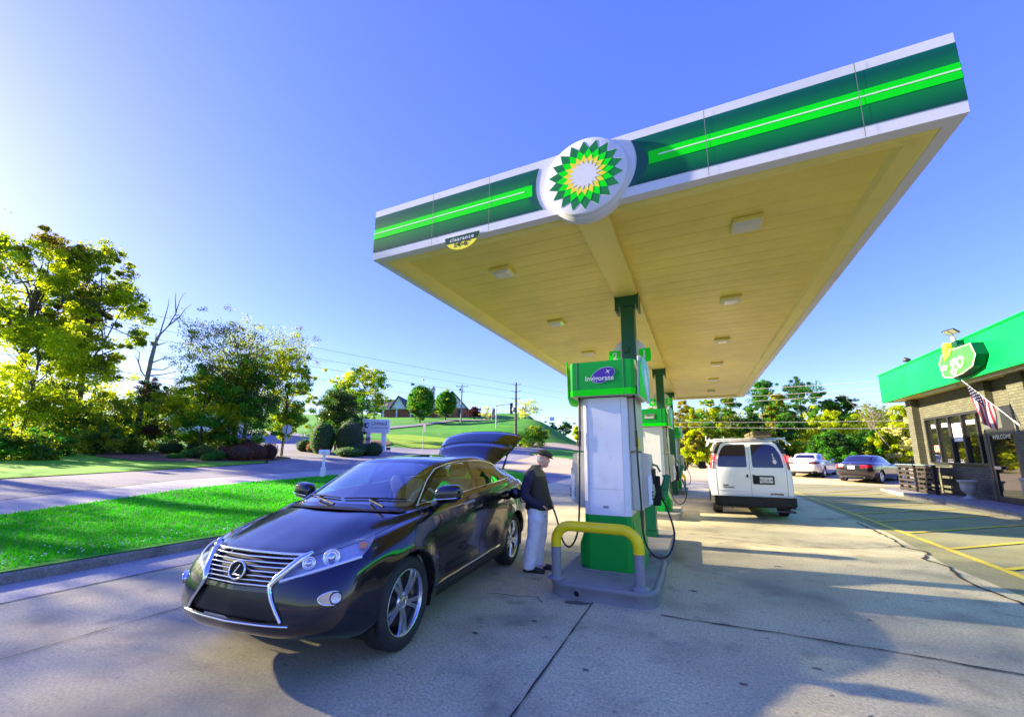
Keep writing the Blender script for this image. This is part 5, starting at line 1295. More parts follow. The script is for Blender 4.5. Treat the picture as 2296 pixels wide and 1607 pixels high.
def make_sedan(loc, rz, label, paint, lamp, spoiler=False, exhaust=True, txt='', scale=1.05, groupn=None):
    root = thing('sedan', label, 'car', loc, rz, groupn, scale)
    bm = ring_body(SED, 5, 5)
    for cx in (0, 2.78):
        for sg in (1, -1):
            fs = cut_poly(bm, circle2(cx, .33, .37, 28), *XZ, keep=lambda c, s=sg, x=cx: c.y*s > .4 and abs(c.x-x) < .6 and c.z < .9); bmesh.ops.delete(bm, geom=fs, context='FACES')
    full = bm.copy(); ft = BVHTree.FromBMesh(full)
    for sg in (1, -1):
        s1 = round_poly([(1.95,.98),(1.30,1.335),(.80,1.365),(.76,1.02)], [.03,.2,.04,.03]); s2 = round_poly([(.70,1.02),(.74,1.365),(.40,1.36),(.02,1.22),(-.15,1.08)], [.03,.04,.12,.1,.04])
        for s_ in (s1, s2): take(bm, cut_poly(bm, s_, *XZ, keep=lambda c, s=sg: c.y*s > .35), 'side_window', M['tinted_green'], root)
        pts = [(2.0,.965),(1.62,1.20),(1.28,1.36),(.8,1.395),(.36,1.385),(-.0,1.245),(-.22,1.065),(.5,1.00),(1.2,.985),(2.0,.965)]
        o = []
        for i in range(len(pts)-1):
            for k in range(6):
                x = lerp(pts[i][0], pts[i+1][0], k/6); z = lerp(pts[i][1], pts[i+1][1], k/6); h = ft.ray_cast(Vector((x, sg*2, z)), Vector((0, -sg, 0)))
                if h[0]: o.append(h[0])
        g = MB(); g.tube(o, .007, 5); g.build('window_moulding', M['chrome'], root)
    rw = round_poly([(-.56,1.075),(.56,1.075),(.44,1.335),(-.44,1.335)], [.05,.05,.08,.08])
    take(bm, cut_poly(bm, rw, *YZ, keep=lambda c: c.x < .3), 'rear_window', M['tinted_glass'], root, off=-.002)
    ww = round_poly([(-.62,.99),(.62,.99),(.47,1.33),(-.47,1.33)], .06)
    take(bm, cut_poly(bm, ww, *YZ, keep=lambda c: 1.2 < c.x < 2.4), 'windshield', M['tinted_glass'], root, off=-.002)
    for sg in (1, -1):
        D = Vector((-1, sg*.7, 0)).normalized(); U = Vector((0, 0, 1)).cross(D).normalized(); V = Vector((0, 0, 1))
        P3 = [(-1.04,.36,.78),(-1.03,.38,.90),(-.90,.70,.935),(-.60,.86,.94),(-.66,.87,.84),(-.94,.70,.78)]
        po = [(Vector((x, sg*y, z)).dot(U), z) for x, y, z in P3]
        take(bm, cut_poly(bm, po, U, V, keep=lambda c, s=sg: c.x < -.3 and c.y*s > .2), 'tail_lamp', lamp, root, off=.006)
        P3 = [(3.52,.45,.62),(3.42,.48,.70),(3.0,.82,.76),(3.1,.85,.66)]
        D = Vector((1, sg*.8, .3)).normalized(); U = Vector((0, 0, 1)).cross(D).normalized(); V = D.cross(U)
        po = [(Vector((x, sg*y, z)).dot(U), Vector((x, sg*y, z)).dot(V)) for x, y, z in P3]
        take(bm, cut_poly(bm, po, U, V, keep=lambda c, s=sg: c.x > 2.6 and c.y*s > .2), 'headlamp', M['chrome'], root, off=.003)
        mm = MB(); mm.box((1.70, sg*.90, .97), (1.82, sg*1.04, 1.10), bev=.03); mm.tube([(1.76, sg*.92, 1.02), (1.76, sg*.80, .98)], .02, 6); mm.build('side_mirror', paint, root)
        for x in (1.02, .12):
            h = ft.ray_cast(Vector((x, sg*2, .84)), Vector((0, -sg, 0))); hd = MB(); hd.box((x-.09, h[0].y-.01, .83), (x+.09, h[0].y+sg*.02, .855), bev=.008); hd.build('door_handle', M['chrome'], root)
        for pts in ([(.75,.30),(.72,.7),(.74,1.0)], [(-.02,1.02),(.12,.8),(.42,.62),(.45,.30)], [(1.9,.32),(1.92,.7),(1.85,.96)]):
            o = []
            for i in range(len(pts)-1):
                for k in range(6):
                    h = ft.ray_cast(Vector((lerp(pts[i][0], pts[i+1][0], k/6), sg*2, lerp(pts[i][1], pts[i+1][1], k/6))), Vector((0, -sg, 0)))
                    if h[0]: o.append(h[0])
            g = MB(); g.tube(o, .004, 4); g.build('door_gap', M['seam'], root)
    def rp(y, z, off=.003): h = ft.ray_cast(Vector((-3, y, z)), Vector((1, 0, 0))); return h[0]-Vector((off, 0, 0))
    g = MB(); g.tube([rp(lerp(-.62, .62, i/10), .93, .0) for i in range(11)], .010, 6); g.build('boot_trim', M['chrome'], root)
    g = MB(); Q = plate(rp(0, .80, .006), (0, -1, 0), (0, 0, 1)); g.box((-.16, -.08, 0), (.16, .08, .008), Q, mi=0); g.box((-.12, -.03, .008), (.12, .035, .009), Q, mi=1); g.build('number_plate', [M['white_paint'], pbr('plate_ink', (.25, .22, .3), .6)], root)
    g = MB(); Q = plate(rp(0, .965, .004), (0, -1, 0), (0, 0, 1)); g.tube([Q @ Vector((.05*math.cos(a), .035*math.sin(a), .004)) for a in [2*PI*k/20 for k in range(21)]], .007, 6, caps=False); g.build('emblem', M['chrome'], root)
    for sg in (1, -1):
        g = MB(); g.tube([(-.95, sg*.5, .28), (-1.04, sg*.5, .28)], .035, 12); g.build('exhaust_tip', M['chrome'], root)
        g = MB(); g.box((-.55, sg*.35, .12), (-.45, sg*.7, .3)); 
    if spoiler:
        g = MB()
        g.grid(lambda u, v: (lerp(-.82, -1.02, v)+.12*abs(2*u-1)**3, lerp(-.70, .70, u), 1.13+.012*math.sin(PI*v)), 14, 3)
        for sg in (1, -1): g.box((-.92, sg*.60, 1.0), (-.82, sg*.64, 1.13))
        o = g.build('boot_spoiler', paint, root); md = o.modifiers.new('s', 'SOLIDIFY'); md.thickness = .025
    ub = MB(); ub.box((-.75, -.74, .22), (3.2, .74, .36)); ub.build('underbody', M['black_plastic'], root)
    df = MB(); df.grid(lambda u, v: (-1.055+.2*abs(2*u-1)**3, lerp(-.72, .72, u), lerp(.27, .36, v)), 14, 2); df.build('rear_valance', M['black_plastic'], root)
    me = bpy.data.meshes.new('body'); bm.to_mesh(me); me.materials.append(paint)
    for p in me.polygons: p.use_smooth = True
    bo = bpy.data.objects.new('body', me); COL.objects.link(bo); bo.parent = root
    for x in (0, 2.78):
        for sg in (1, -1): wheel(root, x, sg*.79, .33, .215, .225, sg, style='multi')
    return root
M['tinted_green'] = pbr('tinted_green', (.02, .035, .03), .05, coat=1.)
sed_w = pbr('sedan_white', (.76, .76, .74), .25, coat=1.); sed_b = pbr('sedan_black', (.012, .010, .016), .15, coat=1.)
make_sedan((8.45, 29.65, hgt(8.5, 29.6)+.0), math.atan2(.81, .59), 'black sedan with red tail lamps parked beside the store corner', sed_b, M['red_lens'])
make_sedan((6.45, 32.3, hgt(6.5, 32.3)+.0), math.atan2(.90, .43), 'white sedan with a boot spoiler parked between the van and the black car', sed_w, pbr('lamp_smoke', (.12, .02, .02), .2, coat=1.), spoiler=True)

# ------------------------------------------------------------------ people
M['skin'] = pbr('skin', (.80, .44, .31), .5, var=.08, vscale=20)
M['skin_pale'] = pbr('skin_pale', (.75, .46, .36), .5)
M['white_hair'] = pbr('white_hair', (.72, .68, .60), .8, bump=.8, bscale=150)
M['dark_hair'] = pbr('dark_hair', (.03, .02, .018), .6, bump=.6, bscale=120)
M['cloth_navy'] = pbr('cloth_navy', (.022, .018, .05), .85, bump=.3, bscale=70)
M['cloth_olive'] = pbr('cloth_olive', (.035, .038, .025), .85, bump=.3, bscale=60)
M['cloth_yoke'] = pbr('cloth_yoke', (.11, .11, .055), .85, bump=.3, bscale=60)
M['cloth_pale'] = pbr('cloth_pale', (.90, .88, .88), .85, bump=1., bscale=13)
M['cloth_grey'] = pbr('cloth_grey', (.50, .48, .48), .85)
M['leather_black'] = pbr('leather_black', (.015, .013, .012), .45)
M['cap_cloth'] = pbr('cap_cloth', (.03, .033, .022), .85, bump=.5, bscale=80)
def loft(mb, secs, n=20, mi=None):
    """secs: (cx, cy, cz, rx, ry[, tilt]) ellipses lying in planes roughly normal to z"""
    vs = []
    for s in secs:
        cx, cy, cz, rx, ry = s[:5]; tl = s[5] if len(s) > 5 else 0
        for k in range(n):
            a = 2*PI*k/n; x = rx*math.cos(a); y = ry*math.sin(a)
            vs.append((cx+x*math.cos(tl), cy+y, cz+x*math.sin(tl)))
    fs = [(i*n+k, i*n+(k+1) % n, (i+1)*n+(k+1) % n, (i+1)*n+k) for i in range(len(secs)-1) for k in range(n)]
    mb.add(vs, fs+[list(range(n))[::-1], [len(vs)-n+k for k in range(n)]], mi=mi, smooth=True)
def remeshed(mb, name, mat, parent, vox=.01, it=6, fac=.5):
    o = mb.build(name, mat, parent)
    r = o.modifiers.new('remesh', 'REMESH'); r.mode = 'VOXEL'; r.voxel_size = vox; r.use_smooth_shade = True
    s = o.modifiers.new('smooth', 'SMOOTH'); s.factor = fac; s.iterations = it
    return o
_tx = bpy.data.textures.new('folds', 'CLOUDS'); _tx.noise_scale = .11; _tx.noise_depth = 2
def folds(o, s=.02):
    d = o.modifiers.new('folds', 'DISPLACE'); d.texture = _tx; d.strength = s; d.mid_level = .5; d.texture_coords = 'LOCAL'; return o
def head_geo(mb, c, s=1., tilt=0.):
    """face looks along +X"""
    Q = Tm(*c) @ Rm(tilt, 'Y') @ Sm(s, s, s)
    b = lambda p, r: mb.ball(p, r, 16, 12, Q)
    b((-.005, 0, .025), (.098, .078, .100)); b((.020, 0, -.035), (.072, .060, .085)); b((.045, 0, -.085), (.042, .036, .034))
    b((.085, 0, -.018), (.026, .013, .024)); b((.070, 0, -.002), (.018, .010, .04)); b((.068, 0, .035), (.028, .050, .014))
    b((.078, 0, -.052), (.014, .026, .007)); b((.076, 0, -.064), (.013, .022, .007))
    for sg in (1, -1):
        b((.0, sg*.080, -.015), (.020, .010, .033)); b((.058, sg*.032, -.030), (.028, .022, .026))
def hand_geo(mb, Q, curl=.6, s=1.):
    """palm at the origin, fingers along +X, thumb on +Y"""
    mb.box((-.04, -.038, -.013), (.045, .038, .013), Q, bev=.011)
    for k, (y, L) in enumerate(((.030, .070), (.010, .080), (-.010, .074), (-.030, .058))):
        p = [Vector((.038, y, 0))]; a = 0
        for seg in (.42, .32, .26):
            a += curl*(.9 if seg != .42 else .6); p.append(p[-1]+Vector((math.cos(a), 0, -math.sin(a)))*L*seg)
        mb.tube([Q @ q for q in p], [.0095, .009, .0082, .0065], 8)
    mb.tube([Q @ Vector(q) for q in [(-.015, .034, 0), (.012, .058, -.010), (.038, .062, -.022), (.055, .054, -.030)]], [.013, .011, .010, .007], 8)

man = thing('person', 'older man in flat cap, dark fleece and pale trousers standing at the fuel flap', 'person', (-2.205, 5.80, 0), rad(4))
b = MB()
head_geo(b, (.085, 0, 1.585), 1.0, rad(6))
b.tube([(-.03, 0, 1.38), (.0, 0, 1.44), (.05, 0, 1.52)], [.075, .062, .056], 16)
loft(b, [(-.02, 0, .84, .12, .15), (-.02, 0, 1.0, .115, .145), (-.02, 0, 1.2, .115, .155), (-.04, 0, 1.34, .10, .17), (-.04, 0, 1.41, .06, .10)])
for sg in (1, -1):
    b.tube([(-.05, sg*.16, 1.37), (-.115, sg*.25, 1.12), (-.10, sg*.262, 1.06), (-.01, sg*.255, .995), (.09, sg*.215, .94)], [.045, .032, .030, .028, .024], 12)
    hand_geo(b, Tm(.125, sg*.185, .925) @ Rm(-sg*.35, 'Z') @ Rm(.45, 'Y') @ Sm(1, -sg, 1) @ Rm(0, 'X'), .5)
    b.tube([(-.02, sg*.085, .88), (-.01, sg*.09, .50), (-.07, sg*.095, .09)], [.095, .060, .042], 14)
    b.box((-.13, sg*.095-.035, .02), (.10, sg*.095+.035, .08), bev=.025)
body = remeshed(b, 'body', M['skin'], man, .0075, 3, .45)
for sg in (1, -1):
    e = MB(); e.ball((.155, sg*.030, 1.597), (.011, .013, .009), 10, 8); e.build('eye', M['white_hair'], man)
h = MB()   # fringe of white hair below the cap
for k in range(26):
    a = lerp(rad(75), rad(285), k/25); r = .088
    for zz, rr_, rc in ((1.615, .016, 1.0), (1.585, .016, .97), (1.558, .013, .90)):
        if 95 < math.degrees(a) < 265: h.ball((.078+r*1.05*rc*math.cos(a), r*.93*rc*math.sin(a), zz+.008*math.sin(k*5)), rr_, 6, 5)
remeshed(h, 'hair', M['white_hair'], man, .008, 1)
c = MB(); Qc = Tm(.085, 0, 1.665) @ Rm(rad(10), 'Y')
c.grid(lambda u, v: Qc @ Vector(((.118+.012*math.cos(2*PI*u))*math.cos(2*PI*u)*math.cos(v*PI/2)+.012, .097*math.sin(2*PI*u)*math.cos(v*PI/2), .072*math.sin(v*PI/2)**.8-.022-.004*math.cos(2*PI*u))), 28, 8)
c.grid(lambda u, v: Qc @ Vector((.075+.095*v*math.cos(lerp(-1.15, 1.15, u)), (.085-.01*v)*math.sin(lerp(-1.15, 1.15, u))*1.0, -.018-.022*v)), 14, 4)
c.ball(tuple(Qc @ Vector((0.01, 0, .052))), (.008, .008, .005), 8, 5)
o = c.build('flat_cap', M['cap_cloth'], man); m_ = o.modifiers.new('s', 'SOLIDIFY'); m_.thickness = .008; m_.offset = 1
v_ = MB()
loft(v_, [(.005, 0, .855, .190, .185), (.01, 0, .875, .205, .195), (.015, 0, .93, .205, .20), (.005, 0, 1.05, .175, .190), (-.015, 0, 1.18, .165, .195), (-.03, 0, 1.30, .152, .205), (-.045, 0, 1.38, .120, .190), (-.04, 0, 1.43, .080, .125), (-.015, 0, 1.47, .080, .085), (.005, 0, 1.50, .082, .082)], 28)
folds(remeshed(v_, 'vest', M['cloth_olive'], man, .010, 4), .016)
yk = MB()
loft(yk, [(-.045, 0, 1.33, .162, .225), (-.05, 0, 1.39, .138, .222), (-.045, 0, 1.435, .098, .160), (-.022, 0, 1.468, .090, .098), (-.005, 0, 1.50, .088, .088)], 28)
folds(remeshed(yk, 'shoulder_yoke', M['cloth_yoke'], man, .010, 2), .010)
for sg in (1, -1):
    s_ = MB()
    s_.tube([(-.045, sg*.185, 1.385), (-.075, sg*.235, 1.30), (-.125, sg*.262, 1.12), (-.11, sg*.268, 1.06), (-.02, sg*.26, .99), (.075, sg*.225, .945), (.125, sg*.195, .925)], [.058, .077, .070, .068, .060, .052, .046], 18)
    s_.ball((-.05, sg*.19, 1.36), .075, 14, 10)
    folds(remeshed(s_, 'sleeve', M['cloth_navy'], man, .009, 4), .018)
t_ = MB()
loft(t_, [(-.01, 0, .78, .150, .165), (-.015, 0, .86, .152, .170), (-.01, 0, .92, .145, .165)], 24)
for sg in (1, -1):
    off = -.03 if sg < 0 else .015
    t_.tube([(-.005, sg*.082, .88), (-.0+off*.3, sg*.095, .72), (-.005+off, sg*.098, .50), (-.05+off, sg*.10, .28), (-.075+off, sg*.10, .12), (-.07+off, sg*.10, .045)], [.120, .118, .098, .092, .095, .098], 20)
folds(remeshed(t_, 'trousers', M['cloth_pale'], man, .010, 3), .028)
for sg in (1, -1):
    off = -.03 if sg < 0 else .06
    s_ = MB(); s_.ball((-.09+off, sg*.105, .055), (.075, .045, .050), 14, 8); s_.ball((.03+off, sg*.108, .04), (.135, .050, .038), 16, 8); s_.box((-.155+off, sg*.107-.045, .0), (.155+off, sg*.107+.045, .026), bev=.012)
    remeshed(s_, 'shoe', M['leather_black'], man, .007, 2)
# nozzle in the filler neck
nz = thing('fuel_nozzle', 'black fuel nozzle hanging in the open filler neck of the dark crossover', 'nozzle', (-2.52, 5.80, 1.06), 0)
g = MB(); g.box((-.03, -.03, -.045), (.13, .03, .045), bev=.018); g.tube([(.12, 0, .0), (.19, 0, -.02), (.24, .0, -.06), (.27, .0, -.11)], .021, 10); g.tube([(-.02, 0, .0), (-.07, 0, -.01), (-.12, 0, -.04)], .012, 8)
g.tube([(.02, 0, -.04), (.04, 0, -.11), (.12, 0, -.12), (.17, 0, -.05)], .009, 8); g.build('nozzle_body', M['black_plastic'], nz)

# passenger seen through the windshield
dr = thing('person', 'woman with long dark hair sitting behind the windshield of the dark crossover', 'person', (-3.295, 2.985, 0), math.atan2(-.995, .097))
b = MB(); hx, hy, hz = -1.50, -.30, 1.25
head_geo(b, (hx, hy, hz), .98, rad(16)); b.tube([(hx-.06, hy, hz-.22), (hx-.01, hy, hz-.08)], [.06, .052], 12)
loft(b, [(hx-.10, hy, .62, .14, .18), (hx-.10, hy, .85, .11, .16), (hx-.09, hy, 1.0, .10, .18), (hx-.07, hy, 1.06, .06, .10)])
for sg in (1, -1):
    b.tube([(hx-.07, hy+sg*.17, 1.01), (hx-.04, hy+sg*.22, .80), (hx+.18, hy+sg*.14, .84)], [.05, .04, .03], 10)
    hand_geo(b, Tm(hx+.22, hy+sg*.11, .85) @ Rm(-sg*.5, 'Z') @ Sm(1, sg*-1, 1), .7)
    b.tube([(hx-.08, hy+sg*.09, .62), (hx+.36, hy+sg*.11, .64), (hx+.42, hy+sg*.11, .38)], [.085, .06, .045], 10)
remeshed(b, 'body', M['skin_pale'], dr, .009, 3)
h = MB(); h.ball((hx-.045, hy, hz+.035), (.098, .092, .094), 18, 12)
for sg in (1, -1): h.tube([(hx-.04, hy+sg*.065, hz+.06), (hx-.05, hy+sg*.092, hz-.04), (hx-.03, hy+sg*.09, hz-.17), (hx+.0, hy+sg*.085, hz-.24)], [.035, .030, .032, .02], 10)
h.ball((hx-.07, hy, hz-.06), (.07, .085, .12), 14, 10)
hm = MB(); hm.v = h.v; hm.f = h.f; hm.m = h.m; hm.sm = h.sm
remeshed(hm, 'hair', M['dark_hair'], dr, .009, 3)
t_ = MB(); loft(t_, [(hx-.10, hy, .60, .155, .195), (hx-.10, hy, .85, .125, .175), (hx-.09, hy, 1.0, .115, .195), (hx-.075, hy, 1.05, .075, .12)], 20)
for sg in (1, -1): t_.tube([(hx-.07, hy+sg*.17, 1.0), (hx-.04, hy+sg*.225, .80), (hx+.13, hy+sg*.165, .825)], [.062, .055, .042], 12)
remeshed(t_, 'top', M['cloth_grey'], dr, .01, 3)
ph = MB(); ph.box((hx+.20, hy-.035, .86), (hx+.215, hy+.04, 1.0), bev=.004); ph.build('phone', M['black_plastic'], dr)

# ------------------------------------------------------------------ store
def brickmat(name, c1, c2, mort):
    m, nt, p = newmat(name); L = nt.links.new; tc = N_(nt, 'ShaderNodeTexCoord')
    sp = N_(nt, 'ShaderNodeSeparateXYZ'); L(tc.outputs['Object'], sp.inputs[0]); ad = N_(nt, 'ShaderNodeMath', operation='ADD'); L(sp.outputs['X'], ad.inputs[0]); L(sp.outputs['Y'], ad.inputs[1])
    cb = N_(nt, 'ShaderNodeCombineXYZ'); L(ad.outputs[0], cb.inputs['X']); L(sp.outputs['Z'], cb.inputs['Y'])
    br = N_(nt, 'ShaderNodeTexBrick', Scale=1.0); br.inputs['Brick Width'].default_value = .30; br.inputs['Row Height'].default_value = .098; br.inputs['Mortar Size'].default_value = .007; br.inputs['Mortar Smooth'].default_value = .2
    br.inputs['Color1'].default_value = (*c1, 1); br.inputs['Color2'].default_value = (*c2, 1); br.inputs['Mortar'].default_value = (*mort, 1); L(cb.outputs[0], br.inputs['Vector'])
    no = N_(nt, 'ShaderNodeTexNoise', Scale=1.5, Detail=6.); L(tc.outputs['Object'], no.inputs['Vector']); r = N_(nt, 'ShaderNodeMapRange'); r.inputs['To Min'].default_value = .7; r.inputs['To Max'].default_value = 1.25; L(no.outputs['Fac'], r.inputs['Value'])
    sc = N_(nt, 'ShaderNodeVectorMath', operation='SCALE'); L(br.outputs['Color'], sc.inputs[0]); L(r.outputs[0], sc.inputs['Scale']); L(sc.outputs[0], p.inputs['Base Color']); p.inputs['Roughness'].default_value = .8
    bp = N_(nt, 'ShaderNodeBump', Strength=.6, Distance=.01); bp.invert = True; L(br.outputs['Fac'], bp.inputs['Height']); L(bp.outputs[0], p.inputs['Normal'])
    return m
M['brick'] = brickmat('brick', (.125, .125, .08), (.09, .09, .06), (.025, .025, .022))
M['store_green'] = pbr('store_green', (.0, .55, .06), .4, var=.06, vscale=.7, spec=.3, dirt=(.005, .42, .10), dscale=.5, dlo=.5, dhi=.8)
M['frame_black'] = pbr('frame_black', (.02, .022, .02), .4)
M['shop_glass'] = pbr('shop_glass', (.01, .012, .01), .02, coat=1., spec=1.)
M['walk'] = ground_mat('walk', (.24, .235, .23), (.30, .29, .27), 1.5, .9, None, 40, .4)
struct(drape('store_walk', [(8.0,-20),(60,-20),(60,25.3),(12,25.6),(8.9,26.2),(8.2,25.9),(8.0,25.2)], .15, M['walk'], 3, hf=lambda x, y: 0))
sweep_kerb('kerb', [(8.0,-20),(8.0,0),(8.0,10),(8.0,20),(8.0,25.2),(8.2,25.9),(8.9,26.2),(12,25.75),(40,25.4)][::-1], mat=M['kerb'], h=.156, z_of=lambda x, y: 0)
st = thing('store', 'grey brick convenience store with a bright green fascia band', 'store', (9.4, 16, .15))
OX, OY, OZ = 9.4, 16., .15
def W_(mb, a, b, **k): mb.box((a[0]-OX, a[1]-OY, a[2]-OZ), (b[0]-OX, b[1]-OY, b[2]-OZ), **k)
wl = MB()
W_(wl, (9.34, 24.95, .15), (22, 25.5, 4.34)); W_(wl, (9.60, 6, 3.38), (9.9, 24.95, 4.34)); W_(wl, (9.60, 20.38, .15), (9.9, 24.95, 1.42))
W_(wl, (9.60, 24.42, 1.42), (9.9, 24.95, 3.38)); W_(wl, (9.46, 20.20, .15), (9.9, 20.38, 3.38)); W_(wl, (9.40, 17.85, .15), (9.9, 18.60, 4.34)); W_(wl, (9.9, 6, .15), (22, 24.95, 4.3)); W_(wl, (9.60, 6, .15), (9.9, 17.0, 3.38))
W_(wl, (9.40, 19.72, 3.38), (9.6, 20.38, 4.34))
wl.build('brick_wall', M['brick'], st)
fs_ = MB(); W_(fs_, (8.60, 3, 4.33), (8.72, 25.85, 5.66)); W_(fs_, (8.72, 25.73, 4.33), (22, 25.85, 5.66)); fs_.build('fascia', M['store_green'], st)
tr_ = MB(); W_(tr_, (8.56, 3, 5.66), (8.80, 25.9, 5.72)); W_(tr_, (8.585, 3, 4.31), (8.73, 25.86, 4.33)); tr_.build('fascia_trim', M['green_mid'], st)
sf = MB(); W_(sf, (8.72, 3, 4.36), (22, 25.73, 4.40)); W_(sf, (8.72, 3, 5.3), (22, 25.7, 5.5)); sf.build('soffit', M['beam_paint'], st)
for a, b in ((20.3, 22.9), (14.6, 20.0), (9, 14.2)):
    g = MB(); W_(g, (8.95, a, 4.28), (9.08, b, 4.36), bev=.02); g.build('soffit_light', M['light_lens'], st)
# window band
wf = MB(); W_(wf, (9.50, 20.38, 3.30), (9.62, 24.44, 3.40)); W_(wf, (9.50, 20.38, 1.40), (9.62, 24.44, 1.46))
ys = [24.42, 23.50, 22.58, 21.66, 20.74, 20.40]
for y in ys: W_(wf, (9.50, y-.05, 1.46), (9.62, y+.05, 3.30))
wf.build('window_frame', M['frame_black'], st)
for i in range(5):
    g = MB(); g.quad(*[(9.585-OX, y-OY, z-OZ) for y, z in ((ys[i]-.05, 1.46), (ys[i+1]+.05, 1.46), (ys[i+1]+.05, 3.30), (ys[i]-.05, 3.30))]); pane = g.build('window_pane', M['shop_glass'], st)
    if i == 0:
        g = MB(); Q = plate((9.575-OX, 23.80-OY, 2.02-OZ), (0, -1, 0), (0, 0, 1)); add_text(g, 'OPEN', Q, size=.40, sx=.62, bold=.006); g.build('neon_sign', pbr('neon', (.8, .2, .12), .4, emis=(1, .25, .12), es=2.0), pane)
    if i in (0, 1, 3):
        g = MB(); Q = plate((9.576-OX, (ys[i]+ys[i+1])/2-OY-.05, 3.0-OZ), (0, -1, 0), (0, 0, 1)); w2 = (.16, .25, .34)[(0, 1, 3).index(i)]; g.box((-w2, -.08, 0), (w2, .08, .003), Q, mi=0)
        for k in range(3): g.box((-w2*.8, .04-.045*k, .003), (w2*.7, .055-.045*k, .004), Q, mi=1)
        g.build('window_sticker', [M['white_paint'], pbr('ink_grey', (.25, .26, .3), .6)], pane)
    if i == 2:
        g = MB(); Q = plate((9.576-OX, (ys[i]+ys[i+1])/2-OY, 2.72-OZ), (0, -1, 0), (0, 0, 1)); g.box((-.36, -.42, 0), (.36, .30, .003), Q, mi=0)
        for r_, (hh, nn) in enumerate(((.14, 6), (.16, 7), (.06, 9))):
            zz = (.18, -.06, -.28)[r_]
            for k in range(nn): g.box((-.31+.62*k/nn, zz-hh/2, .003), (-.31+.62*(k+.62)/nn, zz+hh/2, .004), Q, mi=1)
        g.build('window_poster', [M['white_paint'], pbr('ink_blue', (.10, .11, .2), .6)], pane)
# door
dr_ = MB()
for a, b in (((9.42, 20.12, .15), (9.52, 20.20, 2.62)), ((9.42, 18.60, .15), (9.52, 18.68, 2.62)), ((9.42, 18.60, 2.54), (9.52, 20.20, 2.66)), ((9.43, 19.98, .15), (9.50, 20.12, 2.54)), ((9.43, 18.68, .15), (9.50, 18.80, 2.54)), ((9.43, 18.80, .15), (9.50, 19.98, .36)), ((9.43, 18.80, 2.42), (9.50, 19.98, 2.54))): W_(dr_, a, b)
do = dr_.build('door', M['frame_black'], st)
g = MB(); g.quad(*[(9.465-OX, y-OY, z-OZ) for y, z in ((19.98, .36), (18.80, .36), (18.80, 2.42), (19.98, 2.42))]); g.build('door_pane', M['shop_glass'], do)
g = MB(); Q = plate((9.425-OX, 19.35-OY, 2.36-OZ), (0, -1, 0), (0, 0, 1)); add_text(g, 'WELCOME', Q, size=.20, sx=.95, bold=.004); g.build('lettering', M['pump_cream'], do)
g = MB(); Q = plate((9.42-OX, 19.78-OY, 1.32-OZ), (0, -1, 0), (0, 0, 1)); g.prism(rrect(-.17, -.05, .17, .05, .03), 0, .03, Q); g.build('door_handle', M['steel'], do)
g = MB(); W_(g, (9.42, 18.60, 2.66), (9.62, 19.20, 3.38)); g.build('transom_panel', M['frame_black'], st)
g = MB(); W_(g, (9.44, 19.20, 2.66), (9.62, 20.20, 3.38)); g.build('grey_panel', pbr('panel_grey', (.09, .10, .09), .5), st)
g = MB(); W_(g, (9.5, 17.0, .9), (9.62, 17.85, 3.3)); g.build('side_window', M['shop_glass'], st)
# to go sign
sg_ = thing('wall_sign', 'thick six-sided green sign with white letters and yellow leaves on the store fascia', 'sign', (8.60, 18.55, 4.93))
Q = plate((0, 0, 0), (0, -1, 0), (0, 0, 1))
hexp = [(-1.06, .10), (-.86, .36), (-.15, .42), (.95, .40), (1.12, -.02), (.86, -.36), (.25, -.50), (-.45, -.54), (-.92, -.42)]
def scl(p, s): return [(x*s, y*s) for x, y in p]
g = MB(); g.prism(hexp, 0, .30, Q); g.build('sign_box', M['green_dark'], sg_)
g = MB(); g.prism(scl(hexp, .985), .30, .305, Q, mi=0); g.prism(scl(hexp, .93), .305, .31, Q, mi=1); g.build('sign_face', [M['pump_cream'], pbr('sign_green', (.05, .42, .015), .3, var=.25, vscale=1.2, coat=.3)], sg_)
def leaf(cx, cy, a, L, w): return [(cx+math.cos(a)*L*math.sin(PI*.5*t)*1-(math.sin(a))*w*math.sin(PI*t)*s, cy+math.sin(a)*L*math.sin(PI*.5*t)+math.cos(a)*w*math.sin(PI*t)*s) for s, ts in ((1, [k/10 for k in range(11)]), (-1, [1-k/10 for k in range(1, 10)])) for t in ts]
g = MB(); g.prism(leaf(-.55, .10, 1.35, .66, .14), .2, .345, Q); g.build('yellow_leaf', M['yellow_sign'], sg_)
g = MB(); g.prism(leaf(-.46, .14, .80, .48, .10), .2, .335, Q); g.build('light_leaf', pbr('leaf_green', (.35, .70, .05), .35), sg_)
g = MB(); g.box((-.30, .40, .02), (.0, .72, .20), Q); g.box((-.0, .40, .02), (.28, .52, .2), Q); g.build('sign_bracket', M['green_dark'], sg_)
g = MB(); add_text(g, 'to', Q @ Tm(-.64, -.10, .33), size=.34, depth=.03, bold=.006, shear=.1); add_text(g, 'go', Q @ Tm(.10, -.04, .33), size=.80, depth=.03, bold=.004, shear=.15, sx=1.0); g.build('lettering', M['white_paint'], sg_)
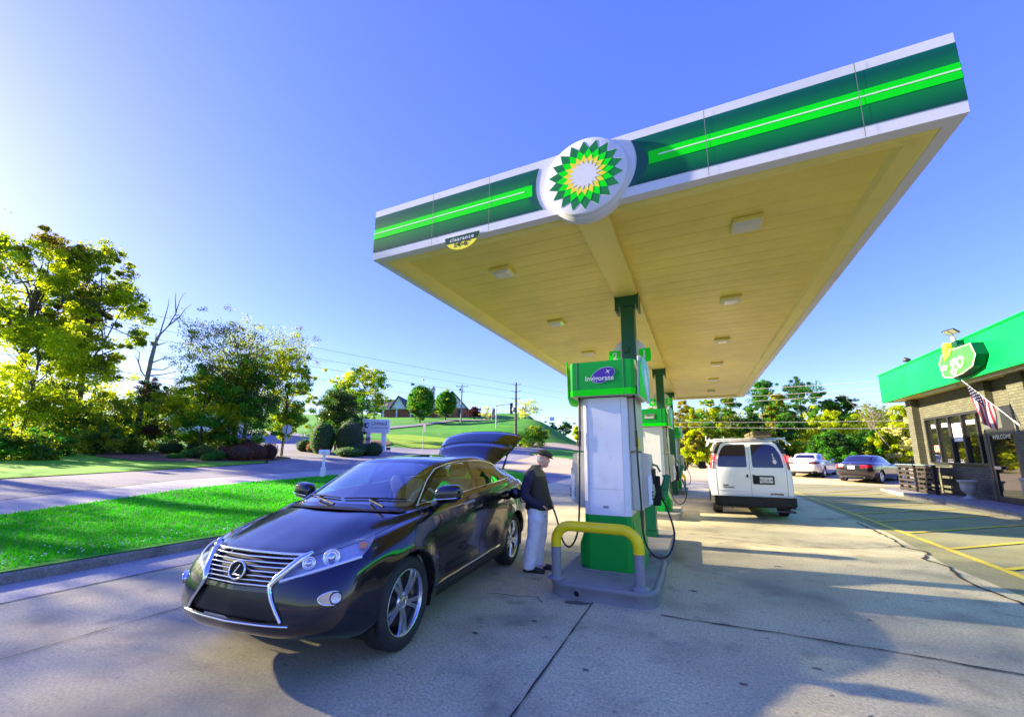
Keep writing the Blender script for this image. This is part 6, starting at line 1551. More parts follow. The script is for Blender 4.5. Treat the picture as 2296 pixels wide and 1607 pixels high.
# flag on a wall pole
fl = thing('flag', 'striped starred flag hanging from a slanted white pole by the store door', 'flag', (9.36, 18.30, 2.71))
A = Vector((0, 0, 0)); B = Vector((-.97, .34, 1.56))
g = MB(); g.tube([A, B], .014, 8); g.tube([A-(B-A)*.02, A+(B-A)*.09], .026, 8); g.build('flag_pole', M['white_paint'], fl)
M['flag_red'] = pbr('flag_red', (.35, .02, .05), .8); M['flag_white'] = pbr('flag_white', (.62, .58, .60), .8); M['flag_blue'] = pbr('flag_blue', (.02, .025, .10), .8)
g = MB(); nu, nv = 26, 26
def fpt(u, v):      # u along the hoist (pole, from tip inward), v along the fly, folding down
    p = B.lerp(A, .08+.50*u); drop = v*1.42
    return Vector((p.x+.05*math.sin(u*14+v*2)*v+.12*v*(.5-u), p.y*(1-.5*v)-.05*v+.06*math.sin(u*10+v*4)*v, p.z-drop*(.92-.30*u)+.02*math.sin(v*8+u*6)))
vs = [fpt(i/nu, j/nv) for j in range(nv+1) for i in range(nu+1)]
for j in range(nv):
    for i in range(nu):
        mi = 2 if (i < nu*7/13 and j < nv*.34) else int((i+.5)/nu*13) % 2
        g.add([vs[j*(nu+1)+i], vs[j*(nu+1)+i+1], vs[(j+1)*(nu+1)+i+1], vs[(j+1)*(nu+1)+i]], [(0, 1, 2, 3)], mi=mi, smooth=True)
g.build('flag_cloth', [M['flag_red'], M['flag_white'], M['flag_blue']], fl, weld=.0005)
g = MB()
for r_ in range(5):
    for c_ in range(4):
        p = fpt(.05+.10*r_, .04+.075*c_)
        for s_ in (-.008, .008): g.ball((p.x+s_, p.y-abs(s_), p.z), (.003, .014, .014), 6, 4)
g.build('stars', M['flag_white'], fl)
# roof floodlight and small lamp
fd = thing('floodlight', 'square floodlight on a short white post above the green fascia', 'floodlight', (8.95, 19.9, 5.66))
g = MB(); g.tube([(0, 0, 0), (0, 0, .42)], .065, 12); g.build('post', M['pump_cream'], fd)
g = MB(); g.tube([(0, 0, .42), (0, 0, .55)], .02, 8); Qf = Tm(-.03, .03, .62) @ Rm(rad(25), 'Z') @ Rm(rad(28), 'Y'); g.box((-.14, -.21, -.02), (.14, .21, .03), Qf, bev=.01); g.build('lamp_head', M['frame_black'], fd)
g = MB(); 
for s_ in (-1, 1): g.box((-.11, s_*.10-.085, -.026), (.11, s_*.10+.085, -.021), Qf)
g.build('lamp_glass', M['light_lens'], fd)
sp_ = thing('spotlight', 'small bullet spotlight on the far end of the green fascia roof', 'spotlight', (8.85, 23.0, 5.72))
g = MB(); g.lathe([(.001, 0), (.06, 0), (.09, .05), (.11, .22), (.10, .22), (.03, .10)], 16, Tm(0, .04, .14) @ Rm(rad(-70), 'Y') @ Rm(.3, 'Z')); g.tube([(0, 0, 0), (0, 0, .12)], .018, 6); g.build('lamp_body', M['dark_metal'], sp_)
# pallets, planter
M['pallet_wood'] = pbr('pallet_wood', (.030, .024, .020), .8, var=.3, vscale=8, bump=.4, bscale=30)
def pallet(y0, y1, x, label, tilt=0, top=True, gap=.20):
    t = thing('pallet_counter', label, 'pallet counter', (x, (y0+y1)/2, .15), 0, 'black pallet counters under the shop window')
    L = (y1-y0)/2; n = 6; fr = MB()
    for k in range(n): z = .04+gap*k; fr.box((-.055, -L, z), (-.032, L, z+.10))
    fr.build('front_slats', M['pallet_wood'], t)
    for yy in (-L+.04, 0, L-.04):
        p = MB(); p.box((-.032, yy-.04, 0), (.075, yy+.04, 1.16)); p.build('post', M['pallet_wood'], t)
    b_ = MB()
    for k in range(4): z = .1+.3*k; b_.box((.075, -L, z), (.095, L, z+.09))
    b_.build('back_slats', M['pallet_wood'], t)
    if top: p = MB(); p.box((-.10, -L-.04, 1.16), (.50, L+.04, 1.20), bev=.008); p.build('counter_top', pbr('counter_top', (.16, .24, .24), .35), t)
    return t
pallet(24.1, 25.7, 8.78, 'far black pallet counter with a pale top under the shop window')
pallet(22.55, 23.95, 8.82, 'near black pallet counter beside the stone urn')
ur = thing('urn_planter', 'pale fluted stone urn planter beside the shop door', 'planter', (9.12, 21.05, .15))
g = MB(); n = 48; prof = [(.20, 0), (.20, .05), (.15, .06), (.10, .10), (.075, .15), (.085, .19), (.16, .24), (.215, .34), (.225, .48), (.23, .58), (.275, .62), (.29, .66), (.27, .68), (.22, .67), (.20, .60)]
vs = []
for (r, z) in prof:
    fl_ = .012 if .25 < z < .6 else 0
    for k in range(n): q = 2*PI*k/n; rr_ = r-fl_*(k % 2); vs.append((rr_*math.cos(q), rr_*math.sin(q), z))
g.add(vs, [(i*n+k, i*n+(k+1) % n, (i+1)*n+(k+1) % n, (i+1)*n+k) for i in range(len(prof)-1) for k in range(n)], smooth=True); g.build('urn', pbr('stone', (.42, .42, .38), .85, var=.15, vscale=8), ur)
g = MB(); g.lathe([(.001, .60), (.205, .60)], 24); g.build('soil', M['mulch'], ur)
cn = thing('ash_bin', 'pale square bin at the right of the shop door', 'bin', (9.0, 17.45, .15)); g = MB(); g.box((-.2, -.2, 0), (.2, .2, .82), bev=.02); g.box((-.22, -.22, .82), (.22, .22, .92), bev=.03); g.build('bin_body', pbr('bin_pale', (.36, .36, .30), .7), cn)
SHADE = [(-29, .5, 14, 5.5), (-30, -6, 15, 6), (-29, -13, 15, 6.5), (-33, -20, 17, 7), (-28, -27, 15, 6.5), (-38, 3, 17, 5), (-40, -5, 18, 7), (-41, -14, 18, 7), (-40, -24, 18, 7)]
SHN = 165

# ------------------------------------------------------------------ vegetation
import numpy as np
def bulk_mesh(name, V, nf, mat, parent):
    me = bpy.data.meshes.new(name); me.vertices.add(len(V)); me.vertices.foreach_set('co', V.astype(np.float32).ravel())
    me.loops.add(nf*4); me.polygons.add(nf); me.loops.foreach_set('vertex_index', np.arange(nf*4, dtype=np.int32))
    me.polygons.foreach_set('loop_start', np.arange(0, nf*4, 4, dtype=np.int32)); me.polygons.foreach_set('loop_total', np.full(nf, 4, dtype=np.int32))
    me.update(calc_edges=True); me.materials.append(mat)
    o = bpy.data.objects.new(name, me); COL.objects.link(o); o.parent = parent; return o
def leaf_cloud(name, clumps, per, size, mat, parent, seed, hollow=.35, droop=0., aspect=.55):
    rg = np.random.default_rng(seed); C = np.array([c[:3] for c in clumps]); R = np.array([c[3:6] if len(c) > 4 else (c[3],)*3 for c in clumps])
    n = len(C)*per; idx = np.repeat(np.arange(len(C)), per)
    d = rg.normal(size=(n, 3)); d /= np.linalg.norm(d, axis=1)[:, None]; r = hollow+(1-hollow)*rg.random(n)**.6
    P = C[idx]+d*R[idx]*r[:, None]
    nrm = d*.6+rg.normal(size=(n, 3))*.7+np.array([0, 0, .35]); nrm /= np.linalg.norm(nrm, axis=1)[:, None]
    a = np.cross(nrm, rg.normal(size=(n, 3))); a /= np.linalg.norm(a, axis=1)[:, None]; a[:, 2] -= droop; a /= np.linalg.norm(a, axis=1)[:, None]
    b = np.cross(nrm, a); s = size*(.55+.9*rg.random(n))[:, None]
    V = np.empty((n, 4, 3)); V[:, 0] = P-a*s*.5; V[:, 1] = P+b*s*aspect*.5+nrm*s*.08; V[:, 2] = P+a*s*.5; V[:, 3] = P-b*s*aspect*.5+nrm*s*.08
    return bulk_mesh(name, V.reshape(-1, 3), n, mat, parent)
def at(px, D):
    """ground point at depth D along the view, px in the 2296-wide photograph"""
    v = (px-1148)/900*D; return (.908*v-.414*D, .414*v+.908*D)
def zpx(y, D, px=1148): return 1.65+(1018-(1148-px)*.007-y)/900*D*1.0
M['bark'] = pbr('bark', (.09, .07, .055), .9, var=.3, vscale=5, bump=.8, bscale=12)
M['bark_pale'] = pbr('bark_pale', (.28, .24, .19), .9, var=.25, vscale=4, bump=.5, bscale=12)
LM = {
 'oak': leafmat('leaf_oak', (.09, .16, .008), (.22, .28, .012), .6),
 'oak_red': leafmat('leaf_oak_red', (.13, .08, .02), (.14, .19, .02), .5),
 'yellow': leafmat('leaf_yellow', (.20, .30, .008), (.40, .43, .012), .6),
 'olive': leafmat('leaf_olive', (.10, .17, .010), (.24, .27, .015), .55),
 'dark': leafmat('leaf_dark', (.015, .065, .010), (.045, .13, .012), .35),
 'mid': leafmat('leaf_mid', (.03, .15, .012), (.08, .27, .02), .4),
 'holly': leafmat('leaf_holly', (.018, .055, .010), (.12, .15, .04), .2, .35),
 'purple': leafmat('leaf_purple', (.045, .014, .018), (.10, .025, .04), .3),
 'rust': leafmat('leaf_rust', (.12, .035, .02), (.20, .10, .02), .35),
 'tangle': leafmat('leaf_tangle', (.17, .17, .02), (.33, .31, .03), .4),
 'bud': leafmat('leaf_bud', (.08, .045, .03), (.11, .13, .02), .4),
 'blossom': leafmat('leaf_blossom', (.35, .38, .18), (.58, .56, .34), .4),
}
TS = [0]
def branches(root, base, tips, r0, mat, seed, trunk_top=None, sag=.0, sub=0):
    """trunk plus a limb to every tip, one mesh called trunk"""
    rr = random.Random(seed); mb = MB(); base = Vector(base); tt = Vector(trunk_top)
    tr = [base+Vector((0, 0, -.3)), base, base.lerp(tt, .35)+Vector((rr.uniform(-.1, .1), rr.uniform(-.1, .1), 0))*r0*4, base.lerp(tt, .7)+Vector((rr.uniform(-1, 1), rr.uniform(-1, 1), 0))*r0*.8, tt]
    sm = [catmull(tr, k/4) for k in range(17)]
    mb.tube(sm, [r0*lerp(1.15, .45, k/16) for k in range(17)], 9)
    for t in tips:
        t = Vector(t); k = rr.uniform(.45, .98); s = base.lerp(tt, k); L = (t-s).length
        m1 = s.lerp(t, .35)+Vector((rr.uniform(-1, 1), rr.uniform(-1, 1), rr.uniform(0, 1)))*L*.09; m2 = s.lerp(t, .7)+Vector((rr.uniform(-1, 1), rr.uniform(-1, 1), rr.uniform(-.2, 1)))*L*.09
        P = [s, m1, m2, t]; q = [catmull(P, i/3) for i in range(10)]; rb = r0*lerp(.42, .22, k)
        mb.tube(q, [max(.006, rb*lerp(1, .18, i/9)) for i in range(10)], 6)
        for j in range(sub):
            s2 = q[rr.randint(3, 8)]; e = s2+Vector((rr.gauss(0, 1), rr.gauss(0, 1), rr.gauss(.5, .7)))*L*.16
            mb.tube([s2, s2.lerp(e, .5)+Vector((rr.uniform(-1, 1), rr.uniform(-1, 1), 0))*L*.02, e], [rb*.22, rb*.14, .006], 4)
    return mb.build('trunk', mat, root)
def tree(name, label, cat, px, D, top, hw, bot, kind, clumps=40, per=260, leaf=.26, r0=.22, mat='bark', group=None, shape='round', lean=0, xy=None, hwm=None, topm=None, botm=None, kinds=None, sub=1, csz=.30, hollow=.35):
    TS[0] += 1; rr = random.Random(TS[0]*17+3)
    x, y = xy if xy else at(px, D); z0 = hgt(x, y)
    zt = topm if topm else zpx(top, D, px); hwm = hwm or hw/900*D; zb = botm if botm else zpx(bot, D, px)
    root = thing(name, label, cat, (x, y, z0-.05), 0, group)
    H_ = zt-z0; B_ = zb-z0; cl = []
    for k in range(clumps):
        u = rr.random()
        if shape == 'round': w_ = math.sqrt(max(0, 1-(2*u-1)**2))*.98
        elif shape == 'dome': w_ = math.sqrt(max(0, 1-u*u))
        elif shape == 'cone': w_ = (1-u)**.75*.95+.05
        elif shape == 'egg': w_ = math.sin(PI*min(1, (.12+.88*u)**.8))**.7
        elif shape == 'fan': w_ = .35+.65*u if u < .8 else math.sqrt(max(0, 1-((u-.8)/.2)**2))
        a = rr.uniform(0, 2*PI); q = math.sqrt(rr.uniform(.25, 1))
        cr = hwm*csz*rr.uniform(.7, 1.25)
        cl.append((math.cos(a)*w_*q*(hwm-cr*.7)+lean*u*H_*.0, math.sin(a)*w_*q*(hwm-cr*.7), B_+cr*.5+(H_-B_-cr*1.3)*u, cr, cr, cr*.8))
    if r0: branches(root, (0, 0, 0), [c[:3] for c in cl[:max(6, int(len(cl)*.6))]], r0, M[mat], TS[0], (lean*.3, 0, lerp(B_, H_, .62)), sub=sub)
    kinds = kinds or [kind]
    for i, kd in enumerate(kinds):
        sub_ = cl[i::len(kinds)]
        if not sub_: continue
        fine = []
        for (cx, cy, cz, c1, c2, c3) in sub_:
            for q in range(3): fine.append((cx+rr.gauss(0, .42)*c1, cy+rr.gauss(0, .42)*c1, cz+rr.gauss(0, .40)*c3, c1*rr.uniform(.45, .85), c2*rr.uniform(.45, .85), c3*rr.uniform(.4, .8)))
            for q in range(2): fine.append((cx+rr.gauss(0, .8)*c1, cy+rr.gauss(0, .8)*c1, cz+rr.gauss(0, .7)*c3, c1*.35, c2*.35, c3*.3))
        leaf_cloud('crown', fine, max(3, int(per/3.0)), leaf*.78, LM[kd], root, TS[0]*7+i, hollow*.6)
    return root
GL = 'trees at the left of the lot'  # yellow leaves in the leftmost trees put the sun's glow into their colour
tree('oak_tree', 'tallest leafy tree at the far left edge, its reddish top over yellow-green lower leaves', 'tree', 22, 30, 478, 150, 760, 'oak', 60, 300, .30, .30, group=GL, kinds=['oak', 'oak_red', 'yellow'], shape='round', sub=2, csz=.24)
tree('oak_tree', 'tall open-crowned tree with a leaning trunk just right of the tallest one', 'tree', 165, 32, 508, 112, 850, 'oak', 56, 280, .28, .26, group=GL, kinds=['oak', 'olive', 'yellow'], shape='round', sub=2, csz=.26)
tree('young_tree', 'bright yellow-green young tree glowing below the two tall left trees', 'tree', 60, 27, 690, 130, 960, 'yellow', 40, 260, .24, .12, group=GL, kinds=['yellow', 'oak'], csz=.3)
tree('young_tree', 'low yellow-green tree at the foot of the leaning trunk', 'tree', 200, 33, 800, 100, 985, 'yellow', 34, 240, .24, .10, group=GL, kinds=['yellow', 'olive'], csz=.3)
tree('spreading_tree', 'wide flat-topped tree with thin dark twigs above and ivy-green leaves below', 'tree', 530, 33, 712, 160, 925, 'bud', 130, 150, .17, .20, group=GL, kinds=['bud', 'olive', 'oak', 'olive'], shape='fan', sub=5, csz=.22)
tree('ivy_tree', 'dense olive-green small tree under the wide flat-topped crown', 'tree', 455, 31, 820, 95, 1012, 'olive', 46, 330, .20, .10, group=GL, kinds=['olive', 'yellow', 'mid'], csz=.3)
tree('ivy_tree', 'green leafy mass wrapped round the trunk beside the stop sign', 'tree', 555, 32, 790, 75, 1000, 'mid', 34, 300, .20, .16, group=GL, kinds=['dark', 'mid'], shape='egg', csz=.4)
tree('weeping_tree', 'golden weeping tree hanging behind the stop sign', 'tree', 640, 36, 775, 58, 990, 'yellow', 62, 260, .20, .12, group=GL, kinds=['yellow', 'olive', 'mid'], csz=.32)
def dead_tree():
    x, y = at(312, 34); z0 = hgt(x, y); t = thing('dead_tree', 'bare dead tree with a broken forked trunk standing against the sky', 'tree', (x, y, z0-.05)); mb = MB()
    D = 34; ux = Vector((.908, .414, 0)); uy = Vector((-.414, .908, 0))
    def P(px, py, dy=0): p = Vector((0, 0, 0))+ux*((px-312)/900*D)+uy*dy; return Vector((p.x, p.y, zpx(py, D, px)-z0))
    mb.tube([P(312, 1010), P(314, 900), P(318, 800), P(322, 760), P(330, 738)], [.22, .19, .16, .12, .08], 10)
    for L_ in ([(322, 762), (320, 745), (319, 738)], [(328, 745, ), (334, 700), (337, 672), (336, 655)], [(330, 742), (345, 722), (358, 690), (362, 660), (368, 645), (375, 640)], [(345, 722), (368, 700), (378, 680), (392, 668)], [(358, 690), (352, 660), (350, 640)], [(318, 850), (300, 830), (285, 800), (278, 792)], [(300, 830), (290, 808), (288, 785), (272, 775)], [(318, 765), (306, 758)], [(322, 770), (340, 764), (350, 760)],
               [(318, 840), (345, 838), (375, 832), (395, 826)], [(320, 810), (345, 800), (372, 795)], [(320, 825), (350, 826), (368, 815), (378, 800)]):
        pts = [P(a[0], a[1]) for i, a in enumerate(L_)]; n = len(pts); mb.tube(pts, [lerp(.06, .014, i/(n-1)) for i in range(n)], 6)
    mb.build('trunk', M['bark_pale'], t)
dead_tree()
# undergrowth on the left
GU = 'undergrowth along the side road'
for (px, D, top, hw, bot, kd, lb) in [
 (30, 20, 940, 85, 1050, ['mid', 'olive', 'dark'], 'dark green bush at the left edge beside the side road'),
 (125, 23, 950, 48, 1040, ['mid', 'dark', 'olive'], 'dark round-backed bush right of the left edge one'),
 (120, 28, 850, 120, 1010, ['olive', 'yellow'], 'sunlit tangled thicket below the tallest tree'),
 (235, 30, 880, 95, 1010, ['olive', 'dark'], 'hazy olive thicket at the middle of the left grass'),
 (330, 33, 850, 62, 1005, ['dark', 'purple', 'dark'], 'dark brownish thicket at the foot of the dead tree'),
 (395, 35, 850, 60, 1000, ['dark', 'oak_red'], 'dark leafy mass between the dead tree and the flat-topped tree'),
 (300, 36, 905, 70, 990, ['yellow', 'olive'], 'yellow-green brush lit behind the dead tree'),
 (260, 27, 955, 70, 1018, ['olive', 'dark'], 'low olive shrub in front of the hazy thicket')]:
    tree('bush', lb, 'bush', px, D, top, hw, bot, None, 26, 260, .18, .05, group=GU, kinds=kd, shape='dome', csz=.34, sub=0)
def shrub(px, D, top, hw, kind, label, group, sq=1., name='shrub', leaf=.07, base=None):
    TS[0] += 1; x, y = at(px, D); z0 = hgt(x, y) if base is None else base; r = hw/900*D; hh = zpx(top, D, px)-z0
    t = thing(name, label, 'shrub', (x, y, z0), 0, group)
    k = MB(); k.ball((0, 0, hh*.42), (r*.86*sq, r*.86, hh*.50), 18, 12, jit=.12, seed=TS[0]); k.build('core', pbr('shrub_core', (.015, .035, .01) if kind not in ('rust', 'purple') else (.05, .02, .015), .9), t)
    leaf_cloud('foliage', [(0, 0, hh*.46, r*.99*sq, r*.99, hh*.54)]+[(r*.35*math.cos(q*1.3+TS[0]), r*.35*math.sin(q*1.3+TS[0]), hh*(.45+.12*math.sin(q*2.1)), r*.68, r*.68, hh*.46) for q in range(5)], 420, leaf*1.15, LM[kind], t, TS[0], .82); return t
GB = 'clipped shrubs in the mulch bed'
for (px, D, top, hw, kd, lb) in [
 (405, 26.5, 1016, 14, 'mid', 'leftmost small clipped green ball in the mulch bed'), (437, 27.5, 1006, 17, 'mid', 'second clipped green ball from the left in the mulch bed'), (470, 28, 996, 22, 'olive', 'taller yellowish ball third in the mulch bed row'),
 (498, 27, 1009, 17, 'mid', 'low green ball at the front middle of the mulch bed'), (480, 26.2, 1016, 14, 'mid', 'small green ball nearest the road in the mulch bed'), (516, 29, 1000, 20, 'rust', 'reddish ball left of the pair by the stop sign'), (548, 28, 998, 30, 'rust', 'broad red-brown ball in the middle of the bed'), (582, 29.5, 992, 24, 'rust', 'dark red ball nearest the stop sign'),
 (612, 31, 993, 18, 'purple', 'wine-red ball right beside the stop sign'), (530, 32, 985, 22, 'dark', 'dark shrub behind the red ones under the tree'), (450, 31, 992, 22, 'dark', 'dark low shrub behind the yellowish ball'), (395, 31, 992, 26, 'dark', 'dark wide shrub at the back left of the bed'), (560, 31, 982, 20, 'purple', 'small purple shrub at the foot of the ivy tree')]:
    shrub(px, D, top, hw, kd, lb, GB)
GS = 'planting round the bank sign'
tree('holly_tree', 'large dark holly cone behind the bank sign with one sunlit side', 'tree', 757, 44, 860, 70, 1006, 'holly', 90, 420, .17, .12, group=GS, kinds=['holly', 'dark', 'dark'], shape='cone', csz=.34)
shrub(728, 40, 941, 29, 'mid', 'left clipped round shrub in front of the holly cone', GS, leaf=.09); shrub(788, 40.5, 938, 33, 'dark', 'larger clipped round shrub just left of the bank sign', GS, leaf=.09)
shrub(812, 40, 991, 34, 'dark', 'low rounded hedge lobe in front of the bank sign posts', GS, leaf=.07); shrub(843, 40, 989, 21, 'dark', 'right hedge lobe ending below the bank sign', GS, leaf=.07)
shrub(790, 38, 1001, 32, 'mid', 'low spreading green ground shrub at the kerb before the hedge', GS, leaf=.07); shrub(690, 42, 985, 18, 'dark', 'small dark shrub left of the round ones', GS); shrub(710, 41, 990, 16, 'rust', 'small brownish shrub beside the dark one', GS)
GH = 'trees on the bank hill'
tree('willow_tree', 'feathery yellow-green tree rising behind the holly cone', 'tree', 812, 62, 822, 72, 935, 'yellow', 60, 190, .32, .16, group=GH, kinds=['oak', 'mid', 'yellow'], shape='round', sub=3, csz=.26, hollow=.2)
tree('round_tree', 'larger egg-shaped dense green tree in front of the bank', 'tree', 942, 95, 865, 33, 942, 'mid', 40, 420, .34, .22, group=GH, kinds=['mid', 'dark', 'oak'], shape='egg', csz=.42)
tree('round_tree', 'smaller egg-shaped green tree right of the larger one', 'tree', 999, 103, 877, 26, 934, 'mid', 34, 380, .32, .2, group=GH, kinds=['mid', 'oak', 'dark'], shape='egg', csz=.42)
for px, D, t_, hw, kd in ((942, 95, 865, 31, 'mid'), (999, 103, 877, 24, 'mid')):
    r_ = [o for o in bpy.data.objects if o.name.startswith('round_tree')][0 if px == 942 else 1]; zt_ = zpx(t_, D, px)-r_.location.z; zb_ = zpx(t_+(72 if px == 942 else 52), D, px)-r_.location.z; w_ = hw/900*D
    leaf_cloud('crown', [(0, 0, (zt_+zb_)/2, w_, w_, (zt_-zb_)/2)], 3200, .42, LM[kd], r_, px, .78)
tree('plum_tree', 'small dark purple tree at the right end of the bank', 'tree', 1064, 112, 911, 18, 934, 'purple', 18, 200, .4, .15, group=GH, kinds=['purple'], csz=.4)
tree('pale_tree', 'thin pale blossom tree right of the purple one on the hill', 'tree', 1092, 108, 908, 17, 938, 'blossom', 14, 60, .3, .10, group=GH, kinds=['blossom'], sub=2)
tree('dogwood_tree', 'open pale-leaved tree beside the wooden utility pole', 'tree', 1178, 92, 893, 38, 935, 'blossom', 26, 70, .3, .13, group=GH, kinds=['blossom', 'yellow'], sub=4, csz=.24)
tree('bush', 'rounded wild bush on the slope right of the utility pole', 'bush', 1195, 60, 952, 38, 1000, 'dark', 24, 300, .22, .08, group=GH, kinds=['dark', 'mid', 'oak'], shape='dome', csz=.4)
for px, D, t_, hw, kd, lb in ((1240, 140, 945, 14, 'dark', 'small distant tree left of a pair behind the mound'), (1268, 140, 944, 17, 'dark', 'round distant tree right of its pair behind the mound'), (1294, 70, 955, 12, 'yellow', 'yellow-green tree partly hidden by the nearest pump')):
    tree('far_tree', lb, 'tree', px, D, t_, hw, 985, kd, 12, 160, .5 if D > 100 else .3, .15, group='distant trees behind the mound', kinds=[kd], csz=.5, botm=None)
# woods behind the lot
GW = 'trees of the wood behind the lot'
W = [
 (1470, 46, 900, 40, 1035, ['tangle', 'yellow', 'olive'], 'tangled brown and yellow thicket seen just right of the diesel pump', 'dome'),
 (1530, 44, 893, 48, 1035, ['tangle', 'yellow', 'olive'], 'golden brushy tree left of the van roof', 'dome'),
 (1590, 46, 885, 45, 1040, ['olive', 'mid', 'yellow'], 'olive tree behind the left side of the van', 'dome'),
 (1640, 48, 880, 46, 1035, ['dark', 'olive', 'mid'], 'dark olive tree directly above the van', 'dome'),
 (1560, 36, 960, 40, 1038, ['yellow', 'tangle'], 'low golden shrub at the left edge of the van', 'dome'),
 (1712, 58, 845, 44, 960, ['mid', 'dark'], 'tall green tree touching the far canopy corner', 'egg'),
 (1800, 60, 848, 55, 960, ['dark', 'mid', 'dark'], 'broad dark green crown standing tallest behind the wood', 'round'),
 (1745, 50, 878, 30, 1000, ['tangle', 'olive', 'mid'], 'pale brown vine-covered tree between the two tall crowns', 'egg'),
 (1888, 58, 880, 36, 960, ['dark', 'mid'], 'rounder dark crown right of the tallest one', 'round'),
 (1700, 44, 925, 50, 1040, ['dark', 'dark', 'olive'], 'shadowy thicket behind the right side of the van', 'dome'),
 (1770, 43, 920, 45, 1042, ['dark', 'yellow', 'mid'], 'dark thicket above the white sedan', 'dome'),
 (1842, 46, 920, 62, 1000, ['yellow', 'yellow', 'mid'], 'bright yellow-green maple in the middle of the wood', 'round'),
 (1860, 38, 965, 60, 1045, ['mid', 'dark'], 'deep green shrub between the white and black sedans', 'dome'),
 (1930, 40, 955, 50, 1045, ['mid', 'dark', 'yellow'], 'green shrub behind the black sedan roof', 'dome'),
 (1985, 40, 950, 40, 1045, ['yellow', 'olive'], 'yellowish brush behind the black sedan bonnet', 'dome'),
 (2030, 36, 905, 42, 1050, ['yellow', 'yellow', 'blossom'], 'brightly lit yellow-green tree beside the store corner', 'egg'),
 (2075, 40, 900, 50, 1050, ['yellow', 'mid'], 'leafy tree mostly hidden behind the store corner', 'egg')]
for (px, D, top, hw, bot, kd, lb, sh) in W:
    tree('wood_tree', lb, 'tree', px, D, top, hw, bot, None, 34, 300, .27, .14, group=GW, kinds=kd, shape=sh, csz=.30, sub=1)
tree('bare_tree', 'bare grey branching tree above the wood left of the store', 'tree', 1958, 48, 890, 46, 960, 'bud', 40, 12, .15, .12, mat='bark_pale', group=GW, kinds=['bud'], shape='fan', sub=6)
lt = thing('leaning_trunk', 'pale bare trunk leaning across the wood behind the black sedan', 'tree', (*at(1960, 38), hgt(*at(1960, 38)))); mb = MB()
def PW(px, py, D=38, o=at(1960, 38)): x, y = at(px, D); return (x-o[0], y-o[1], zpx(py, D, px)-hgt(*o))
mb.tube([PW(2010, 1040), PW(1985, 1000), PW(1955, 955), PW(1925, 915), PW(1905, 895)], [.07, .06, .05, .035, .02], 8); mb.tube([PW(2050, 1010), PW(2010, 960), PW(1975, 930), PW(1945, 905)], [.05, .045, .035, .02], 8); mb.build('trunk', M['bark_pale'], lt)
# a backing wood: far mass nobody can count
cl = []; rr = random.Random(77)
for k in range(190):
    px = rr.uniform(1380, 2500); D = rr.uniform(62, 74); x, y = at(px, D); cl.append((x, y, hgt(x, y)+rr.uniform(0, 6.2), 2.6, 2.6, 2.2))
o = leaf_cloud('far_woodland', cl, 300, .5, LM['olive'], None, 99, .2); tag(o, 'dark mass of distant woodland behind the counted trees', 'woodland'); o['kind'] = 'stuff'
# unseen trees added left of the frame, leaves thinned to dapple the near lot
GO = 'unseen shade trees added beyond the left edge'
for i, (x, y, h, w_) in enumerate(SHADE):
    tree('shade_tree', ('tall spreading', 'broad dense', 'slender leafy', 'low rounded', 'old thick-trunked', 'pale young', 'dark heavy-crowned', 'open-crowned', 'bushy')[i % 9]+' unseen shade tree added beyond the left edge of the view', 'tree', 0, 0, 0, 0, 0, 'oak', 40, SHN, .2, .3, xy=(x, y), hwm=w_, topm=hgt(x, y)+h, botm=hgt(x, y)+h*.18, group=GO, kinds=['oak'], sub=0, csz=.46)

# ------------------------------------------------------------------ distant things
def W3(px, py, D): x, y = at(px, D); return Vector((x, y, zpx(py, D, px)))
VX = Vector((.908, .414, 0)); VY = Vector((-.414, .908, 0))
M['wood_pole'] = pbr('wood_pole', (.11, .08, .06), .9, var=.3, vscale=3)
M['sign_white'] = pbr('sign_white', (.72, .74, .84), .45)
M['galv'] = pbr('galv', (.40, .41, .42), .5, .4)
# utility poles and wires
p1 = W3(1157, 857, 59.); b1 = at(1157, 59)
t = thing('utility_pole', 'tall brown wooden utility pole with a transformer beside the road', 'utility pole', (b1[0], b1[1], hgt(*b1)))
h1 = p1.z-hgt(*b1)
g = MB(); g.tube([(0, 0, -.3), (0, 0, h1)], [.20, .13], 10); g.build('pole', M['wood_pole'], t)
for k in range(3):
    g = MB(); z = h1-.35-k*1.05
    for s_ in (-1, 1): g.tube([(0, 0, z), (VX.x*.55*s_, VX.y*.55*s_, z+.08)], .035, 6); g.lathe([(.001, 0), (.07, .02), (.07, .1), (.001, .14)], 8, Tm(VX.x*.6*s_, VX.y*.6*s_, z+.03))
    g.build('insulator_arm', M['dark_metal'], t)
g = MB(); g.lathe([(.001, 0), (.22, .02), (.22, .65), (.001, .7)], 12, Tm(-.32*VX.x, -.32*VX.y, h1-4.4)); g.build('transformer', M['galv'], t)
b2 = at(1034, 99.); p2 = W3(1034, 861, 99.)
t2 = thing('utility_pole', 'grey utility pole with a crossarm on the hill by the bank', 'utility pole', (b2[0], b2[1], hgt(*b2))); h2_ = p2.z-hgt(*b2)
g = MB(); g.tube([(0, 0, -.3), (0, 0, h2_)], [.22, .16], 8); g.build('pole', pbr('grey_pole', (.22, .22, .24), .8), t2)
g = MB(); g.tube([VX*1.45+Vector((0, 0, h2_-.55)), -VX*1.45+Vector((0, 0, h2_-.55))], .09, 6); g.tube([VX*.7+Vector((0, 0, h2_-1.9)), -VX*.7+Vector((0, 0, h2_-1.9))], .07, 6)
for s_ in (-1.4, 0, 1.4): g.lathe([(.09, 0), (.09, .25), (.001, .3)], 8, Tm(VX.x*s_, VX.y*s_, h2_-.5))
g.build('crossarm', pbr('grey_pole2', (.20, .20, .22), .8), t2)
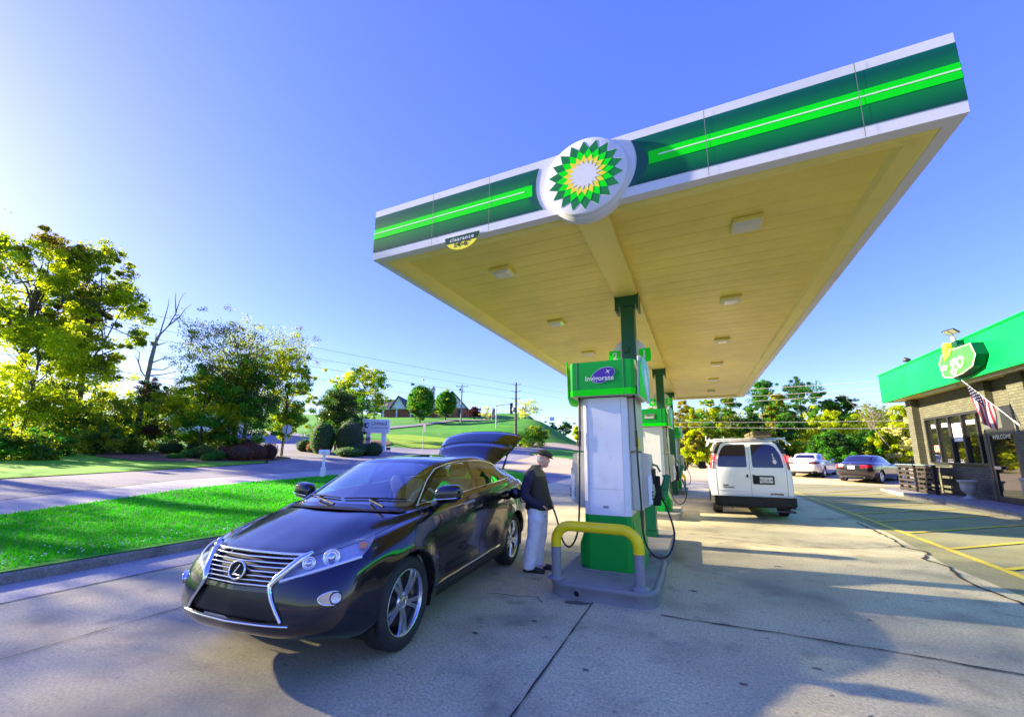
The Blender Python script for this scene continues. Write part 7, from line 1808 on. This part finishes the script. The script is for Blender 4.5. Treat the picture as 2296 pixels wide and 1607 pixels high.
def wire(name, label, A, B, sag, r=.016, grp=None, mat=None):
    A = Vector(A); B = Vector(B); n = 24; g = MB()
    g.tube([A.lerp(B, i/n)-Vector((0, 0, sag*4*(i/n)*(1-i/n)))-A for i in range(n+1)], r, 5); o = g.build(name, mat or M['wire'], None, loc=tuple(A)); tag(o, label, 'power line', grp)
M['wire'] = pbr('wire', (.03, .03, .035), .6); M['wire_pale'] = pbr('wire_pale', (.55, .50, .38), .5)
GWr = 'overhead wires on the left'
end = lambda k: Vector(b1+(hgt(*b1)+h1-.35-k*1.05,))
for k, (py, lb) in enumerate(((600, 'topmost overhead wire running from the upper left to the pole'), (640, 'second overhead wire from the top on the left'), (668, 'third overhead wire from the top on the left'))):
    wire('overhead_wire', lb, W3(-160, py, 26), end(k), .25, .014, GWr)
wire('overhead_wire', 'fourth overhead wire, passing in front of the two egg-shaped trees', W3(-160, 700, 26), end(3)+Vector((0, 0, -.4)), .3, .012, GWr)
wire('overhead_wire', 'upper of the two low thick cables crossing the left trees', W3(-160, 770, 26), Vector(b1+(hgt(*b1)+h1-5.6,)), .5, .022, GWr)
wire('overhead_wire', 'lowest thick cable crossing the left trees', W3(-160, 783, 26), Vector(b1+(hgt(*b1)+h1-6.3,)), .6, .022, GWr)
GWr = 'overhead wires on the right'
for (ya, yb, Da, Db, sg_, lb) in ((905, 850, 45, 30, .1, 'upper sunlit wire crossing the tall green crown'), (916, 862, 45, 30, .1, 'second sunlit wire crossing the tall green crown'), (890, 838, 45, 30, .0, 'highest sunlit wire at the far canopy corner'), (946, 938, 40, 30, .15, 'fourth sunlit wire, above the roof ladder of the van'), (953, 958, 40, 30, .2, 'lowest sunlit cable just above the van ladder')):
    wire('overhead_wire', lb, W3(1400, ya, Da), W3(2250, yb, Db), sg_, .02, GWr, M['wire_pale'])
for (ya, yb) in ((858, 884), (873, 895)): wire('overhead_wire', 'faint wire leading right from the wooden pole behind the pump' if ya == 858 else 'lower faint wire leading right from the wooden pole', W3(1157, ya+3, 59), W3(1420, yb+20, 46), .1, .010, 'wires right of the wooden pole')
# bank building on the hill
D = 119; M['bank_brick'] = pbr('bank_brick', (.30, .11, .06), .85, var=.15, vscale=3); M['slate'] = pbr('slate', (.07, .07, .08), .8, var=.2, vscale=2); M['trim_white'] = pbr('trim_white', (.66, .66, .66), .6)
o_ = at(1000, D); zb_ = zpx(936, D); bk = thing('bank_building', 'brick bank building with dark gabled roofs and a small white cupola on the hill', 'building', (o_[0], o_[1], zb_))
def L3(px, py, dy=0): v = VX*((px-1000)/900*D)+VY*dy; return Vector((v.x, v.y, zpx(py, D, px)-zb_))
def blk(mb, x0, x1, y0, y1, d0, d1):
    a = [L3(x0, y1, d0), L3(x1, y1, d0), L3(x1, y1, d1), L3(x0, y1, d1)]; b = [L3(x0, y0, d0), L3(x1, y0, d0), L3(x1, y0, d1), L3(x0, y0, d1)]
    mb.add([tuple(v) for v in a+b], [(0, 1, 5, 4), (1, 2, 6, 5), (2, 3, 7, 6), (3, 0, 4, 7), (4, 5, 6, 7)])
g = MB(); blk(g, 978, 1046, 914, 942, 0, 18); blk(g, 842, 985, 913, 942, 5, 16); g.build('wall', M['bank_brick'], bk)
g = MB(); g.add([tuple(L3(*p)) for p in ((978, 915, -.1), (1046, 915, -.1), (1013, 880, -.1))], [(0, 1, 2)]); g.build('gable', M['trim_white'], bk)
g = MB(); A_ = [L3(972, 918, -.6), L3(1013, 876, -.6), L3(1051, 918, -.6)]; B_ = [L3(972, 918, 18), L3(1013, 876, 18), L3(1051, 918, 18)]
g.add([tuple(v) for v in A_+B_], [(0, 1, 4, 3), (1, 2, 5, 4)]); o = g.build('roof', M['slate'], bk); m_ = o.modifiers.new('s', 'SOLIDIFY'); m_.thickness = .3
g = MB(); g.add([tuple(L3(*p)) for p in ((810, 914, 4), (985, 914, 4), (970, 885, 10.5), (838, 885, 10.5), (985, 914, 17), (810, 914, 17))], [(0, 1, 2, 3), (3, 2, 4, 5), (0, 3, 5), (1, 4, 2)]); g.build('roof', M['slate'], bk)
g = MB(); g.add([tuple(L3(*p)) for p in ((868, 913, 3.6), (902, 913, 3.6), (884, 886, 3.6), (868, 913, 8), (902, 913, 8), (884, 886, 8))], [(0, 1, 2), (0, 2, 5, 3), (2, 1, 4, 5)]); g.build('dormer', M['trim_white'], bk)
g = MB(); g.add([tuple(L3(*p)) for p in ((864, 914, 3.0), (884, 883, 3.0), (906, 914, 3.0), (864, 914, 12), (884, 883, 12), (906, 914, 12))], [(0, 1, 4, 3), (1, 2, 5, 4)]); o = g.build('dormer_roof', M['slate'], bk); m_ = o.modifiers.new('s', 'SOLIDIFY'); m_.thickness = .25
g = MB(); blk(g, 812, 984, 912.5, 915, 3.9, 4.3); g.build('eaves', M['trim_white'], bk)
for px in (828, 849, 880, 913): g = MB(); blk(g, px-1.6, px+1.6, 914, 940, 4.0, 4.4); g.build('column', M['trim_white'], bk)
for px in (1002, 1012, 1030): g = MB(); blk(g, px-3, px+3, 918, 934, -.12, .0); g.build('window', M['tinted_glass'], bk)
g = MB(); blk(g, 950.5, 958.5, 862, 884, 9, 10.2); g.build('cupola', M['trim_white'], bk)
g = MB(); c = L3(954.5, 862, 9.6); g.lathe([(.80, -.05), (.82, .1), (.62, .55), (.35, 1.0), (.05, 1.25), (.02, 1.8)], 16, Tm(*c)); g.build('cupola_dome', pbr('copper_dome', (.30, .33, .26), .6), bk)
for px in (952.5, 956.5): g = MB(); blk(g, px-.9, px+.9, 866, 874, 8.9, 9.0); g.build('cupola_louver', M['slate'], bk)
x, y = at(946, 118); fp_ = thing('light_mast', 'thin mast with a small round lamp beside the bank cupola', 'mast', (x, y, hgt(x, y))); g = MB(); hm_ = zpx(852, 118)-hgt(x, y); g.tube([(0, 0, 0), (0, 0, hm_)], .07, 6); g.ball((0, 0, hm_), .28, 8, 6); g.build('mast', M['galv'], fp_)
# bank sign
D = 45.5; x, y = at(846, D); zg = hgt(x, y); sgn = thing('bank_sign', 'white bank sign on two square white posts behind the low hedge', 'sign', (x, y, zg-.1), math.atan2(.414, .908)+.16)
zt = zpx(941, D, 846)-zg; zl = zpx(971, D, 846)-zg
for s_ in (-.80, .86): g = MB(); g.box((s_-.24, -.24, 0), (s_+.24, .24, zl+.1), bev=.01); g.build('post', M['sign_white'], sgn)
g = MB(); g.box((-1.42, -.38, zl+.1), (1.42, .38, zt+.1), bev=.03); pn = g.build('panel', M['sign_white'], sgn)
g = MB(); g.box((-1.36, -.387, zl+.16), (1.36, -.384, zt+.04)); g.build('panel_face', pbr('sign_face_white', (.62, .64, .76), .4), pn)
g = MB(); Q = plate((.42, -.40, (zl+zt)/2+.1), (1, 0, 0), (0, 0, 1)); zc = (zl+zt)/2+.1
add_text(g, 'United', Q @ Tm(-.10, .30, 0), mi=0, size=.62, bold=.008, sx=1.0); add_text(g, 'Community', Q @ Tm(-.05, -.17, 0), mi=1, size=.42, sx=.95, bold=.002); add_text(g, 'Banking forward', Q @ Tm(.12, -.52, 0), mi=1, size=.15)
Ql = Q @ Tm(-1.38, .05, 0)
arc = [(.30*math.cos(a), .30*math.sin(a)) for a in [PI*.45+PI*1.2*k/20 for k in range(21)]]+[(.17*math.cos(a)+.05, .17*math.sin(a)+.02) for a in [PI*1.65-PI*1.2*k/20 for k in range(21)]]
g.prism(arc, 0, .01, Ql, mi=0)
g.prism([(.12, .34), (.24, .34), (.24, -.05), (.18, -.14), (.12, -.10)], 0, .012, Ql, mi=2); g.prism([(-.02, .32), (.06, .34), (.06, .10), (-.02, .10)], 0, .012, Ql, mi=2)
g.build('lettering', [pbr('ink_navy', (.02, .03, .16), .5), pbr('ink_slate', (.12, .13, .24), .5), pbr('ink_sky', (.10, .30, .70), .5)], pn)
# mailbox
x, y = at(735, 20.6); zg = hgt(x, y); mbx = thing('mailbox', 'white mailbox on a turned white post beside the side road', 'mailbox', (x, y, zg), math.atan2(.414, .908)+.12)
g = MB(); g.box((-.12, -.12, 0), (.12, .12, .05), bev=.01); g.box((-.10, -.10, .05), (.10, .10, .42), bev=.012); g.box((-.115, -.115, .40), (.115, .115, .45), bev=.01)
g.lathe([(.10, .45), (.085, .50), (.075, .60), (.07, 1.0), (.085, 1.06), (.085, 1.1)], 4, Rm(PI/4, 'Z'), smooth=False); g.build('post', M['sign_white'], mbx)
g = MB(); pr = [(-.12, 0), (.12, 0), (.12, .14)]+[(.12*math.cos(a), .14+.08*math.sin(a)) for a in [PI*k/10 for k in range(1, 10)]]+[(-.12, .14)]
Qm = Tm(0, 0, 1.10) @ Matrix(((0, 0, 1, 0), (1, 0, 0, 0), (0, 1, 0, 0), (0, 0, 0, 1))); g.prism(pr, -.23, .23, Qm); g.prism([(a*1.05, b*1.04-.003) for a, b in pr], -.245, -.225, Qm)
bx = g.build('box', M['sign_white'], mbx)
g = MB(); add_text(g, '3741', plate((.02, -.124, 1.18), (1, 0, 0), (0, 0, 1)), size=.10, bold=.001); g.build('numerals', pbr('ink_soft', (.22, .22, .3), .6), bx)
g = MB(); g.tube([(-.20, .0, 1.30), (-.20, 0, 1.36)], .012, 6); g.ball((-.20, 0, 1.37), (.03, .012, .02), 8, 6); g.build('flag', M['red_lens'], bx)
# stop sign seen from the back
x, y = at(640, 34); zg = hgt(x, y); ss = thing('stop_sign', 'stop sign seen from its bare back on a slightly leaning dark post', 'road sign', (x, y, zg), math.atan2(.414, .908)+.05)
g = MB(); lean = Vector((.24, 0, 2.30)); g.tube([(0, 0, -.1), tuple(lean+Vector((.01, 0, .35)))], .035, 6); g.build('post', M['dark_metal'], ss)
g = MB(); Q = plate((.23, .05, 2.30), (1, 0, 0), (0, 0, 1)); g.prism([(.41*math.cos(PI/8+PI/4*k), .41*math.sin(PI/8+PI/4*k)) for k in range(8)], -.008, .008, Q); g.build('octagon', M['sign_white'], ss)
g = MB(); g.box((-.05+.12, .06, 1.35), (.30, .075, 1.75)); g.build('lower_plate', M['sign_white'], ss)
x, y = at(951, 47); t = thing('road_sign', 'thin post with a narrow grey plate in front of the sunlit field', 'road sign', (x, y, hgt(x, y))); hh = zpx(955, 47)-hgt(x, y); g = MB(); g.tube([(0, 0, -.1), (0, 0, hh)], .035, 6); g.build('post', M['galv'], t); g = MB(); g.box((-.04, -.04, hh-.75), (.34, -.01, hh+.02)); g.build('plate', M['galv'], t)
x, y = at(875, 45); t = thing('lawn_sign', 'tiny dark and white lawn sign at the foot of the bank sign', 'sign', (x, y, hgt(x, y)), math.atan2(.414, .908)); g = MB(); g.box((-.24, -.02, .12), (.24, .02, .30), mi=1); g.box((-.24, -.021, .30), (.24, .021, .52)); g.box((-.2, -.01, 0), (-.17, .01, .12)); g.box((.17, -.01, 0), (.2, .01, .12)); g.build('board', [M['dark_metal'], M['sign_white']], t)
x, y = at(1238, 85); t = thing('yard_sign', 'small white sign on posts at the foot of the mound', 'sign', (x, y, hgt(x, y)), .4); g = MB(); g.box((-.5, -.03, 1.4), (.5, .03, 2.2)); g.box((-.45, -.02, 0), (-.4, .02, 1.4)); g.box((.4, -.02, 0), (.45, .02, 1.4)); g.build('board', M['sign_white'], t)
# traffic signal and flag up the road
D = 78; x, y = at(1113, D); zg = hgt(x, y); t = thing('traffic_signal', 'traffic signal hanging from a long mast arm on the hilltop', 'traffic signal', (x, y, zg)); za_ = zpx(909, D)-zg
g = MB(); g.tube([(0, 0, -.2), (0, 0, za_)], .10, 8); e = VX*((1147-1113)/900*D)+Vector((0, 0, za_+.25)); g.tube([(0, 0, za_-.1), tuple(e*.5+Vector((0, 0, za_*.5))), tuple(e)], .06, 6); g.build('mast', M['galv'], t)
g = MB(); c = e+Vector((0, 0, -.55)); g.box((c.x-.22, c.y-.22, c.z-1.4), (c.x+.22, c.y+.22, c.z+.75), bev=.04)
for k in range(3): g.lathe([(.001, 0), (.17, 0), (.17, .22)], 12, plate((c.x, c.y-.2, c.z+.4-.68*k), (1, 0, 0), (0, 0, 1)))
g.build('signal_head', M['black_plastic'], t)
D = 95; x, y = at(1103, D); zg = hgt(x, y); t = thing('flagpole', 'distant flagpole with a limp striped flag on the hilltop', 'flagpole', (x, y, zg)); za_ = zpx(912, D)-zg; g = MB(); g.tube([(0, 0, 0), (0, 0, za_)], .05, 6); g.build('pole', M['galv'], t)
g = MB()
for k in range(7): g.add([tuple(VX*(.07+.10*k+.04*math.sin(j))+Vector((0, .1*math.sin(k*1.7+j), za_-.2-.28*j-.05*k))) for j in range(9)]+[tuple(VX*(.17+.10*k+.04*math.sin(j))+Vector((0, .1*math.sin((k+1)*1.7+j), za_-.2-.28*j-.05*(k+1)))) for j in range(9)], [(j, j+1, j+10, j+9) for j in range(8)], mi=k % 2)
g.build('flag', [M['flag_red'], M['flag_white']], t)
# pavilion roof showing through the left trees, white building behind the black sedan
x, y = at(440, 60); t = thing('house', 'low house with a grey roof glimpsed through the left trees', 'house', (x, y, hgt(x, y)), math.atan2(.414, .908)); g = MB(); g.box((-6, -3, 0), (6, 3, 3.0)); g.build('wall', M['trim_white'], t); g = MB(); g.prism([(-6.6, 3.0), (6.6, 3.0), (4.5, 5.2), (-4.5, 5.2)], -3.6, 3.6, Matrix(((1, 0, 0, 0), (0, 0, 1, 0), (0, 1, 0, 0), (0, 0, 0, 1)))); g.build('roof', M['slate'], t)
